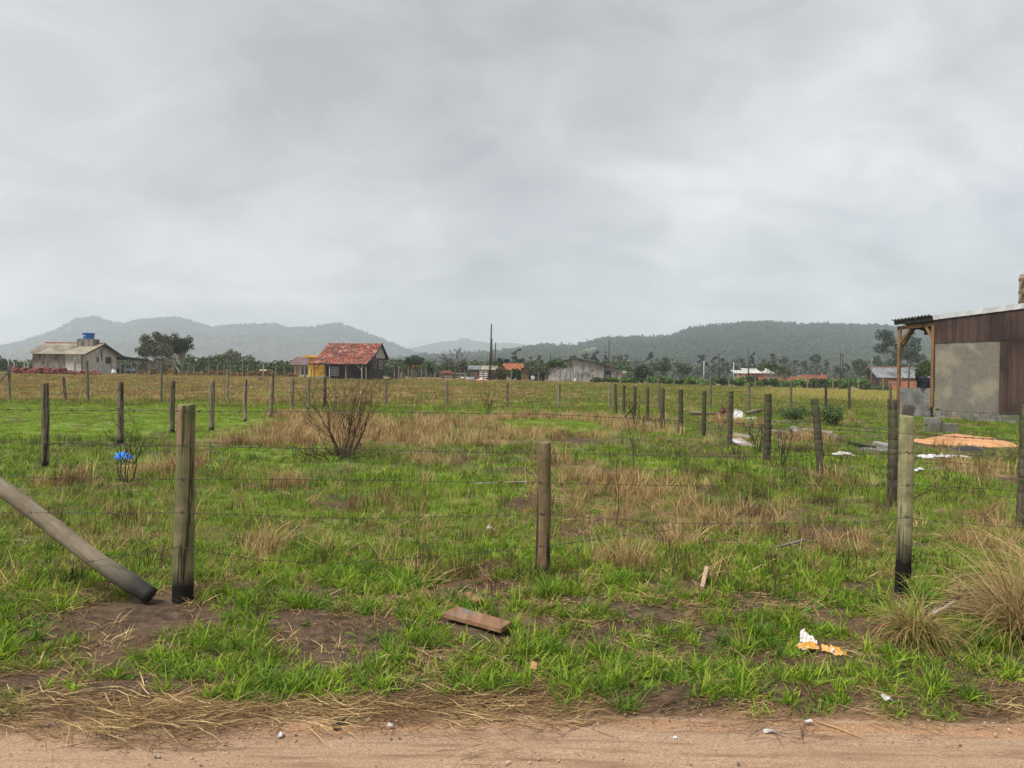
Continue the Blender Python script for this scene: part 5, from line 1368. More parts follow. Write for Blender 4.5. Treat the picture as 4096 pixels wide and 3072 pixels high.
# fascia of bent zinc
n = 60; vs = []
for i in range(n + 1):
    s = -0.02 + (SE + 0.02) * i / n; w = 0.008 * math.sin(i * 1.9) + 0.006 * g.uniform(-1, 1)
    vs += [(s, -0.09 + w, en(s) - 0.165 + 0.006 * g.uniform(-1, 1)), (s, -0.10 - w, en(s) + 0.03 + 0.006 * g.uniform(-1, 1)), (s, 0.25, en(s) + 0.06)]
fs = []
for i in range(n):
    a = 3 * i; fs += [(a, a + 3, a + 4, a + 1), (a + 1, a + 4, a + 5, a + 2)]
MB(N_).add(vs, fs).build('fascia', m_alu, nh)
MB(N_).prism([(0, 0.05, en(0) - 0.04), (SE, 0.05, en(SE) - 0.04), (SE, 0.05, en(SE) + 0.02), (0, 0.05, en(0) + 0.02)], (0, 6.5, -6.5 * RS)).build('main_roof', m_fibre_grey, nh)
MB(N_).prism([(0.02, 0.26, 0.0), (0.02, 5.9, 0.0), (0.02, 5.9, 4.05 - 5.9 * RS), (0.02, 0.26, 4.05 - 0.26 * RS)], (0.12, 0, 0)).build('end_wall', m_redwood, nh)
MB(N_).box(0.2, SE, 5.9, 6.0, 0.0, 2.8).build('rear_wall', m_redwood, nh)
# porch
sp_ = -1.66
def slope_sheet(s0, s1):
    n = int((s1 - s0) / 0.16 * 8); vs = []
    for y, dz in ((-0.22, 0.0), (3.6, 0.0), (-0.22, -0.018), (3.6, -0.018)):
        for i in range(n + 1):
            s = s0 + (s1 - s0) * i / n
            vs.append((s, y, en(s) + 0.03 * math.sin(2 * math.pi * (s - s0) / 0.16) + dz - RS * y))
    k = n + 1; fs = []
    for i in range(n): fs += [(i, i + 1, k + i + 1, k + i), (2 * k + i, 3 * k + i, 3 * k + i + 1, 2 * k + i + 1), (i, 2 * k + i, 2 * k + i + 1, i + 1), (k + i, k + i + 1, 3 * k + i + 1, 3 * k + i)]
    fs += [(0, k, 3 * k, 2 * k), (n, 2 * k + n, 3 * k + n, k + n)]
    return MB(N_).add(vs, fs)
slope_sheet(sp_ - 0.22, sp_ + 0.85).build('porch_roof_sheet', m_fibre_grey, nh)
slope_sheet(sp_ + 0.87, -0.03).build('porch_roof_sheet', m_fibre_grey, nh)
MB(N_).prism([(sp_ - 0.12, -0.10, en(sp_) - 0.055 + 0.10 * RS), (-0.03, -0.10, en(0) - 0.055 + 0.10 * RS), (-0.03, -0.10, en(0) - 0.035 + 0.10 * RS), (sp_ - 0.12, -0.10, en(sp_) - 0.035 + 0.10 * RS)], (0, 3.6, -3.6 * RS)).build('porch_soffit', m_dark, nh)
for y in (-0.10, 0.8, 1.7, 2.6, 3.5): MB(N_).beam((sp_ - 0.15, y, en(sp_) - 0.13 - RS * y), (-0.02, y, en(0) - 0.13 - RS * y), 0.06, 0.16).build('rafter', m_dark, nh)
MB(N_).beam((sp_ - 0.10, 0.05, en(sp_) - 0.32), (0.02, 0.05, en(0) - 0.32), 0.10, 0.15).build('porch_beam', m_timber, nh)
MB(N_).beam((sp_, 0.03, -0.15), (sp_, 0.03, en(sp_) - 0.40), 0.115, 0.115).build('porch_post', m_timber, nh, bevel=0.01)
MB(N_).beam((-0.06, 0.0, 0.45), (-0.06, 0.0, en(0) - 0.40), 0.12, 0.12).build('corner_post', m_timber, nh, bevel=0.01)
MB(N_).beam((sp_ + 0.06, 0.03, en(sp_) - 0.95), (sp_ + 0.48, 0.03, en(sp_) - 0.40), 0.08, 0.10).build('porch_brace', m_timber, nh)
MB(N_).beam((sp_ + 0.03, 0.10, en(sp_) - 1.15), (sp_ + 0.03, 0.85, en(sp_) - 0.30), 0.08, 0.10).build('porch_brace', m_timber, nh)
MB(N_).beam((-0.10, 0.03, en(0) - 0.95), (-0.42, 0.03, en(0) - 0.40), 0.08, 0.10).build('porch_brace', m_timber, nh)
m_par = mat('parapet_cement', (0.145, 0.14, 0.135), (0.25, 0.24, 0.23), 12, c3=(0.10, 0.098, 0.09), big=1.0)
MB(N_).box(sp_ + 0.08, -0.13, 0.0, 0.14, -0.2, 1.22).build('parapet', m_par, nh)
MB(N_).box(sp_ + 0.02, 0.0, 0.2, 3.4, -0.1, 0.12).build('porch_floor', m_par, nh)
MB(N_).beam((sp_, 3.4, -0.15), (sp_, 3.4, en(sp_) - 0.2 - 3.4 * RS), 0.12, 0.12).build('rear_porch_post', m_timber, nh)
# dark cloth thrown over the parapet
m_cloth = mat('cloth_black', (0.006, 0.007, 0.010), (0.018, 0.019, 0.025), 9, rough=0.95)
g = random.Random(9); n = 9; vs = []
for i in range(n + 1):
    for j in range(8):
        u = i / n; v = j / 7
        s = -0.85 + 0.62 * u - 0.12 * v * (1 - u) + 0.1 * v; z = 1.23 + v * (0.36 + 0.14 * math.sin(u * 5) + 0.08 * math.sin(u * 11))
        vs.append((s, 0.07 + 0.11 * math.sin(v * 3.0 + u * 7) + 0.06 * g.uniform(-1, 1), z))
fs = [(8 * i + j, 8 * i + 8 + j, 8 * i + 9 + j, 8 * i + j + 1) for i in range(n) for j in range(7)]
tag(MB(N_).add(vs, fs).build('cloth_bundle', m_cloth, None, True), 'black cloth bundle slung on the grey parapet of the near porch', 'cloth')
o = bpy.data.objects['cloth_bundle']; md = o.modifiers.new('thick', 'SOLIDIFY'); md.thickness = 0.05

# ---- timber scaffold rising behind it
sc_ = thing('timber_tower', at(4110, 1500, 27).xyz * 1, 'timber tower frame rising behind the white roof edge', 'tower')
sc_.location.z = 0
zt_ = at(4087, 1098, 27).z
Px = lambda px, py, Y=27: at(px, py, Y)
for a, yy in ((4083, 27.0), (4330, 27.0), (4330, 28.6)):
    p = Px(a, 1500, 27)
    MB().tube([(p.x - 0.12, yy, 0), (p.x + 0.05, yy, zt_)], 0.14, 10).build('pole', w_log, sc_, True)
p0 = Px(4083, 1500); p1 = Px(4330, 1500)
for py in (1122, 1172, 1212):
    z = Px(4085, py).z
    MB().beam((p0.x - 0.25, 26.82, z), (p1.x + 0.3, 26.82, z + 0.02), 0.09, 0.11).build('cross_beam', m_timber, sc_)
MB().beam((p0.x + 0.1, 26.75, Px(4090, 1185).z), (p1.x - 0.2, 26.75, Px(4090, 1330).z), 0.09, 0.10).build('brace', m_timber, sc_)
MB().box(p0.x + 1.2, p1.x + 0.2, 26.9, 28.4, Px(4085, 1120).z + 0.02, Px(4085, 1120).z + 0.12).build('platform', m_dark, sc_)
# ------------------------------------------------------------------ trees and bushes
m_bark = mat('bark_grey', (0.05, 0.042, 0.034), (0.15, 0.13, 0.11), 6, (1, 1, 0.2))
m_bark_pale = mat('bark_pale', (0.22, 0.20, 0.17), (0.38, 0.36, 0.32), 4, (1, 1, 0.3), c3=(0.12, 0.105, 0.09), big=1)
m_twig = mat('twig_burnt', (0.018, 0.012, 0.009), (0.06, 0.042, 0.03), 20)
m_twig_brown = mat('twig_brown', (0.05, 0.024, 0.016), (0.125, 0.062, 0.042), 20)
L_dark = blade_mat('leaf_dark', [(0.1, (0.018, 0.036, 0.012)), (0.5, (0.048, 0.078, 0.024)), (0.9, (0.11, 0.145, 0.05))], transl=0.2, rough=0.6)
L_mid = blade_mat('leaf_mid', [(0.1, (0.022, 0.046, 0.014)), (0.5, (0.058, 0.098, 0.028)), (0.9, (0.12, 0.165, 0.055))], transl=0.25, rough=0.6)
L_bright = blade_mat('leaf_bright', [(0.1, (0.04, 0.09, 0.016)), (0.5, (0.11, 0.20, 0.035)), (0.9, (0.20, 0.31, 0.075))], transl=0.3, rough=0.6)
L_olive = blade_mat('leaf_olive', [(0.1, (0.045, 0.045, 0.014)), (0.5, (0.11, 0.105, 0.032)), (0.9, (0.21, 0.185, 0.065))], transl=0.25, rough=0.6)
L_euca = blade_mat('leaf_blue_green', [(0.1, (0.034, 0.050, 0.032)), (0.5, (0.075, 0.096, 0.064)), (0.9, (0.14, 0.165, 0.115))], transl=0.15, rough=0.6)
L_grey = blade_mat('leaf_grey_green', [(0.1, (0.035, 0.045, 0.02)), (0.5, (0.085, 0.095, 0.045)), (0.9, (0.16, 0.165, 0.09))], transl=0.2, rough=0.7)
L_feather = blade_mat('leaf_feathery', [(0.1, (0.08, 0.125, 0.045)), (0.5, (0.16, 0.225, 0.085)), (0.9, (0.25, 0.33, 0.14))], transl=0.5, rough=0.7)
L_rust = blade_mat('leaf_rusty', [(0.1, (0.09, 0.05, 0.015)), (0.5, (0.20, 0.11, 0.03)), (0.9, (0.30, 0.19, 0.06))], transl=0.25)

def limb(m, g, p, q, r0, r1, bend=0.15, n=5, sides=6):
    p = np.array(p, float); q = np.array(q, float); L = np.linalg.norm(q - p)
    o = g.normal(size=3) * bend * L * 0.5
    pts = [p + (q - p) * t + o * math.sin(math.pi * t) for t in np.linspace(0, 1, n)]
    m.tube(pts, [r0 + (r1 - r0) * t for t in np.linspace(0, 1, n)], sides, False)
    return pts
TREES = []
def tree(name, label, px, Y, base_dx, left, right, top, low, style, leafm, barkm=None, group=None, leaves=1500, seed=0, trunks=1, pads=16, cat='tree', fine=1.0):
    """a tree whose crown spans picture columns left..right and rows top..low at distance Y; trunk foot under px"""
    g = np.random.default_rng(seed + int(px))
    foot = gy(px, Y); pix = Y / FPX
    root = thing(name, foot, label, cat, group)
    x0, x1 = at(left, top, Y).x, at(right, top, Y).x
    zt, zl = at((left + right) / 2, top, Y).z, at((left + right) / 2, low, Y).z
    zl = max(zl, foot.z + 0.3)
    if style == 'bush': zl = foot.z + 0.06 * (zt - foot.z)
    cx, cz = (x0 + x1) / 2, (zt + zl) / 2; rx, rz = (x1 - x0) / 2, (zt - zl) / 2; ry = rx * 0.8
    H = zt - foot.z
    barkm = barkm or m_bark
    tr = max(0.06, H * 0.022)
    m = MB()
    F = np.array(foot)
    pad_c = []; pad_r = []
    if style == 'bush':
        for i in range(pads):
            a = g.random() * 6.28; r = math.sqrt(g.random())
            pad_c.append((cx + rx * 0.75 * r * math.cos(a), Y + ry * 0.75 * r * math.sin(a), zl + (zt - zl) * (0.18 + 0.68 * g.random() * (1 - 0.35 * r))))
            pad_r.append((rx * 0.36, rx * 0.32, (zt - zl) * 0.24))
        for c in pad_c[:: max(1, pads // 6)]:
            limb(m, g, F + np.array([0, 0, -0.1]), c, tr * 0.6, tr * 0.25)
        hub = F
    else:
        tf = {'round': 0.35, 'euca': 0.25, 'umbrella': 0.30, 'wind': 0.22, 'open': 0.3}.get(style, 0.3)
        for t in range(trunks):
            dx = (t - (trunks - 1) / 2) * rx * 0.5
            hub = np.array([foot.x + dx * 0.6 + (cx - foot.x) * 0.25, Y + g.normal() * 0.2, foot.z + H * tf])
            limb(m, g, F + np.array([dx * 0.5, 0, -0.2]), hub, tr, tr * 0.75, 0.1)
            k = pads // trunks
            if style == 'euca':
                tip = np.array([cx + dx * 1.2, Y, zt - 0.06 * H])
                limb(m, g, hub, tip, tr * 0.75, tr * 0.15, 0.06, 8)
            for i in range(k):
                a = g.random() * 6.28
                if style == 'umbrella' or style == 'wind':
                    r = math.sqrt(g.random()); u = 0.82 * (1 - 0.55 * r * r) + 0.12 * g.random()
                    c = np.array([cx + rx * 0.88 * r * math.cos(a), Y + ry * 0.9 * r * math.sin(a), zl + 2 * rz * u])
                    if style == 'wind':
                        c = np.array([cx + rx * 0.9 * r * math.cos(a), Y + ry * 0.8 * r * math.sin(a), zl + 2 * rz * (0.20 + 0.68 * g.random() * math.sqrt(max(0.05, 1 - r * r)))])
                    R = np.array([rx * 0.26, rx * 0.24, rz * 0.26])
                elif style == 'euca':
                    v = g.random(); w = (0.30 + 0.9 * math.sin(math.pi * min(1, 0.15 + v * 0.8)))
                    c = np.array([cx + dx * 1.1 + rx / trunks ** 0.5 * 0.72 * w * math.cos(a) * math.sqrt(g.random()), Y + ry * 0.7 * w * math.sin(a) * math.sqrt(g.random()), zl + 2 * rz * (0.06 + 0.86 * v)])
                    R = np.array([rx * 0.24, rx * 0.22, rz * 0.115]) * g.uniform(0.7, 1.2)
                    base = np.array([cx + dx * 1.1, Y, c[2] - rz * 0.32])
                    if base[2] < hub[2]: base = hub
                    limb(m, g, base, c, tr * 0.28, tr * 0.08, 0.1, 4, 5)
                else:
                    r = g.random() ** 0.5; ph = math.acos(g.uniform(-0.8, 1))
                    c = np.array([cx + rx * 0.72 * r * math.sin(ph) * math.cos(a), Y + ry * 0.7 * r * math.sin(ph) * math.sin(a), cz + rz * 0.74 * r * math.cos(ph)])
                    R = np.array([rx * 0.33, rx * 0.30, rz * 0.27])
                if style != 'euca':
                    p = limb(m, g, hub, c, tr * 0.42, tr * 0.10, 0.22)
                    for q in range(3 if style in ('umbrella', 'wind', 'open') else 1):
                        e = c + g.normal(size=3) * R * 0.8
                        limb(m, g, p[2 + q % 3], e, tr * 0.16, tr * 0.05, 0.2, 4, 4)
                pad_c.append(tuple(c)); pad_r.append(tuple(R))
    m.build('trunk', barkm, root, True)
    if leaves:
        size = fine * max(pix * 4 * 1.6, 0.11) * (0.85 if style in ('umbrella', 'wind', 'open') else 1.0)
        me = leaf_cloud('crown', pad_c, pad_r, leaves, size, leafm, seed + int(px) + 1, 0.5 if style in ('umbrella', 'euca') else 0.0, off=foot)
        link('crown', me, root)
    TREES.append(root)
    return root

# left: the windswept tree behind the grey house
t1 = tree('windswept_tree', 'windswept grey green tree with pale forked trunk behind the plank house', 728, 118, 0, 548, 700, 1317, 1440, 'wind', L_grey, m_bark_pale, leaves=6500, seed=5, pads=52)
tree('round_tree', 'darker leafy tree leaning against the windswept tree', 735, 121, 0, 665, 780, 1319, 1445, 'open', L_dark, m_bark_pale, leaves=4200, seed=6, pads=30)
# mid: palm tuft with upright fronds
def fan_palm(label, px, Y, left, right, top, low, seed):
    g = np.random.default_rng(seed)
    foot = gy(px, Y); root = thing('fan_palm', foot, label, 'palm')
    x0, x1 = at(left, top, Y).x, at(right, top, Y).x; zt, zl = at(px, top, Y).z, at(px, low, Y).z
    m = MB(); m.tube([foot + Vector((0, 0, -0.2)), (foot.x, Y, zl)], [0.22, 0.16], 8); m.build('trunk', m_bark, root)
    cx = (x0 + x1) / 2; R = (x1 - x0) / 2
    for i in range(26):
        a = math.radians(-72 + 144 * (i + g.random()) / 26); dy = g.normal() * 0.45
        Lf = (zt - zl) * g.uniform(0.85, 1.05)
        n = 8; sp = []
        for t in np.linspace(0, 1, n):
            b = a * (0.75 + 0.5 * t)
            sp.append(np.array([cx + (foot.x - cx) * (1 - t) + R * 0.95 * t * math.sin(b), Y + dy * t * 1.5, zl + Lf * t * math.cos(b * 0.72)]))
        m = MB(); m.tube(sp, [0.035 - 0.03 * t for t in np.linspace(0, 1, n)], 4, False)
        for j in range(2, n):
            d = sp[j] - sp[j - 1]; d /= np.linalg.norm(d)
            s = np.cross(d, (0.1, 1, 0.2)); s /= np.linalg.norm(s)
            for sg in (-1, 1):
                for q in (0.0, 0.5):
                    p = sp[j - 1] + (sp[j] - sp[j - 1]) * q; e = p + (d * 0.45 + s * sg * 0.5) * R * 0.28
                    w = d * 0.05
                    m.add([p - w, p + w, e + w * 0.4, e - w * 0.4], [(0, 1, 2, 3)])
        o = m.build('frond', L_dark, root)
    return root
fan_palm('palm with a tight fan of upright dark fronds left of the bare tree', 1650, 112, 1616, 1702, 1421, 1473, 4)
tree('small_tree', 'small rusty leaved tree at the foot of the upright palm', 1662, 111, 0, 1640, 1680, 1450, 1500, 'round', L_rust, leaves=420, seed=8, pads=8)
tree('round_tree', 'small dark tree between the upright palm and the bare tree', 1716, 113, 0, 1700, 1736, 1448, 1508, 'round', L_dark, leaves=700, seed=9, pads=10)
def bare_tree(label, px, Y, left, right, top, seed):
    g = np.random.default_rng(seed); foot = gy(px, Y); root = thing('bare_tree', foot, label, 'tree')
    x0, x1 = at(left, top, Y).x, at(right, top, Y).x; zt = at(px, top, Y).z; H = zt - foot.z
    m = MB(); hub = np.array([foot.x - 0.1, Y, foot.z + H * 0.42])
    limb(m, g, np.array(foot) + np.array([0, 0, -0.2]), hub, 0.17, 0.13, 0.1)
    def grow(p, d, L, r, k):
        q = p + d * L
        limb(m, g, p, q, r, r * 0.6, 0.12, 4, 5)
        if k == 0: return
        for i in range(3 if k > 1 else 4):
            nd = d + g.normal(size=3) * np.array([0.42, 0.42, 0.20]) + np.array([-0.05, 0, 0.02]); nd /= np.linalg.norm(nd)
            grow(p + (q - p) * g.uniform(0.55, 1.0), nd, L * g.uniform(0.55, 0.8), r * 0.55, k - 1)
    for i in range(8):
        a = -1.25 + 2.3 * i / 7
        d = np.array([math.sin(a), 0.5 * g.normal(), 0.75 * math.cos(a) + 0.12]); d /= np.linalg.norm(d)
        R = (x1 - x0) / 2
        grow(hub, d, R * 0.52, 0.075, 3)
    m.build('trunk', m_bark, root, False)
    return root
bare_tree('leafless spreading tree with a flat crown before the cattle shed', 1822, 110, 1728, 1875, 1396, 12)
tree('round_tree', 'low dark round tree behind the bare tree', 1792, 122, 0, 1768, 1826, 1455, 1512, 'round', L_dark, leaves=900, seed=13, pads=12)
tree('round_tree', 'low grey green tree right behind the bare tree', 1848, 121, 0, 1815, 1885, 1438, 1500, 'open', L_grey, leaves=1100, seed=14, pads=14)
tree('banana_clump', 'row of ragged pale green banana plants behind the cattle shed', 1925, 135, 0, 1890, 1955, 1434, 1480, 'bush', L_grey, leaves=500, seed=15, pads=10, cat='plant')
tree('round_tree', 'dense green round tree just right of the tall pole row', 1992, 124, 0, 1968, 2020, 1425, 1490, 'round', L_mid, leaves=1500, seed=16, pads=14)
tree('bush', 'tall olive bush before the orange tiled house', 1995, 112, 0, 1972, 2048, 1460, 1525, 'bush', L_olive, leaves=1800, seed=17, pads=16, cat='bush')
tree('bush', 'mid green bush under the edge of the orange tiles', 2066, 113, 0, 2044, 2092, 1468, 1522, 'bush', L_mid, leaves=1100, seed=18, pads=12, cat='bush')
tree('eucalyptus_tree', 'bent eucalyptus rising behind the orange tiled house', 2066, 200, 0, 2032, 2100, 1390, 1462, 'euca', L_euca, leaves=1000, seed=19, pads=13)
tree('crooked_tree', 'small crooked tree leaning over before the barn', 2186, 106, 0, 2160, 2272, 1436, 1498, 'umbrella', L_mid, leaves=1300, seed=20, pads=14)
tree('umbrella_tree', 'flat topped green tree with pale slanting stems before the pale shed roofs', 3081, 126, 0, 3030, 3130, 1452, 1500, 'umbrella', L_mid, m_bark_pale, leaves=1800, seed=21, pads=18)
tree('umbrella_tree', 'thinner olive tree just right of the flat topped tree', 3140, 134, 0, 3112, 3166, 1466, 1515, 'umbrella', L_olive, leaves=900, seed=22, pads=12)
tree('eucalyptus_tree', 'big eucalyptus with tiered dark crowns behind the dark roofed house', 3590, 190, 0, 3500, 3688, 1314, 1490, 'euca', L_euca, leaves=6500, seed=24, trunks=3, pads=72)
tree('round_tree', 'green leafy tree beside the near porch', 3695, 95, 0, 3655, 3745, 1428, 1545, 'round', L_mid, leaves=2600, seed=25, pads=18)
tree('round_tree', 'round crowned tall tree left of the dark roofed house', 3436, 230, 0, 3404, 3470, 1420, 1500, 'round', L_grey, leaves=1500, seed=26, pads=18)
tree('flowering_bush', 'loose bush with pale blossom before the dark roofed house', 3440, 116, 0, 3406, 3482, 1500, 1552, 'bush', L_bright, leaves=1300, seed=27, pads=14, cat='bush')
tree('layered_tree', 'thin tree with layered flat branches in the far row', 3261, 260, 0, 3238, 3285, 1416, 1470, 'umbrella', L_euca, leaves=700, seed=28, pads=14)
tree('open_tree', 'open twiggy tree above the green bushes right of the barn', 2652, 150, 0, 2600, 2704, 1436, 1505, 'open', L_dark, leaves=900, seed=29, pads=18)
tree('dark_bush', 'big dark rounded bush right of the plank annex', 2572, 125, 0, 2530, 2616, 1453, 1520, 'bush', L_dark, leaves=2200, seed=30, pads=18, cat='bush')
tree('round_tree', 'wide grey domed tree behind the green bushes', 2733, 190, 0, 2688, 2778, 1446, 1510, 'round', L_grey, leaves=1900, seed=31, pads=18)
tree('dark_bush', 'dark bush before the brick shed', 3000, 128, 0, 2974, 3042, 1492, 1540, 'bush', L_dark, leaves=1300, seed=33, pads=12, cat='bush')
# eucalyptus row behind, one tree each
ORD = 'first second third fourth fifth sixth seventh eighth ninth tenth eleventh twelfth thirteenth fourteenth fifteenth sixteenth seventeenth eighteenth nineteenth twentieth'.split()
ORD += ['twenty-' + q for q in ORD[:9]]
row = [(2122, 2100, 2145, 1425, 230), (2160, 2140, 2184, 1420, 240), (2230, 2205, 2256, 1428, 230), (2291, 2266, 2318, 1419, 235), (2340, 2318, 2366, 1408, 240), (2384, 2352, 2414, 1394, 220), (2428, 2405, 2448, 1415, 240), (2470, 2442, 2500, 1411, 220), (2506, 2484, 2530, 1418, 235),
       (2605, 2576, 2630, 1405, 225), (2650, 2614, 2690, 1396, 215), (2811, 2784, 2840, 1412, 230), (2856, 2836, 2882, 1424, 240), (2885, 2868, 2906, 1420, 235), (2912, 2898, 2926, 1430, 240), (2940, 2924, 2956, 1428, 245), (2972, 2954, 2994, 1428, 240), (3011, 2998, 3026, 1406, 235), (3060, 3036, 3082, 1430, 245),
       (3096, 3076, 3116, 1407, 235), (3134, 3116, 3152, 1409, 235), (3182, 3168, 3198, 1436, 245), (3217, 3194, 3240, 1441, 250), (3309, 3294, 3324, 1437, 245), (3350, 3338, 3362, 1462, 250), (3385, 3366, 3404, 1455, 250)]
for i, (px, l, r, t, Y) in enumerate(row):
    tree('eucalyptus_tree', 'slender hazy eucalyptus, %s from the left in the far row below the hill' % ORD[i], px, Y, 0, l, r, t, 1488, 'euca', L_euca, group='eucalyptus trees in the far row', leaves=650, seed=200 + i, pads=10)
# feathery bushes along the far edge of the field
gb = random.Random(4)
px = 2395
i = 0
while px < 3420:
    w = gb.uniform(52, 84); Yb = 99 + gb.uniform(0, 6)
    top = (1497 + gb.uniform(0, 16)) if px > 2500 else 1508
    if px > 2960: top += 8
    tree('feathery_bush', 'feathery bright green bush, %s right of the plank annex along the far field edge' % ORD[i], px, Yb, 0, px - w * 0.62, px + w * 0.62, top, 1545 + (px - 2400) * 0.014, 'bush', L_bright if i % 3 else L_mid, group='feathery bushes along the far field edge', leaves=900, seed=300 + i, pads=11, cat='bush')
    px += w * 0.82; i += 1
for px, w, top, lab in ((3500, 40, 1540, 'wide low green bush before the dark roofed house'), (3545, 30, 1548, 'small green bush at the brick parapet of the dark roofed house'), (3462, 26, 1535, 'small green bush left of the wide low one')):
    tree('feathery_bush', lab, px, 104, 0, px - w, px + w, top, 1566, 'bush', L_mid, group='feathery bushes along the far field edge', leaves=600, seed=330 + px, pads=9, cat='bush')
# stuff: thickets and far woods that read as one mass
def thicket(name, prof, Y, depth, low, n, size, mt, seed, foot=1.0):
    g = np.random.default_rng(seed)
    px = g.uniform(prof[0][0], prof[-1][0], n); top = np.interp(px, [p[0] for p in prof], [p[1] for p in prof])
    Yd = Y + g.random(n) * depth
    cpx = np.round(px / 9.0) * 9.0
    jag = fbm(px * 0.03, px * 0 + 0.3, seed, 4) * 58 - 20
    v = g.random(n) ** 0.8
    X = (px - 2048) / FPX * Yd
    zt = np.array([at(a, b, c).z for a, b, c in zip(px, top + jag, Yd)]); zb = terrain(X, Yd)
    z = zb + (zt - zb) * v
    C = np.stack([X, Yd, z], -1)
    R = np.repeat(np.array([[size * 1.6, size * 1.6, size * 1.3]]), n, 0)
    # clusters of leaf sprays about every seed point
    k = 6
    me = leaf_cloud(name, C, R, n * k, size, mt, seed + 1, 0.2)
    return tag(link(name, me), kind='stuff')
thicket('left_thicket', [(-900, 1425), (-200, 1418), (0, 1425), (60, 1436), (140, 1450), (300, 1440), (480, 1440), (600, 1430), (800, 1433), (880, 1430), (960, 1445), (1060, 1450), (1130, 1436), (1180, 1440), (1240, 1455), (1330, 1460)], 138, 18, 1500, 2600, 0.55, L_dark, 401)
thicket('bamboo_grove', [(842, 1428), (870, 1412), (900, 1408), (935, 1414), (970, 1418), (1000, 1414), (1022, 1432)], 185, 10, 1460, 700, 0.6, L_grey, 403)
thicket('bramble_scrub', [(560, 1478), (700, 1490), (800, 1484), (900, 1490), (1000, 1486), (1110, 1492), (1180, 1496)], 104, 5, 1510, 900, 0.32, L_rust, 405)
thicket('middle_thicket', [(1330, 1462), (1530, 1440), (1580, 1428), (1620, 1440), (1740, 1452), (1800, 1445), (1900, 1450), (2000, 1452), (2100, 1450), (2180, 1440), (2300, 1445), (2420, 1450), (2520, 1452)], 165, 25, 1510, 2200, 0.6, L_dark, 407)
thicket('right_thicket', [(2500, 1450), (2650, 1440), (2780, 1452), (2900, 1444), (3020, 1440), (3120, 1436), (3200, 1444), (3300, 1452), (3340, 1474), (3400, 1466), (3480, 1450), (3640, 1476), (3800, 1480), (4100, 1470), (4600, 1470)], 255, 30, 1520, 3000, 0.85, L_euca, 409)
thicket('far_wood', [(-1500, 1440), (0, 1448), (600, 1452), (1200, 1450), (1500, 1446), (1700, 1440), (2000, 1442), (2300, 1452), (2600, 1458), (3000, 1462), (3600, 1466), (4400, 1470), (5200, 1470)], 420, 60, 1520, 3000, 1.5, L_euca, 411)
thicket('porch_side_thicket', [(3470, 1528), (3560, 1520), (3640, 1514), (3760, 1500), (4100, 1480)], 140, 6, 1560, 700, 0.45, L_mid, 413)

# ------------------------------------------------------------------ poles
m_pole = mat('pole_tarred', (0.018, 0.016, 0.015), (0.06, 0.055, 0.05), 5, (1, 1, 0.1))
def pole(name, label, top, base_px, Y, r, m, lean_top=None, arm=None, group=None):
    b = gy(base_px, Y); t = at(top[0], top[1], Y)
    root = thing(name, b, label, 'pole', group)
    MB().tube([b + Vector((0, 0, -0.3)), t], [r, r * 0.72], 10).build('shaft', m, root, True)
    if arm:
        MB().beam(t + Vector((-arm, 0, -0.35)), t + Vector((arm, 0, -0.35)), 0.10, 0.12).build('cross_arm', m, root)
        for s in (-arm * 0.85, arm * 0.85): MB().lathe(t + Vector((s, 0, -0.29)), [(0.04, 0), (0.06, 0.05), (0.04, 0.10), (0.05, 0.14)], 8).build('insulator', m_conc, root)
    return t
pole('utility_pole', 'tallest black pole of the row before the cattle shed', (1966, 1297), 1959, 97, 0.12, m_pole)
pole('utility_pole', 'second black pole close behind the tallest one', (1968, 1354), 1966, 130, 0.12, m_pole)
pole('utility_pole', 'leaning black pole just right of the tallest pair', (1983, 1369), 1975, 128, 0.13, m_pole)
pole('utility_pole', 'short black pole in the gap of the pole row', (1972, 1404), 1971, 170, 0.12, m_pole)
tA = pole('utility_pole', 'black pole rising behind the left slope of the barn roof', (2202, 1418), 2202, 170, 0.17, m_pole)
tB = pole('utility_pole', 'tall dark pole above the brick part of the plank annex', (2437, 1361), 2434, 150, 0.13, m_pole)
pole('utility_pole', 'dark pole with a cross arm just left of the one above the annex', (2424, 1406), 2422, 215, 0.17, m_pole, arm=0.8)
tC = pole('utility_pole', 'dark pole standing in the green bushes left of the pale shed roofs', (2876, 1413), 2874, 185, 0.20, m_pole, arm=0.4)
tD = pole('utility_pole', 'dark pole rising before the pale shed roofs', (2995, 1398), 2994, 175, 0.18, m_pole)
pole('concrete_pole', 'thin pale concrete pole left of the pale shed roofs', (2935, 1450), 2935, 190, 0.16, m_conc)
pole('concrete_pole', 'thin pale concrete pole among the bushes right of the barn', (2816, 1446), 2815, 200, 0.16, m_conc)
pole('concrete_pole', 'thin pale concrete pole behind the lean-to of the barn', (2145, 1442), 2145, 190, 0.14, m_conc)
tE = pole('utility_pole', 'grey pole with a stub arm, left one of a close pair', (3362, 1411), 3362, 124, 0.11, m_pole, arm=0.25)
pole('utility_pole', 'thick grey pole, right one of a close pair', (3371, 1413), 3371, 112, 0.12, m_pole)
pole('utility_pole', 'thin grey pole left of the close pair', (3328, 1451), 3328, 130, 0.09, w_post)
tF = pole('utility_pole', 'pole before the gable of the dark roofed house', (3486, 1433), 3487, 118, 0.12, w_post, arm=0.25)
pole('utility_pole', 'dark pole before the roof of the dark roofed house', (3637, 1463), 3635, 118, 0.13, m_pole)
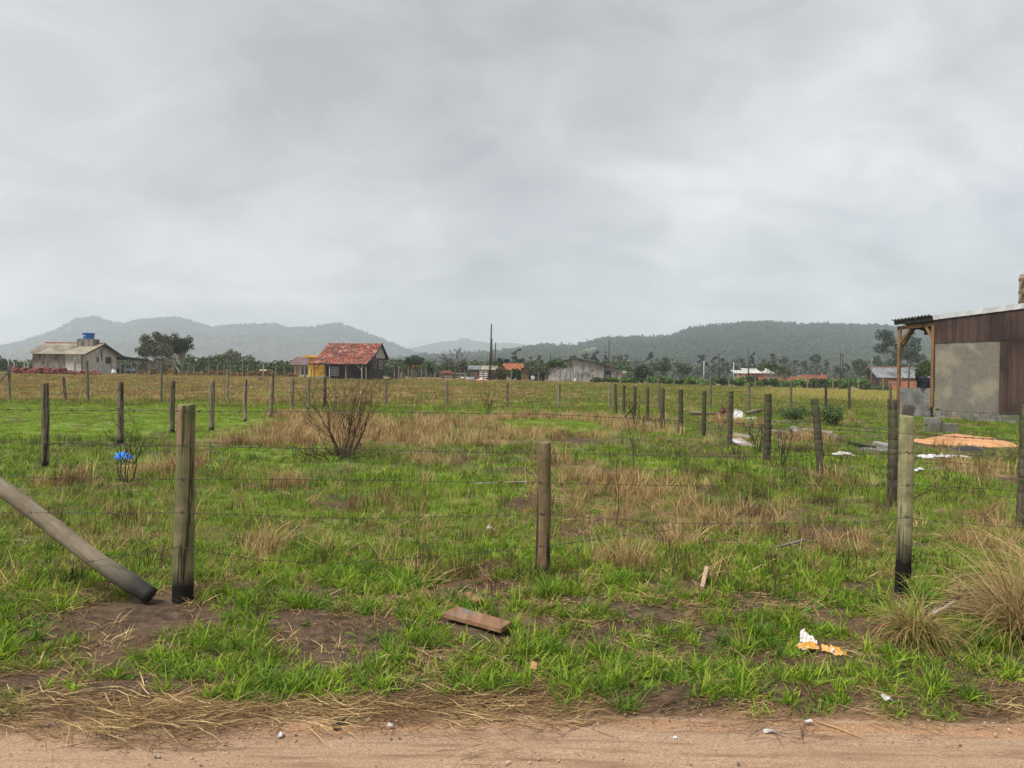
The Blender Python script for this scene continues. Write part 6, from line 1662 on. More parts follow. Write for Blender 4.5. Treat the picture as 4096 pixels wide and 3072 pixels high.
for i, (a, b, d) in enumerate(((tC, tE, 0.0), (tC, tE, -0.9), (tE, tF, -0.3), (tA, tC, -0.3))):
    P = [a.lerp(b, t) + Vector((0, 0, d - 3.0 * t * (1 - t) * 1.2)) for t in np.linspace(0, 1, 14)]
    tag(MB().tube(P, 0.022, 3, False).build('power_line', m_pole), ('upper power line sagging from the bushes to the close pole pair', 'lower power line sagging from the bushes to the close pole pair', 'power line between the close pole pair and the dark roofed house', 'power line from the barn pole to the pole in the bushes')[i], 'power line')

# ------------------------------------------------------------------ leafless shrubs of the field
def shrub(name, label, px, base, left, right, top, stems, m, seed, depth=3, r=0.009, group=None, spread=0.45, tips=None):
    g = np.random.default_rng(seed); foot = gp(px, base); Y = foot.y
    x0, x1 = at(left, top, Y).x, at(right, top, Y).x; H = at(px, top, Y).z - foot.z
    root = thing(name, foot, label, 'shrub', group)
    mb = MB()
    def grow(p, d, L, rr, k, H0):
        q = p + d * L; q[0] = np.clip(q[0], x0, x1); q[2] = min(q[2], foot.z + H)
        limb(mb, g, p, q, rr, rr * 0.55, 0.16, 4, 4)
        if k == 0: return
        for i in range(2 if k > 1 else 3):
            nd = d + g.normal(size=3) * np.array([spread, spread, 0.22]) + np.array([0, 0, 0.10]); nd /= np.linalg.norm(nd)
            grow(p + (q - p) * g.uniform(0.45, 1.0), nd, L * g.uniform(0.5, 0.85), rr * 0.6, k - 1, H0)
    for i in range(stems):
        u = (i + 0.5) / stems if stems > 1 else (px - left) / max(1, right - left)
        tx = x0 + (x1 - x0) * (u + g.normal() * 0.06)
        f = np.array(foot) + np.array([(u - 0.5) * (x1 - x0) * 0.16 if stems > 1 else 0, g.normal() * 0.05, -0.03])
        tgt = np.array([tx, Y + g.normal() * (x1 - x0) * 0.25, foot.z + H * g.uniform(0.7, 1.0)])
        d = tgt - f; L = np.linalg.norm(d); d /= L
        grow(f, d, L * 0.55, r * g.uniform(0.7, 1.2), depth, H)
    mb.build('branches', m, root)
    if tips:
        me = leaf_cloud('dry_leaves', [(foot.x, Y, foot.z + H * 0.75)], [((x1 - x0) * 0.45, (x1 - x0) * 0.35, H * 0.28)], tips, 0.028, g_rust, seed, off=foot)
        link('dry_leaves', me, root)
    return root
shrub('leafless_shrub', 'large leafless reddish shrub standing in the tan grass band', 1380, 1830, 1225, 1560, 1515, 26, m_twig_brown, 21, 4, 0.0095, tips=300, spread=0.30)
shrub('leafless_shrub', 'low burnt twiggy remains at the foot of the large leafless shrub', 1330, 1845, 1190, 1500, 1770, 6, m_twig, 22, 3, 0.012)
shrub('leafless_shrub', 'slim leafless shrub beside the blue plastic sack', 500, 1935, 452, 600, 1635, 5, m_twig, 23, 4, 0.009)
shrub('leafless_shrub', 'small leafless shrub alone in the middle of the far grass', 1952, 1662, 1922, 1985, 1560, 6, m_twig_brown, 24, 3, 0.014)
shrub('leafless_shrub', 'tall bare sapling right of the brown cracked post', 2462, 2097, 2400, 2500, 1600, 1, m_twig, 25, 3, 0.008, spread=0.3)
shrub('leafless_shrub', 'bare sapling right behind the tallest one', 2540, 1930, 2490, 2600, 1560, 1, m_twig, 26, 3, 0.008, spread=0.3)
shrub('leafless_shrub', 'dark shrub beside the leaning stick at the far palm posts', 2545, 1700, 2505, 2575, 1555, 5, m_twig, 27, 3, 0.012)
shrub('leafless_shrub', 'tiny black forked shrub under the rusty sheet', 2878, 1732, 2860, 2910, 1655, 2, m_twig, 28, 3, 0.012)
shrub('leafless_shrub', 'black many stemmed shrub between two palm posts', 3030, 1812, 2975, 3085, 1640, 6, m_twig, 29, 3, 0.011)
shrub('leafless_shrub', 'black forked shrub left of the leaning palm post', 3130, 1868, 3085, 3175, 1690, 3, m_twig, 30, 3, 0.011)
shrub('leafless_shrub', 'low black twigs behind the pale charred post', 3585, 2030, 3535, 3760, 1860, 4, m_twig, 31, 3, 0.007)
shrub('leafless_shrub', 'bare thin twig left of the pale charred post', 3400, 1985, 3385, 3450, 1900, 2, m_twig, 33, 2, 0.006)
shrub('leafless_shrub', 'black dead twig in the stubble left of centre', 1580, 1975, 1560, 1625, 1850, 2, m_twig, 32, 2, 0.006)
# the soft green bush clump before the far posts on the right
tree('feathery_bush', 'soft blue green feathery bush before the palm posts', 3185, 27.0, 0, 3110, 3255, 1618, 1705, 'bush', L_feather, leaves=1500, seed=41, pads=26, cat='bush', fine=0.5)
tree('feathery_bush', 'soft green feathery bush right of the leaning palm post', 3330, 24.0, 0, 3262, 3395, 1612, 1712, 'bush', L_feather, leaves=1700, seed=42, pads=28, cat='bush', fine=0.5)
# ------------------------------------------------------------------ things lying about
def crumple(name, label, cat, pts, m, seed, h=0.03, n=9, th=0.006, group=None, lift=0.0):
    """a torn sheet over a picture outline given as ground points left/right, near/far"""
    g = np.random.default_rng(seed)
    a, b, c, d = [Vector(p) for p in pts]
    vs = []
    for i in range(n + 1):
        for j in range(5):
            u, v = i / n, j / 4
            p = a.lerp(b, u).lerp(d.lerp(c, u), v)
            e = 0.12 * g.normal(size=2) * ((0 < u < 1) * 1.0)
            w = (b - a).length / n
            z = T(p.x, p.y) + lift + h * (0.45 + 0.9 * g.random()) * (0.35 + math.sin(math.pi * u) ** 0.5 * math.sin(math.pi * (0.15 + 0.7 * v)))
            vs.append((p.x + e[0] * w, p.y + e[1] * (d - a).length * (1 if j in (0, 4) else 0.3), z))
    fs = [(5 * i + j, 5 * i + 5 + j, 5 * i + 6 + j, 5 * i + j + 1) for i in range(n) for j in range(4)]
    o = MB().add(vs, fs).build(name, m)
    md = o.modifiers.new('thick', 'SOLIDIFY'); md.thickness = th
    return tag(o, label, cat, group)
def patch(px0, px1, py, dep):
    a = gp(px0, py); b = gp(px1, py); return a, b, b + Vector((0, dep, 0)), a + Vector((0, dep, 0))
m_plastic = mat('plastic_white', (0.40, 0.40, 0.39), (0.66, 0.66, 0.65), 9, rough=0.5, c3=(0.30, 0.27, 0.23), big=5)
m_plastic_blue = mat('plastic_blue', (0.012, 0.14, 0.52), (0.03, 0.27, 0.78), 8, rough=0.45)
m_rust = mat('sheet_rust', (0.07, 0.028, 0.018), (0.19, 0.085, 0.05), 5, c3=(0.10, 0.07, 0.055), big=1.5)
m_paintsheet = mat('sheet_white', (0.50, 0.51, 0.53), (0.70, 0.71, 0.73), 3, c3=(0.33, 0.25, 0.21), big=1.2)
m_timber_wet = mat('timber_wet', (0.14, 0.072, 0.038), (0.34, 0.19, 0.105), 16, (1, 0.10, 1), c3=(0.15, 0.14, 0.13), big=3)
m_timber_end = mat('timber_orange', (0.17, 0.085, 0.04), (0.30, 0.165, 0.085), 14)

# timber offcuts on the verge
def plank_on_ground(name, label, p0, p1, w, th, m, z=0.05, cat='plank', roll=0.0):
    a = gp(*p0); b = gp(*p1); a.z += z; b.z += z
    return tag(MB().beam(a, b, w, th, (math.sin(roll), 0, math.cos(roll))).build(name, m, bevel=0.003), label, cat)
a = gp(1790, 2478); b = gp(2025, 2545)
d = (b - a).normalized(); s = Vector((-d.y, d.x, 0)) * 0.062
m = MB(); zt = 0.075
q = [a - s, b - s, b + s, a + s + d * 0.03]
m.prism([(p.x, p.y, T(p.x, p.y) + 0.034) for p in q], (0, 0, 0.03))
tag(m.build('timber_board', m_timber_wet, None, bevel=0.003), 'weathered orange brown board lying on the verge grass near the middle', 'board')
KEEPOUT += [((a.x + (b.x - a.x) * t), (a.y + (b.y - a.y) * t - 0.07), 0.11) for t in (0.0, 0.2, 0.4, 0.6, 0.8, 1.0)]
a = gp(1862, 2408); b = gp(1920, 2432)
tag(MB().beam(a + Vector((0, 0, 0.05)), b + Vector((0, 0, 0.035)), 0.07, 0.03).build('wood_scrap', m_timber_end, bevel=0.003), 'short orange wood scrap in dry straw behind the weathered board', 'wood scrap')
a = gp(2808, 2368); b = gp(2826, 2330)
tag(MB().beam(a + Vector((0, 0, 0.03)), b + Vector((0.0, 0, 0.11)), 0.028, 0.02).build('wood_splinter', mat('wood_pale_pink', (0.30, 0.20, 0.13), (0.44, 0.31, 0.21), 20, (1, 1, 0.2))), 'pale pinkish wood splinter sticking up in the straw right of the middle', 'wood splinter')
# food wrapper: white flap and orange folds
w = thing('food_wrapper', gp(3240, 2610), 'crumpled orange and white wrapper on the verge', 'wrapper')
m_wr = mat('wrapper_orange', (0.50, 0.21, 0.02), (0.70, 0.38, 0.06), 40, rough=0.5, c3=(0.50, 0.44, 0.36), big=22)
m_ww = mat('wrapper_white', (0.60, 0.57, 0.52), (0.80, 0.77, 0.72), 25, rough=0.6)
c = w.location; KEEPOUT.append((c.x, c.y, 0.10)); KEEPOUT.append((c.x + 0.16, c.y - 0.06, 0.08))
g = random.Random(3)
def fold(name, pts, m, th=0.004):
    o = MB().add(pts, [(i, i + 1, i + 3, i + 2) for i in range(0, len(pts) - 2, 2)]).build(name, m, w)
    bm = bmesh.new(); bm.from_mesh(o.data); bmesh.ops.subdivide_edges(bm, edges=bm.edges, cuts=3, use_grid_fill=True)
    for v in bm.verts: v.co += Vector((g.gauss(0, 0.0035), g.gauss(0, 0.0035), g.gauss(0, 0.005)))
    bm.to_mesh(o.data); bm.free(); md = o.modifiers.new('thick', 'SOLIDIFY'); md.thickness = 0.0015
e = 0.03
WS = 0.72
fold('orange_fold', [c + Vector(v) * WS for v in ((-0.105, -0.03, e + 0.005), (-0.10, 0.05, e + 0.01), (-0.04, -0.045, e + 0.02), (-0.03, 0.05, e + 0.04), (0.03, -0.055, e + 0.006), (0.05, 0.04, e + 0.045), (0.06, -0.04, e), (0.08, 0.03, e + 0.01))], m_wr)
fold('white_flap', [c + Vector(v) * WS for v in ((-0.065, 0.03, e + 0.03), (-0.055, 0.06, e + 0.115), (-0.02, 0.03, e + 0.045), (-0.025, 0.07, e + 0.125), (0.035, 0.03, e + 0.04), (0.03, 0.065, e + 0.075), (0.06, 0.02, e + 0.03), (0.075, 0.05, e + 0.05))], m_ww)
fold('torn_strip', [c + Vector(v) * WS for v in ((0.075, -0.05, e - 0.005), (0.09, 0.02, e + 0.02), (0.13, -0.09, e), (0.14, -0.01, e + 0.03), (0.18, -0.12, e - 0.005), (0.21, -0.04, e + 0.015), (0.24, -0.10, e - 0.01), (0.245, -0.07, e))], m_wr)
# white scraps on the road and verge
for i, (x0, x1, py, dep, lab) in enumerate(((3226, 3264, 2908, 0.035, 'smooth white plastic scrap on the sand beside a fallen reed'), (3056, 3118, 2950, 0.03, 'two lobed white scrap lying on the open sand'), (1546, 1574, 2924, 0.03, 'small white tube scrap on the brown straw of the road edge'),
                                          (2695, 2712, 2976, 0.018, 'tiny white flake on the open sand right of the middle'), (3540, 3580, 2822, 0.05, 'crumpled white paper at the foot of the verge grass'), (3325, 3345, 2642, 0.03, 'tiny white crumb below the orange wrapper'),
                                          (1108, 1132, 2972, 0.035, 'pale crumpled scrap at the left part of the road edge'), (1945, 1985, 2135, 0.06, 'bright white shard in the grass left of the brown post'), (2, 30, 2885, 0.06, 'white scraps at the far left road edge'))):
    crumple('white_scrap', lab, 'litter', patch(x0, (x0 * 0.2 + x1 * 0.8), py, dep * 0.8), m_plastic, 40 + i, 0.008 if py > 2700 else 0.03, 5, 0.002, lift=0.016 if py > 2750 else 0.03)
a = gp(3265, 2898); b = gp(3475, 2978)
tag(MB().tube([a + Vector((0, 0, 0.012)), a.lerp(b, 0.5) + Vector((0, 0.01, 0.014)), b + Vector((0, 0, 0.010))], [0.004, 0.005, 0.003], 6).build('fallen_reed', mat('reed_tan', (0.33, 0.20, 0.09), (0.47, 0.31, 0.15), 15), None, True), 'long tan reed lying across the sandy road edge', 'reed')
a = gp(1335, 2930); b = gp(1380, 2905)
tag(MB().tube([a + Vector((0, 0, 0.018)), b + Vector((0, 0, 0.022))], [0.012, 0.010], 7).build('burnt_stick', m_char, None, True), 'short black burnt stick in the straw of the road edge', 'stick')
a = gp(2720, 3068); b = gp(2758, 3058)
tag(MB().tube([a + Vector((0, 0, 0.008)), a.lerp(b, 0.5) + Vector((0, 0, 0.014)), b + Vector((0, 0, 0.008))], 0.004, 5).build('burnt_stick', m_char, None, True), 'tiny curved black twig on the sand at the bottom', 'stick')
a = gp(2133, 2692)
tag(MB().add([a + Vector(v) for v in ((-0.02, -0.02, 0.03), (0.015, -0.02, 0.025), (0.022, 0.03, 0.04), (-0.005, 0.045, 0.045))], [(0, 1, 2, 3)]).build('dead_leaf', mat('leaf_tan', (0.36, 0.19, 0.08), (0.48, 0.28, 0.13), 20)), 'single tan dead leaf upright on the thatch', 'leaf')
# white pipe under the big tan tussock
a = gp(3725, 2478); b = gp(3815, 2448)
tag(MB().tube([a + Vector((0, 0, 0.03)), b + Vector((0, 0, 0.06))], 0.011, 8).build('plastic_pipe', m_plastic, None, True), 'thin white pipe poking out from under the big tan tussock', 'pipe')
# white strips in the green grass in the middle, in front of the posts
for i, (x0, x1, py, lab) in enumerate(((1902, 1990, 1953, 'long thin white strip in the grass left of the brown post'), (2018, 2112, 1950, 'broken white strip right before the brown post'))):
    a = gp(x0, py); b = gp(x1, py)
    tag(MB().beam(a + Vector((0, 0, 0.07)), b + Vector((0, 0, 0.08)), 0.03, 0.010).build('white_strip', m_pale_plank), lab, 'strip')
a = gp(3110, 2218); b = gp(3215, 2195)
tag(MB().beam(a + Vector((0, 0, 0.06)), b + Vector((0, 0, 0.08)), 0.02, 0.018).build('pale_stick', m_grey_plank), 'pale split stick lying in the straw before the pale charred post', 'stick')
# blue sack by the slim shrub
sb = gp(495, 1848)
vs = []; g = random.Random(12); n = 14
for j in range(6):
    for i in range(n):
        a = 2 * math.pi * i / n; t = j / 5
        r = (1.0 - 0.55 * t ** 1.5) * (1 + 0.16 * g.uniform(-1, 1))
        vs.append((sb.x + 0.17 * r * math.cos(a), sb.y + 0.13 * r * math.sin(a), sb.z + 0.05 + 0.09 * math.sin(t * 1.5) * (1 + 0.2 * g.uniform(-1, 1)) * (1.1 if math.cos(a) < 0.3 else 0.7)))
fs = [(j * n + i, j * n + (i + 1) % n, (j + 1) * n + (i + 1) % n, (j + 1) * n + i) for j in range(5) for i in range(n)] + [tuple(5 * n + i for i in range(n))]
tag(MB().add(vs, fs).build('plastic_sack', m_plastic_blue, None, True), 'bright blue plastic sack lying in the grass behind the slim shrub', 'sack')
KEEPOUT.append((sb.x, sb.y, 0.3))
# white torn sheet on the right, and the smaller one by the leaning post
crumple('torn_sheet', 'long wavy white torn sheet in dry grass before the sand heap', 'sheet', patch(3690, 3888, 1856, 0.22), m_plastic, 61, 0.07, 12, 0.006, lift=0.09)
crumple('torn_sheet', 'white flat strip of sheet in the grass right of the leaning palm post', 'sheet', patch(3345, 3420, 1842, 0.22), m_plastic, 62, 0.05, 6, 0.006, lift=0.08)
crumple('torn_sheet', 'two little white scraps in the grass right of the pale charred post', 'sheet', patch(3670, 3702, 1900, 0.12), m_plastic, 63, 0.05, 5, 0.005, lift=0.05)
a = gp(2938, 1772); b = gp(2990, 1795)
tag(MB().beam(a + Vector((0, 0, 0.10)), b + Vector((0, 0, 0.06)), 0.28, 0.03).build('white_board', m_paintsheet), 'tilted white board in the green grass beside a palm post', 'board')
a = gp(2928, 1752); b = gp(3005, 1762)
tag(MB().beam(a + Vector((0, 0, 0.10)), b + Vector((0, 0, 0.08)), 0.10, 0.05).build('grey_batten', m_pale_plank), 'long grey batten lying just behind the tilted white board', 'batten')
# wreck of logs and sheet metal
lg = gp(2760, 1668)
Yg = lg.y
def wpt(px, py, Y=None): return at(px, py, Y or Yg)
tag(MB().tube([wpt(2757, 1650), wpt(2800, 1652), wpt(2868, 1655)], [0.07, 0.08, 0.07], 9).build('fallen_log', w_log, None, True), 'long brown fallen log left of the rusty sheet', 'log')
tag(MB().tube([wpt(2985, 1653, Yg + 1), wpt(3010, 1646, Yg + 1), wpt(3045, 1640, Yg + 1)], [0.07, 0.085, 0.075], 9).build('fallen_log', w_log, None, True), 'fallen log propped up right of the white bent sheet', 'log')
def sheet(name, label, cat, pts, m, th=0.02, n=6, sag=0.05, seed=0):
    g = np.random.default_rng(seed); a, b, c, d = [Vector(p) for p in pts]; vs = []
    for i in range(n + 1):
        for j in range(n + 1):
            u, v = i / n, j / n; p = a.lerp(b, u).lerp(d.lerp(c, u), v); vs.append(p + Vector(g.normal(size=3)) * sag * 0.3)
    k = n + 1
    o = MB().add(vs, [(k * i + j, k * i + k + j, k * i + k + 1 + j, k * i + j + 1) for i in range(n) for j in range(n)]).build(name, m); md = o.modifiers.new('thick', 'SOLIDIFY'); md.thickness = th
    return tag(o, label, cat)
sheet('rusty_sheet', 'rusty brown bent metal sheet standing among the fallen logs', 'metal sheet', [wpt(2870, 1660), wpt(2912, 1668), wpt(2912, 1634, Yg + .5), wpt(2886, 1623, Yg + .3)], m_rust, seed=1, sag=0.16)
sheet('white_sheet', 'white dented metal panel standing among the fallen logs', 'metal sheet', [wpt(2930, 1680, Yg - 1), wpt(2968, 1676, Yg - 1), wpt(2972, 1645, Yg - .6), wpt(2939, 1637, Yg - .6)], m_paintsheet, seed=2, sag=0.06)
sheet('white_sheet', 'flat whitish sheet bent over beside the white panel', 'metal sheet', [wpt(2955, 1688, Yg - 1.5), wpt(3000, 1697, Yg - 2), wpt(3048, 1672, Yg - .6), wpt(2985, 1672, Yg - .6)], m_paintsheet, seed=3, sag=0.10)
sheet('white_sheet', 'low white strip under the white metal panel', 'metal sheet', [wpt(2931, 1690, Yg - 1.6), wpt(2976, 1690, Yg - 1.6), wpt(2978, 1680, Yg - 1.2), wpt(2934, 1676, Yg - 1.2)], m_paintsheet, seed=5, sag=0.06)
# leaning stick left of the palm posts
a = gp(2488, 1683); b = at(2546, 1615, a.y - 0.4)
tag(MB().tube([a, b], 0.022, 6).build('leaning_stick', m_char, None, True), 'black stick leaning up to the far palm posts', 'stick')
# pipes and rubble at the right
for i, (p0, p1, r, m, lab) in enumerate(((( 3160, 1728), (3248, 1756), 0.065, mat('pipe_mottled', (0.20, 0.20, 0.20), (0.50, 0.50, 0.49), 4, c3=(0.10, 0.09, 0.08), big=1.5), 'mottled grey pipe lying behind the leaning palm post'), ((3300, 1748), (3362, 1768), 0.065, mat('pipe_green', (0.03, 0.05, 0.05), (0.10, 0.14, 0.14), 4), 'dark green pipe with an open black end'), ((3395, 1780), (3500, 1800), 0.04, m_char, 'charred black beam behind the ringed post'))):
    a = gp(*p0); b = gp(*p1)
    tag(MB().tube([a + Vector((0, 0, r)), b + Vector((0, 0, r))], r, 10).build('pipe' if i < 2 else 'charred_beam', m, None, True), lab, 'pipe' if i < 2 else 'beam')
for i, (p0, p1, m, lab) in enumerate((((3165, 1724), (3290, 1740), m_pale_plank, 'thin pale lath lying along the mottled pipe'), ((3250, 1740), (3330, 1745), m_pale_plank, 'thin pale lath just behind the dark green pipe'), ((3500, 1790), (3560, 1800), m_pale_plank, 'pale lath beside the charred beam'), ((3090, 1700), (3240, 1700), m_grey_plank, 'grey batten on the ground behind the pipes'), ((3075, 1738), (3130, 1740), m_white, 'short white batten behind the black forked shrub'))):
    a = gp(*p0); b = gp(*p1)
    tag(MB().beam(a + Vector((0, 0, 0.12)), b + Vector((0, 0, 0.10)), 0.09, 0.05).build('lath', m), lab, 'lath')
def heap(name, label, cat, px0, px1, py, top, dep, m, seed, kind=None, rag=0.25):
    a = gp(px0, py); b = gp(px1, py); cx = (a.x + b.x) / 2; cy = (a.y + b.y) / 2; rx = (b - a).length / 2
    zt = at((px0 + px1) / 2, top, cy).z; g = np.random.default_rng(seed)
    n = 40; xs = np.linspace(-1.15, 1.15, n); X, Yy = np.meshgrid(xs, xs)
    R = np.sqrt(X ** 2 + Yy ** 2); wx = cx + X * rx; wy = cy + Yy * dep
    H = zt - T(cx, cy)
    prof = np.clip(1 - (R * (1 + 0.5 * (fbm(wx * 0.9, wy * 0.9, seed + 7, 3) - 0.5))) ** (1.3 if rag < 0.2 else 2), 0, 1) * (0.75 + rag * 2 * (fbm(wx * 1.3, wy * 1.3, seed, 4) - 0.4)) + 0.03 * (fbm(wx * 9, wy * 9, seed + 3, 3) - 0.5) * (R < 1)
    Z = terrain(wx, wy) - 0.06 + (H + 0.06) * np.clip(prof, 0, 2) * 1.2
    i = np.arange(n * n).reshape(n, n)
    f = np.stack([i[:-1, :-1], i[:-1, 1:], i[1:, 1:], i[1:, :-1]], -1).reshape(-1, 4)
    o = link(name, raw_mesh(name, np.stack([wx, wy, Z], -1).reshape(-1, 3), f, 4, m, True))
    KEEPOUT.append((cx, cy, min(rx, dep) * 0.85)); KEEPOUT.append((cx - rx * 0.5, cy, dep * 0.6)); KEEPOUT.append((cx + rx * 0.5, cy, dep * 0.6))
    return tag(o, label, cat, kind=kind)
m_clay = mat('sand_orange', (0.42, 0.205, 0.09), (0.60, 0.335, 0.165), 8, c3=(0.36, 0.17, 0.08), big=1.5, rough=0.95)
m_ash = mat('rubble_grey', (0.09, 0.085, 0.078), (0.27, 0.255, 0.235), 7, c3=(0.035, 0.033, 0.03), big=1.5)
heap('sand_heap', 'low heap of bright orange sand before the near house', 'sand heap', 3665, 4030, 1772, 1740, 1.25, m_clay, 71, rag=0.5)
heap('rubble_heap', 'flat grey rubble and ash at the near edge of the orange sand', 'rubble', 3790, 3960, 1800, 1780, 0.5, m_ash, 72)
heap('rubble_heap', 'dark charred rubble strip behind the ringed posts', 'rubble', 3380, 3700, 1800, 1784, 0.5, m_ash, 73)
heap('sand_heap', 'small patch of orange sand in the far grass beside the near porch', 'sand heap', 3370, 3440, 1688, 1680, 0.8, m_clay, 74)
# concrete blocks
for i, (px, py, w, h, lab, rz) in enumerate(((3730, 1728, 0.40, 0.42, 'pair of grey concrete blocks, the tilted one left', 12), (3802, 1735, 0.38, 0.30, 'single grey concrete block right of the tilted pair', -6))):
    p = gp(px, py); Mx = frame(p, rz)
    o = thing('concrete_block', p, lab, 'block')
    if i == 0:
        MB(Mx).box(-w / 2, w / 2, -0.09, 0.09, 0, h / 2).build('block', m_block, o, bevel=0.008); MB(frame(p + Vector((-0.03, 0.02, h / 2)), 4)).box(-w / 2, w / 2, -0.09, 0.09, 0.004, h / 2).build('block', m_block, o, bevel=0.008)
        MB(frame(p + Vector((w * 0.62, 0.05, 0)), 40)).beam((0, 0, 0.0), (0.08, 0, 0.34), 0.18, 0.09).build('half_block', m_block, o)
    else:
        MB(Mx).box(-w / 2, w / 2, -0.10, 0.10, 0, h).build('block', m_block, o, bevel=0.01)
    KEEPOUT.append((p.x, p.y, 0.3))
# grey slab standing behind the pale post
p = gp(3640, 1668); q = at(3640, 1620, 24)
o = MB(frame(gy(3622, 21.5), 8)).beam((0, 0, -0.1), (0.14, 0, at(3640, 1622, 21.5).z - T(14, 21.5)), 0.36, 0.06).build('grey_plank', m_grey_plank)
tag(o, 'weathered grey plank leaning up behind the pale charred post', 'plank')

# brick and tile pile before the plank house
pb = thing('roof_tile_pile', gy(430, 92), 'long low pile of red roof tiles before the plank house', 'tile pile')
g = random.Random(8)
m_tp = mat('tile_pile_red', (0.13, 0.035, 0.03), (0.30, 0.095, 0.075), 6, rnd=0.35)
cur = MB(); cnt = 0
tile = MB(); tile.tube([(0, -0.2, 0), (0, 0.2, 0.0)], [0.10, 0.085], 7); 
tm = None
for i in range(300):
    u = g.random(); px_ = 50 + 345 * u
    hh_ = (1.0 if u < 0.62 else 0.6) * (0.85 + 0.12 * math.sin(u * 23))
    base = gy(px_, 92 + g.uniform(-0.5, 0.6)); z = g.uniform(0.02, hh_) * 0.95
    if tm is None:
        o = tile.build('tile', m_tp); o.parent = pb; tm = o.data
    else:
        o = bpy.data.objects.new('tile', tm); COL.objects.link(o); o.parent = pb
    o.location = base + Vector((0, 0, z)) - pb.location
    o.rotation_euler = (g.uniform(-0.5, 0.5), g.uniform(-0.5, 0.5), g.uniform(0, 3.14)); o.scale = (1.25, 1.1, 1.1)
# core of the pile so that it has no holes
mm = MB()
for i in range(24):
    u = (i + 0.5) / 24; c = gy(50 + 345 * u, 92.2); hgt = (1.0 if u < 0.62 else 0.6) * (0.85 + 0.12 * math.sin(u * 23)) * 0.8
    mm.add([(c.x - 0.3, c.y - 0.5, c.z - 0.1), (c.x + 0.3, c.y - 0.5, c.z - 0.1), (c.x + 0.3, c.y + 0.5, c.z - 0.1), (c.x - 0.3, c.y + 0.5, c.z - 0.1), (c.x - 0.22, c.y, c.z + hgt), (c.x + 0.22, c.y, c.z + hgt)],
           [(0, 1, 5, 4), (1, 2, 5), (2, 3, 4, 5), (3, 0, 4)])
mm.build('pile_core', m_tp, pb)
# timber frame leaning on the pile, car under the carport
fr = thing('timber_lattice', gy(360, 93), 'old grey timber lattice leaning over the tile pile', 'lattice')
for k in range(5): MB().beam(gy(345 + 9 * k, 92.5) + Vector((0, 0, 0.1)), gy(352 + 9 * k, 94) + Vector((0, 0, 1.35)), 0.06, 0.06).build('batten', m_grey_plank, fr)
MB().beam(gy(345, 92.6) + Vector((0, 0, 1.0)), gy(388, 92.9) + Vector((0, 0, 0.9)), 0.06, 0.06).build('cross_batten', m_grey_plank, fr)
def car(label, x, y, rz, m):
    M = frame((x, y, T(x, y)), rz); c = thing('parked_car', (x, y, T(x, y)), label, 'car')
    prof = [(-2.0, 0.45), (-2.05, 0.85), (-1.3, 0.98), (-0.7, 1.42), (0.6, 1.45), (1.35, 0.98), (2.05, 0.85), (2.1, 0.4)]
    vs = []; 
    for sy in (-0.82, -0.72, 0.72, 0.82):
        for (a, z) in prof: vs.append((a, sy * (0.86 if z > 1.2 else 1), z if abs(sy) < 0.8 else min(z, 1.40) * 0.995 if z > 1 else z))
    n = len(prof); fs = []
    for k in range(3):
        for i in range(n - 1): fs.append((k * n + i, k * n + i + 1, (k + 1) * n + i + 1, (k + 1) * n + i))
    fs += [tuple(range(n)), tuple(3 * n + i for i in range(n)), (0, n, 2 * n, 3 * n), (n - 1, 2 * n - 1, 3 * n - 1, 4 * n - 1)]
    MB(M).add(vs, fs).build('body', m, c)
    for sy in (-0.80, 0.80):
        MB(M).prism([(-1.1, sy * 1.01, 1.02), (-0.62, sy * 0.93, 1.36), (0.52, sy * 0.93, 1.38), (1.15, sy * 1.01, 1.02)], (0, 0.02 * (1 if sy > 0 else -1), 0)).build('side_window', m_glass, c)
        for sx in (-1.3, 1.35):
            wh = MB(M).tube([(sx, sy - 0.06, 0.31), (sx, sy + 0.06, 0.31)], 0.31, 14).build('wheel', m_dark, c); MB(M).tube([(sx, sy - 0.07, 0.31), (sx, sy + 0.07, 0.31)], 0.17, 10).build('rim', m_alu, wh)
        MB(M).box(-2.07, -2.0, sy * 0.62 - 0.14, sy * 0.62 + 0.14, 0.64, 0.78).build('headlight', m_white, c)
    MB(M).prism([(-1.28, -0.66, 1.02), (-1.28, 0.66, 1.02), (-0.74, 0.56, 1.41), (-0.74, -0.56, 1.41)], (-0.03, 0, 0.02)).build('windscreen', m_glass, c)
    MB(M).box(-2.12, -2.06, -0.75, 0.75, 0.36, 0.5).build('bumper', m_dark, c)
    return c
car('pale blue car parked under the carport of the plank house', xb - 0.4, yb + 3.6, 130, mat('car_blue', (0.16, 0.25, 0.36), (0.22, 0.32, 0.44), 3, rough=0.35, bstr=0.02, spec=0.6))
for k, (px, py) in enumerate(((448, 1494), (460, 1492))):
    pass
crumple('white_bags', 'white plastic bags heaped at the corner of the plank house', 'bags', (gy(444, 95), gy(466, 95), gy(466, 96), gy(444, 96)), m_plastic, 88, 0.6, 6, 0.02)
heap('dark_earth_heap', 'small dark earth heap in the far field left of the mint house', 'earth heap', 1018, 1056, 1520, 1508, 0.7, mat('earth_dark', (0.03, 0.026, 0.02), (0.09, 0.075, 0.055), 6), 89)
# cross shaped white post sign in the scrub
sg = gy(1053, 96); o = thing('white_cross_post', sg, 'thin white post with a short cross piece in the far scrub', 'post')
MB().beam(sg + Vector((0, 0, -0.1)), sg + Vector((0, 0, 1.7)), 0.12, 0.1).build('upright', m_white, o); MB().beam(sg + Vector((-0.45, -0.07, 0.98)), sg + Vector((0.45, -0.07, 1.0)), 0.05, 0.16).build('cross_piece', m_white, o)

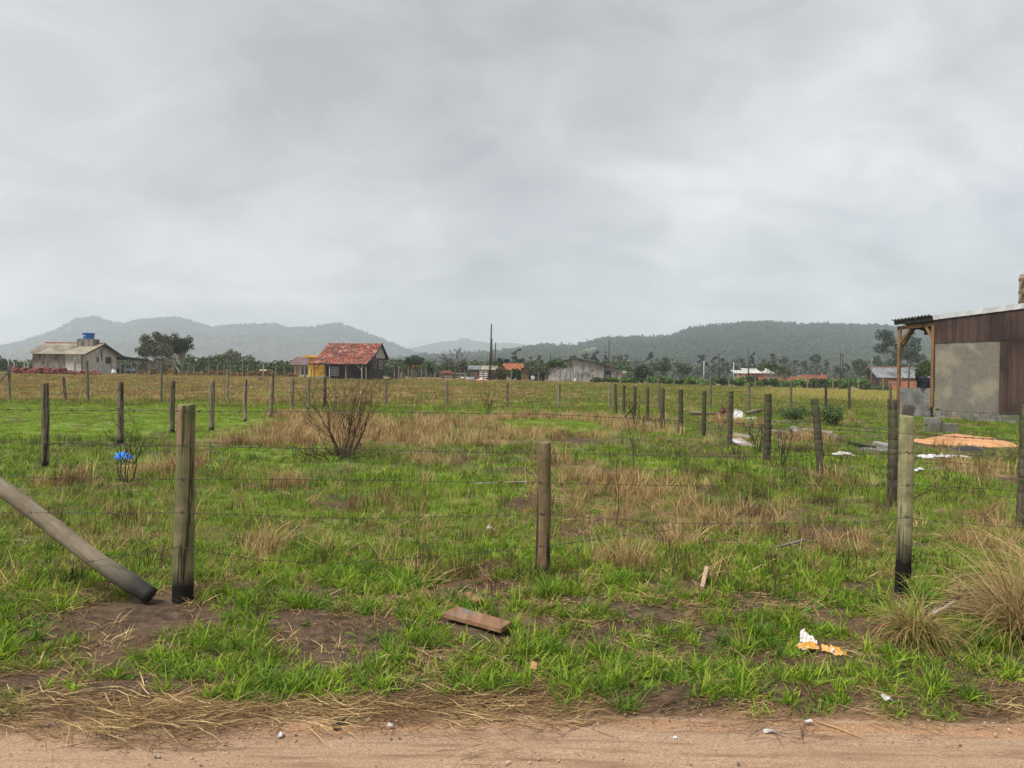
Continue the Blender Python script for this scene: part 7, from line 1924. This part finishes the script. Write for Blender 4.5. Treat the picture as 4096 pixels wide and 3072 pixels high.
# ---- yard before the cattle shed
heap('sand_heap', 'pointed heap of pale sand before the cattle shed', 'sand heap', 1908, 1948, 1524, 1510, 1.2, mat('sand_pale', (0.42, 0.29, 0.18), (0.55, 0.40, 0.26), 6), 90, rag=0.05)
for s, (px0, px1, lab) in enumerate(((1864, 1879, 'low stack of pale feed sacks left of the red gate'), (1881, 1899, 'low stack of bluish feed sacks right beside the pale stack'))):
    b = gy((px0 + px1) / 2, 108); o = thing('sack_stack', b, lab, 'sack stack'); W2 = (px1 - px0) / FPX * 108
    msk = mat('sack_cloth_%d' % s, (0.50, 0.53, 0.58) if s == 0 else (0.33, 0.40, 0.52), (0.70, 0.72, 0.76) if s == 0 else (0.55, 0.62, 0.72), 5)
    for r_ in range(4):
        for c_ in range(2):
            x = b.x - W2 / 2 + W2 * (c_ + 0.5) / 2 + (0.04 if r_ % 2 else -0.04)
            MB().lathe((x, b.y, b.z + 0.02 + 0.115 * r_), [(W2 * 0.20, 0), (W2 * 0.27, 0.03), (W2 * 0.27, 0.08), (W2 * 0.20, 0.11)], 10).build('sack', msk, o, True)
b = gy(1905, 107); o = thing('rusty_gate', b, 'rusty red gate panel leaning askew before the cattle shed', 'gate')
q = [at(1891, 1488, 107), at(1906, 1487, 107.4), at(1912, 1514, 106.4), at(1900, 1515, 106.4)]
for i in range(4): MB().beam(q[i], q[(i + 1) % 4], 0.09, 0.09).build('frame_bar', m_rust, o)
for t in (0.25, 0.5, 0.75): MB().beam(q[0].lerp(q[1], t), q[3].lerp(q[2], t), 0.07, 0.04).build('slat', m_rust, o)
b = gy(1848, 108); o = thing('feed_tub', b, 'pale round feed tub beside the sack stacks', 'tub')
MB().lathe(b, [(0.25, 0), (0.34, 0.05), (0.32, 0.28), (0.36, 0.30)], 14).build('tub', m_fibre_pale, o, True); MB().lathe(b + Vector((0, 0, 0.305)), [(0.38, 0), (0.30, 0.10), (0.05, 0.14)], 14).build('lid', m_white, o, True)
# paddock rails
pr = thing('paddock_rail', gy(1840, 111), 'weathered paddock rails behind the brown cow', 'rail fence')
for px in (1768, 1800, 1841, 1858, 1866): MB().beam(gy(px, 111) + Vector((0, 0, -0.2)), gy(px, 111) + Vector((0, 0, 1.35)), 0.14, 0.14).build('post', w_post_far, pr)
for z in (0.55, 1.0): MB().beam(gy(1768, 110.9) + Vector((0, 0, z)), gy(1866, 110.9) + Vector((0, 0, z)), 0.06, 0.12).build('rail', m_pale_plank, pr)

def cow(label, px, Y, flip=1):
    b = gy(px, Y); root = thing('cow', b, label, 'cow')
    V = [(0, 0, 1.05), (0.55, 0, 1.08), (0.80, 0, 1.10), (1.05, 0, 0.98), (1.22, 0, 0.78), (1.36, 0, 0.62),      # back to head (grazing slightly)
         (-0.55, 0, 1.08), (-0.78, 0, 1.05),
         (0.62, 0.17, 0.72), (0.63, 0.17, 0.40), (0.60, 0.17, 0.03), (0.62, -0.17, 0.72), (0.66, -0.17, 0.40), (0.64, -0.17, 0.03),
         (-0.66, 0.18, 0.74), (-0.76, 0.18, 0.44), (-0.70, 0.18, 0.03), (-0.66, -0.18, 0.74), (-0.72, -0.18, 0.44), (-0.66, -0.18, 0.03)]
    E = [(0, 1), (1, 2), (2, 3), (3, 4), (4, 5), (0, 6), (6, 7), (1, 8), (8, 9), (9, 10), (1, 11), (11, 12), (12, 13), (6, 14), (14, 15), (15, 16), (6, 17), (17, 18), (18, 19)]
    R = [0.34, 0.31, 0.22, 0.15, 0.15, 0.08, 0.30, 0.16] + [0.13, 0.07, 0.055] * 2 + [0.16, 0.075, 0.055] * 2
    V = [(-x * flip, y, z) for x, y, z in V]
    me = bpy.data.meshes.new('cow_body'); me.from_pydata(V, E, []); me.update()
    o = link('body', me, root)
    md = o.modifiers.new('skin', 'SKIN'); sv = me.skin_vertices[0].data
    for i, r in enumerate(R): sv[i].radius = (r, r * (1.05 if i < 8 else 1)); sv[i].use_root = (i == 0)
    s = o.modifiers.new('sub', 'SUBSURF'); s.levels = s.render_levels = 2
    me.materials.append(mat('cow_hide', (0.10, 0.032, 0.02), (0.20, 0.075, 0.045), 2, rough=0.7))
    f = -flip
    for sy in (-1, 1):
        MB(Matrix.Translation(b)).tube([(f * 1.14, sy * 0.10, 0.93), (f * 1.12, sy * 0.22, 0.95), (f * 1.14, sy * 0.28, 0.90)], [0.03, 0.06, 0.015], 6).build('ear', o.data.materials[0], root, True)
        MB(Matrix.Translation(b)).tube([(f * 1.10, sy * 0.08, 0.98), (f * 1.10, sy * 0.16, 1.06), (f * 1.14, sy * 0.17, 1.14)], [0.03, 0.022, 0.006], 6).build('horn', m_pale_plank, root, True)
    MB(Matrix.Translation(b)).tube([(-f * 0.86, 0, 1.12), (-f * 0.96, 0, 0.85), (-f * 0.95, 0, 0.45)], [0.035, 0.02, 0.045], 6).build('tail', o.data.materials[0], root, True)
    return root
cow('red brown cow standing side on behind the bare tree', 1794, 108)
# satellite dish and handcart by the lean-to
b = gy(2131, 112); o = thing('satellite_dish', b, 'pale tilted satellite dish beside the lean-to posts', 'dish')
c = at(2131, 1512, 112); Md = Matrix.Translation(c) @ Matrix.Rotation(rad(70), 4, 'X') @ Matrix.Rotation(rad(20), 4, 'Y')
MB(Md).lathe((0, 0, 0), [(0.03, 0.0), (0.25, 0.03), (0.34, 0.08), (0.35, 0.10), (0.2, 0.05), (0.03, 0.02)], 18).build('dish', m_plastic, o, True)
MB().beam(b + Vector((0, 0.12, -0.1)), c + Vector((0, 0.12, 0)), 0.06, 0.06).build('mast', m_dark, o)
b = gy(2152, 112); o = thing('handcart', b, 'dark low handcart right of the satellite dish', 'cart')
MB().box(b.x - 0.7, b.x + 0.6, 111.7, 112.5, b.z + 0.42, b.z + 0.52).build('bed', m_grey_plank, o)
MB().tube([(b.x + 0.2, 111.62, b.z + 0.30), (b.x + 0.2, 111.70, b.z + 0.30)], 0.30, 14).build('wheel', m_dark, o); MB().tube([(b.x + 0.2, 112.50, b.z + 0.30), (b.x + 0.2, 112.58, b.z + 0.30)], 0.30, 14).build('wheel', m_dark, o)
MB().beam((b.x - 0.7, 112, b.z + 0.48), (b.x - 1.2, 112, b.z + 0.8), 0.05, 0.05).build('handle', m_dark, o)
c = gy(2302, 100)
crumple('white_bag', 'white bag on the far field edge before the barn', 'bag', (c + Vector((-0.2, 0, 0)), c + Vector((0.2, 0, 0)), c + Vector((0.2, 0.4, 0)), c + Vector((-0.2, 0.4, 0))), m_plastic, 99, 0.4, 5, 0.02)

# ------------------------------------------------------------------ the big tan tussock at the right edge and other tall tufts
def tussock(label, px, py, left, right, top, n, seed, mats_, length, droop):
    foot = gp(px, py); root = thing('grass_tussock', foot, label, 'tussock')
    for i, (mt, share) in enumerate(mats_):
        me = tuft_mesh('blades', mt, int(n * share), length, 0.0048, (right - left) / FPX * foot.y * 0.20, (0.0, 0.95), droop, seed + i, 6, 0.0, 0.12)
        link('blades' if i == 0 else ('green_blades' if i == 1 else 'brown_blades'), me, root)
    return root
tussock('big tan grass tussock at the right edge of the verge', 4085, 2560, 3940, 4230, 2180, 560, 701, ((g_tan, 0.95), (g_olive, 0.2), (g_straw, 0.3)), (0.32, 0.85), 1.5)
tussock('second tan tussock spilling over right behind the big one', 4260, 2480, 4120, 4420, 2150, 560, 704, ((g_tan, 0.9), (g_olive, 0.15), (g_straw, 0.4)), (0.4, 0.95), 1.4)
tussock('low flattened tan tussock left before the big one', 3655, 2560, 3480, 3800, 2450, 520, 707, ((g_tan, 0.9), (g_fresh, 0.35), (g_straw, 0.2)), (0.2, 0.48), 2.2)
tussock('dark green tuft at the foot of the pale charred post', 3668, 2395, 3620, 3760, 2300, 130, 710, ((g_deep, 0.6), (g_fresh, 0.5)), (0.12, 0.30), 1.1)
tussock('dark green tuft at the foot of the brown cracked post', 2190, 2395, 2130, 2260, 2290, 140, 712, ((g_deep, 0.7), (g_fresh, 0.4)), (0.12, 0.32), 0.9)
sow_all()
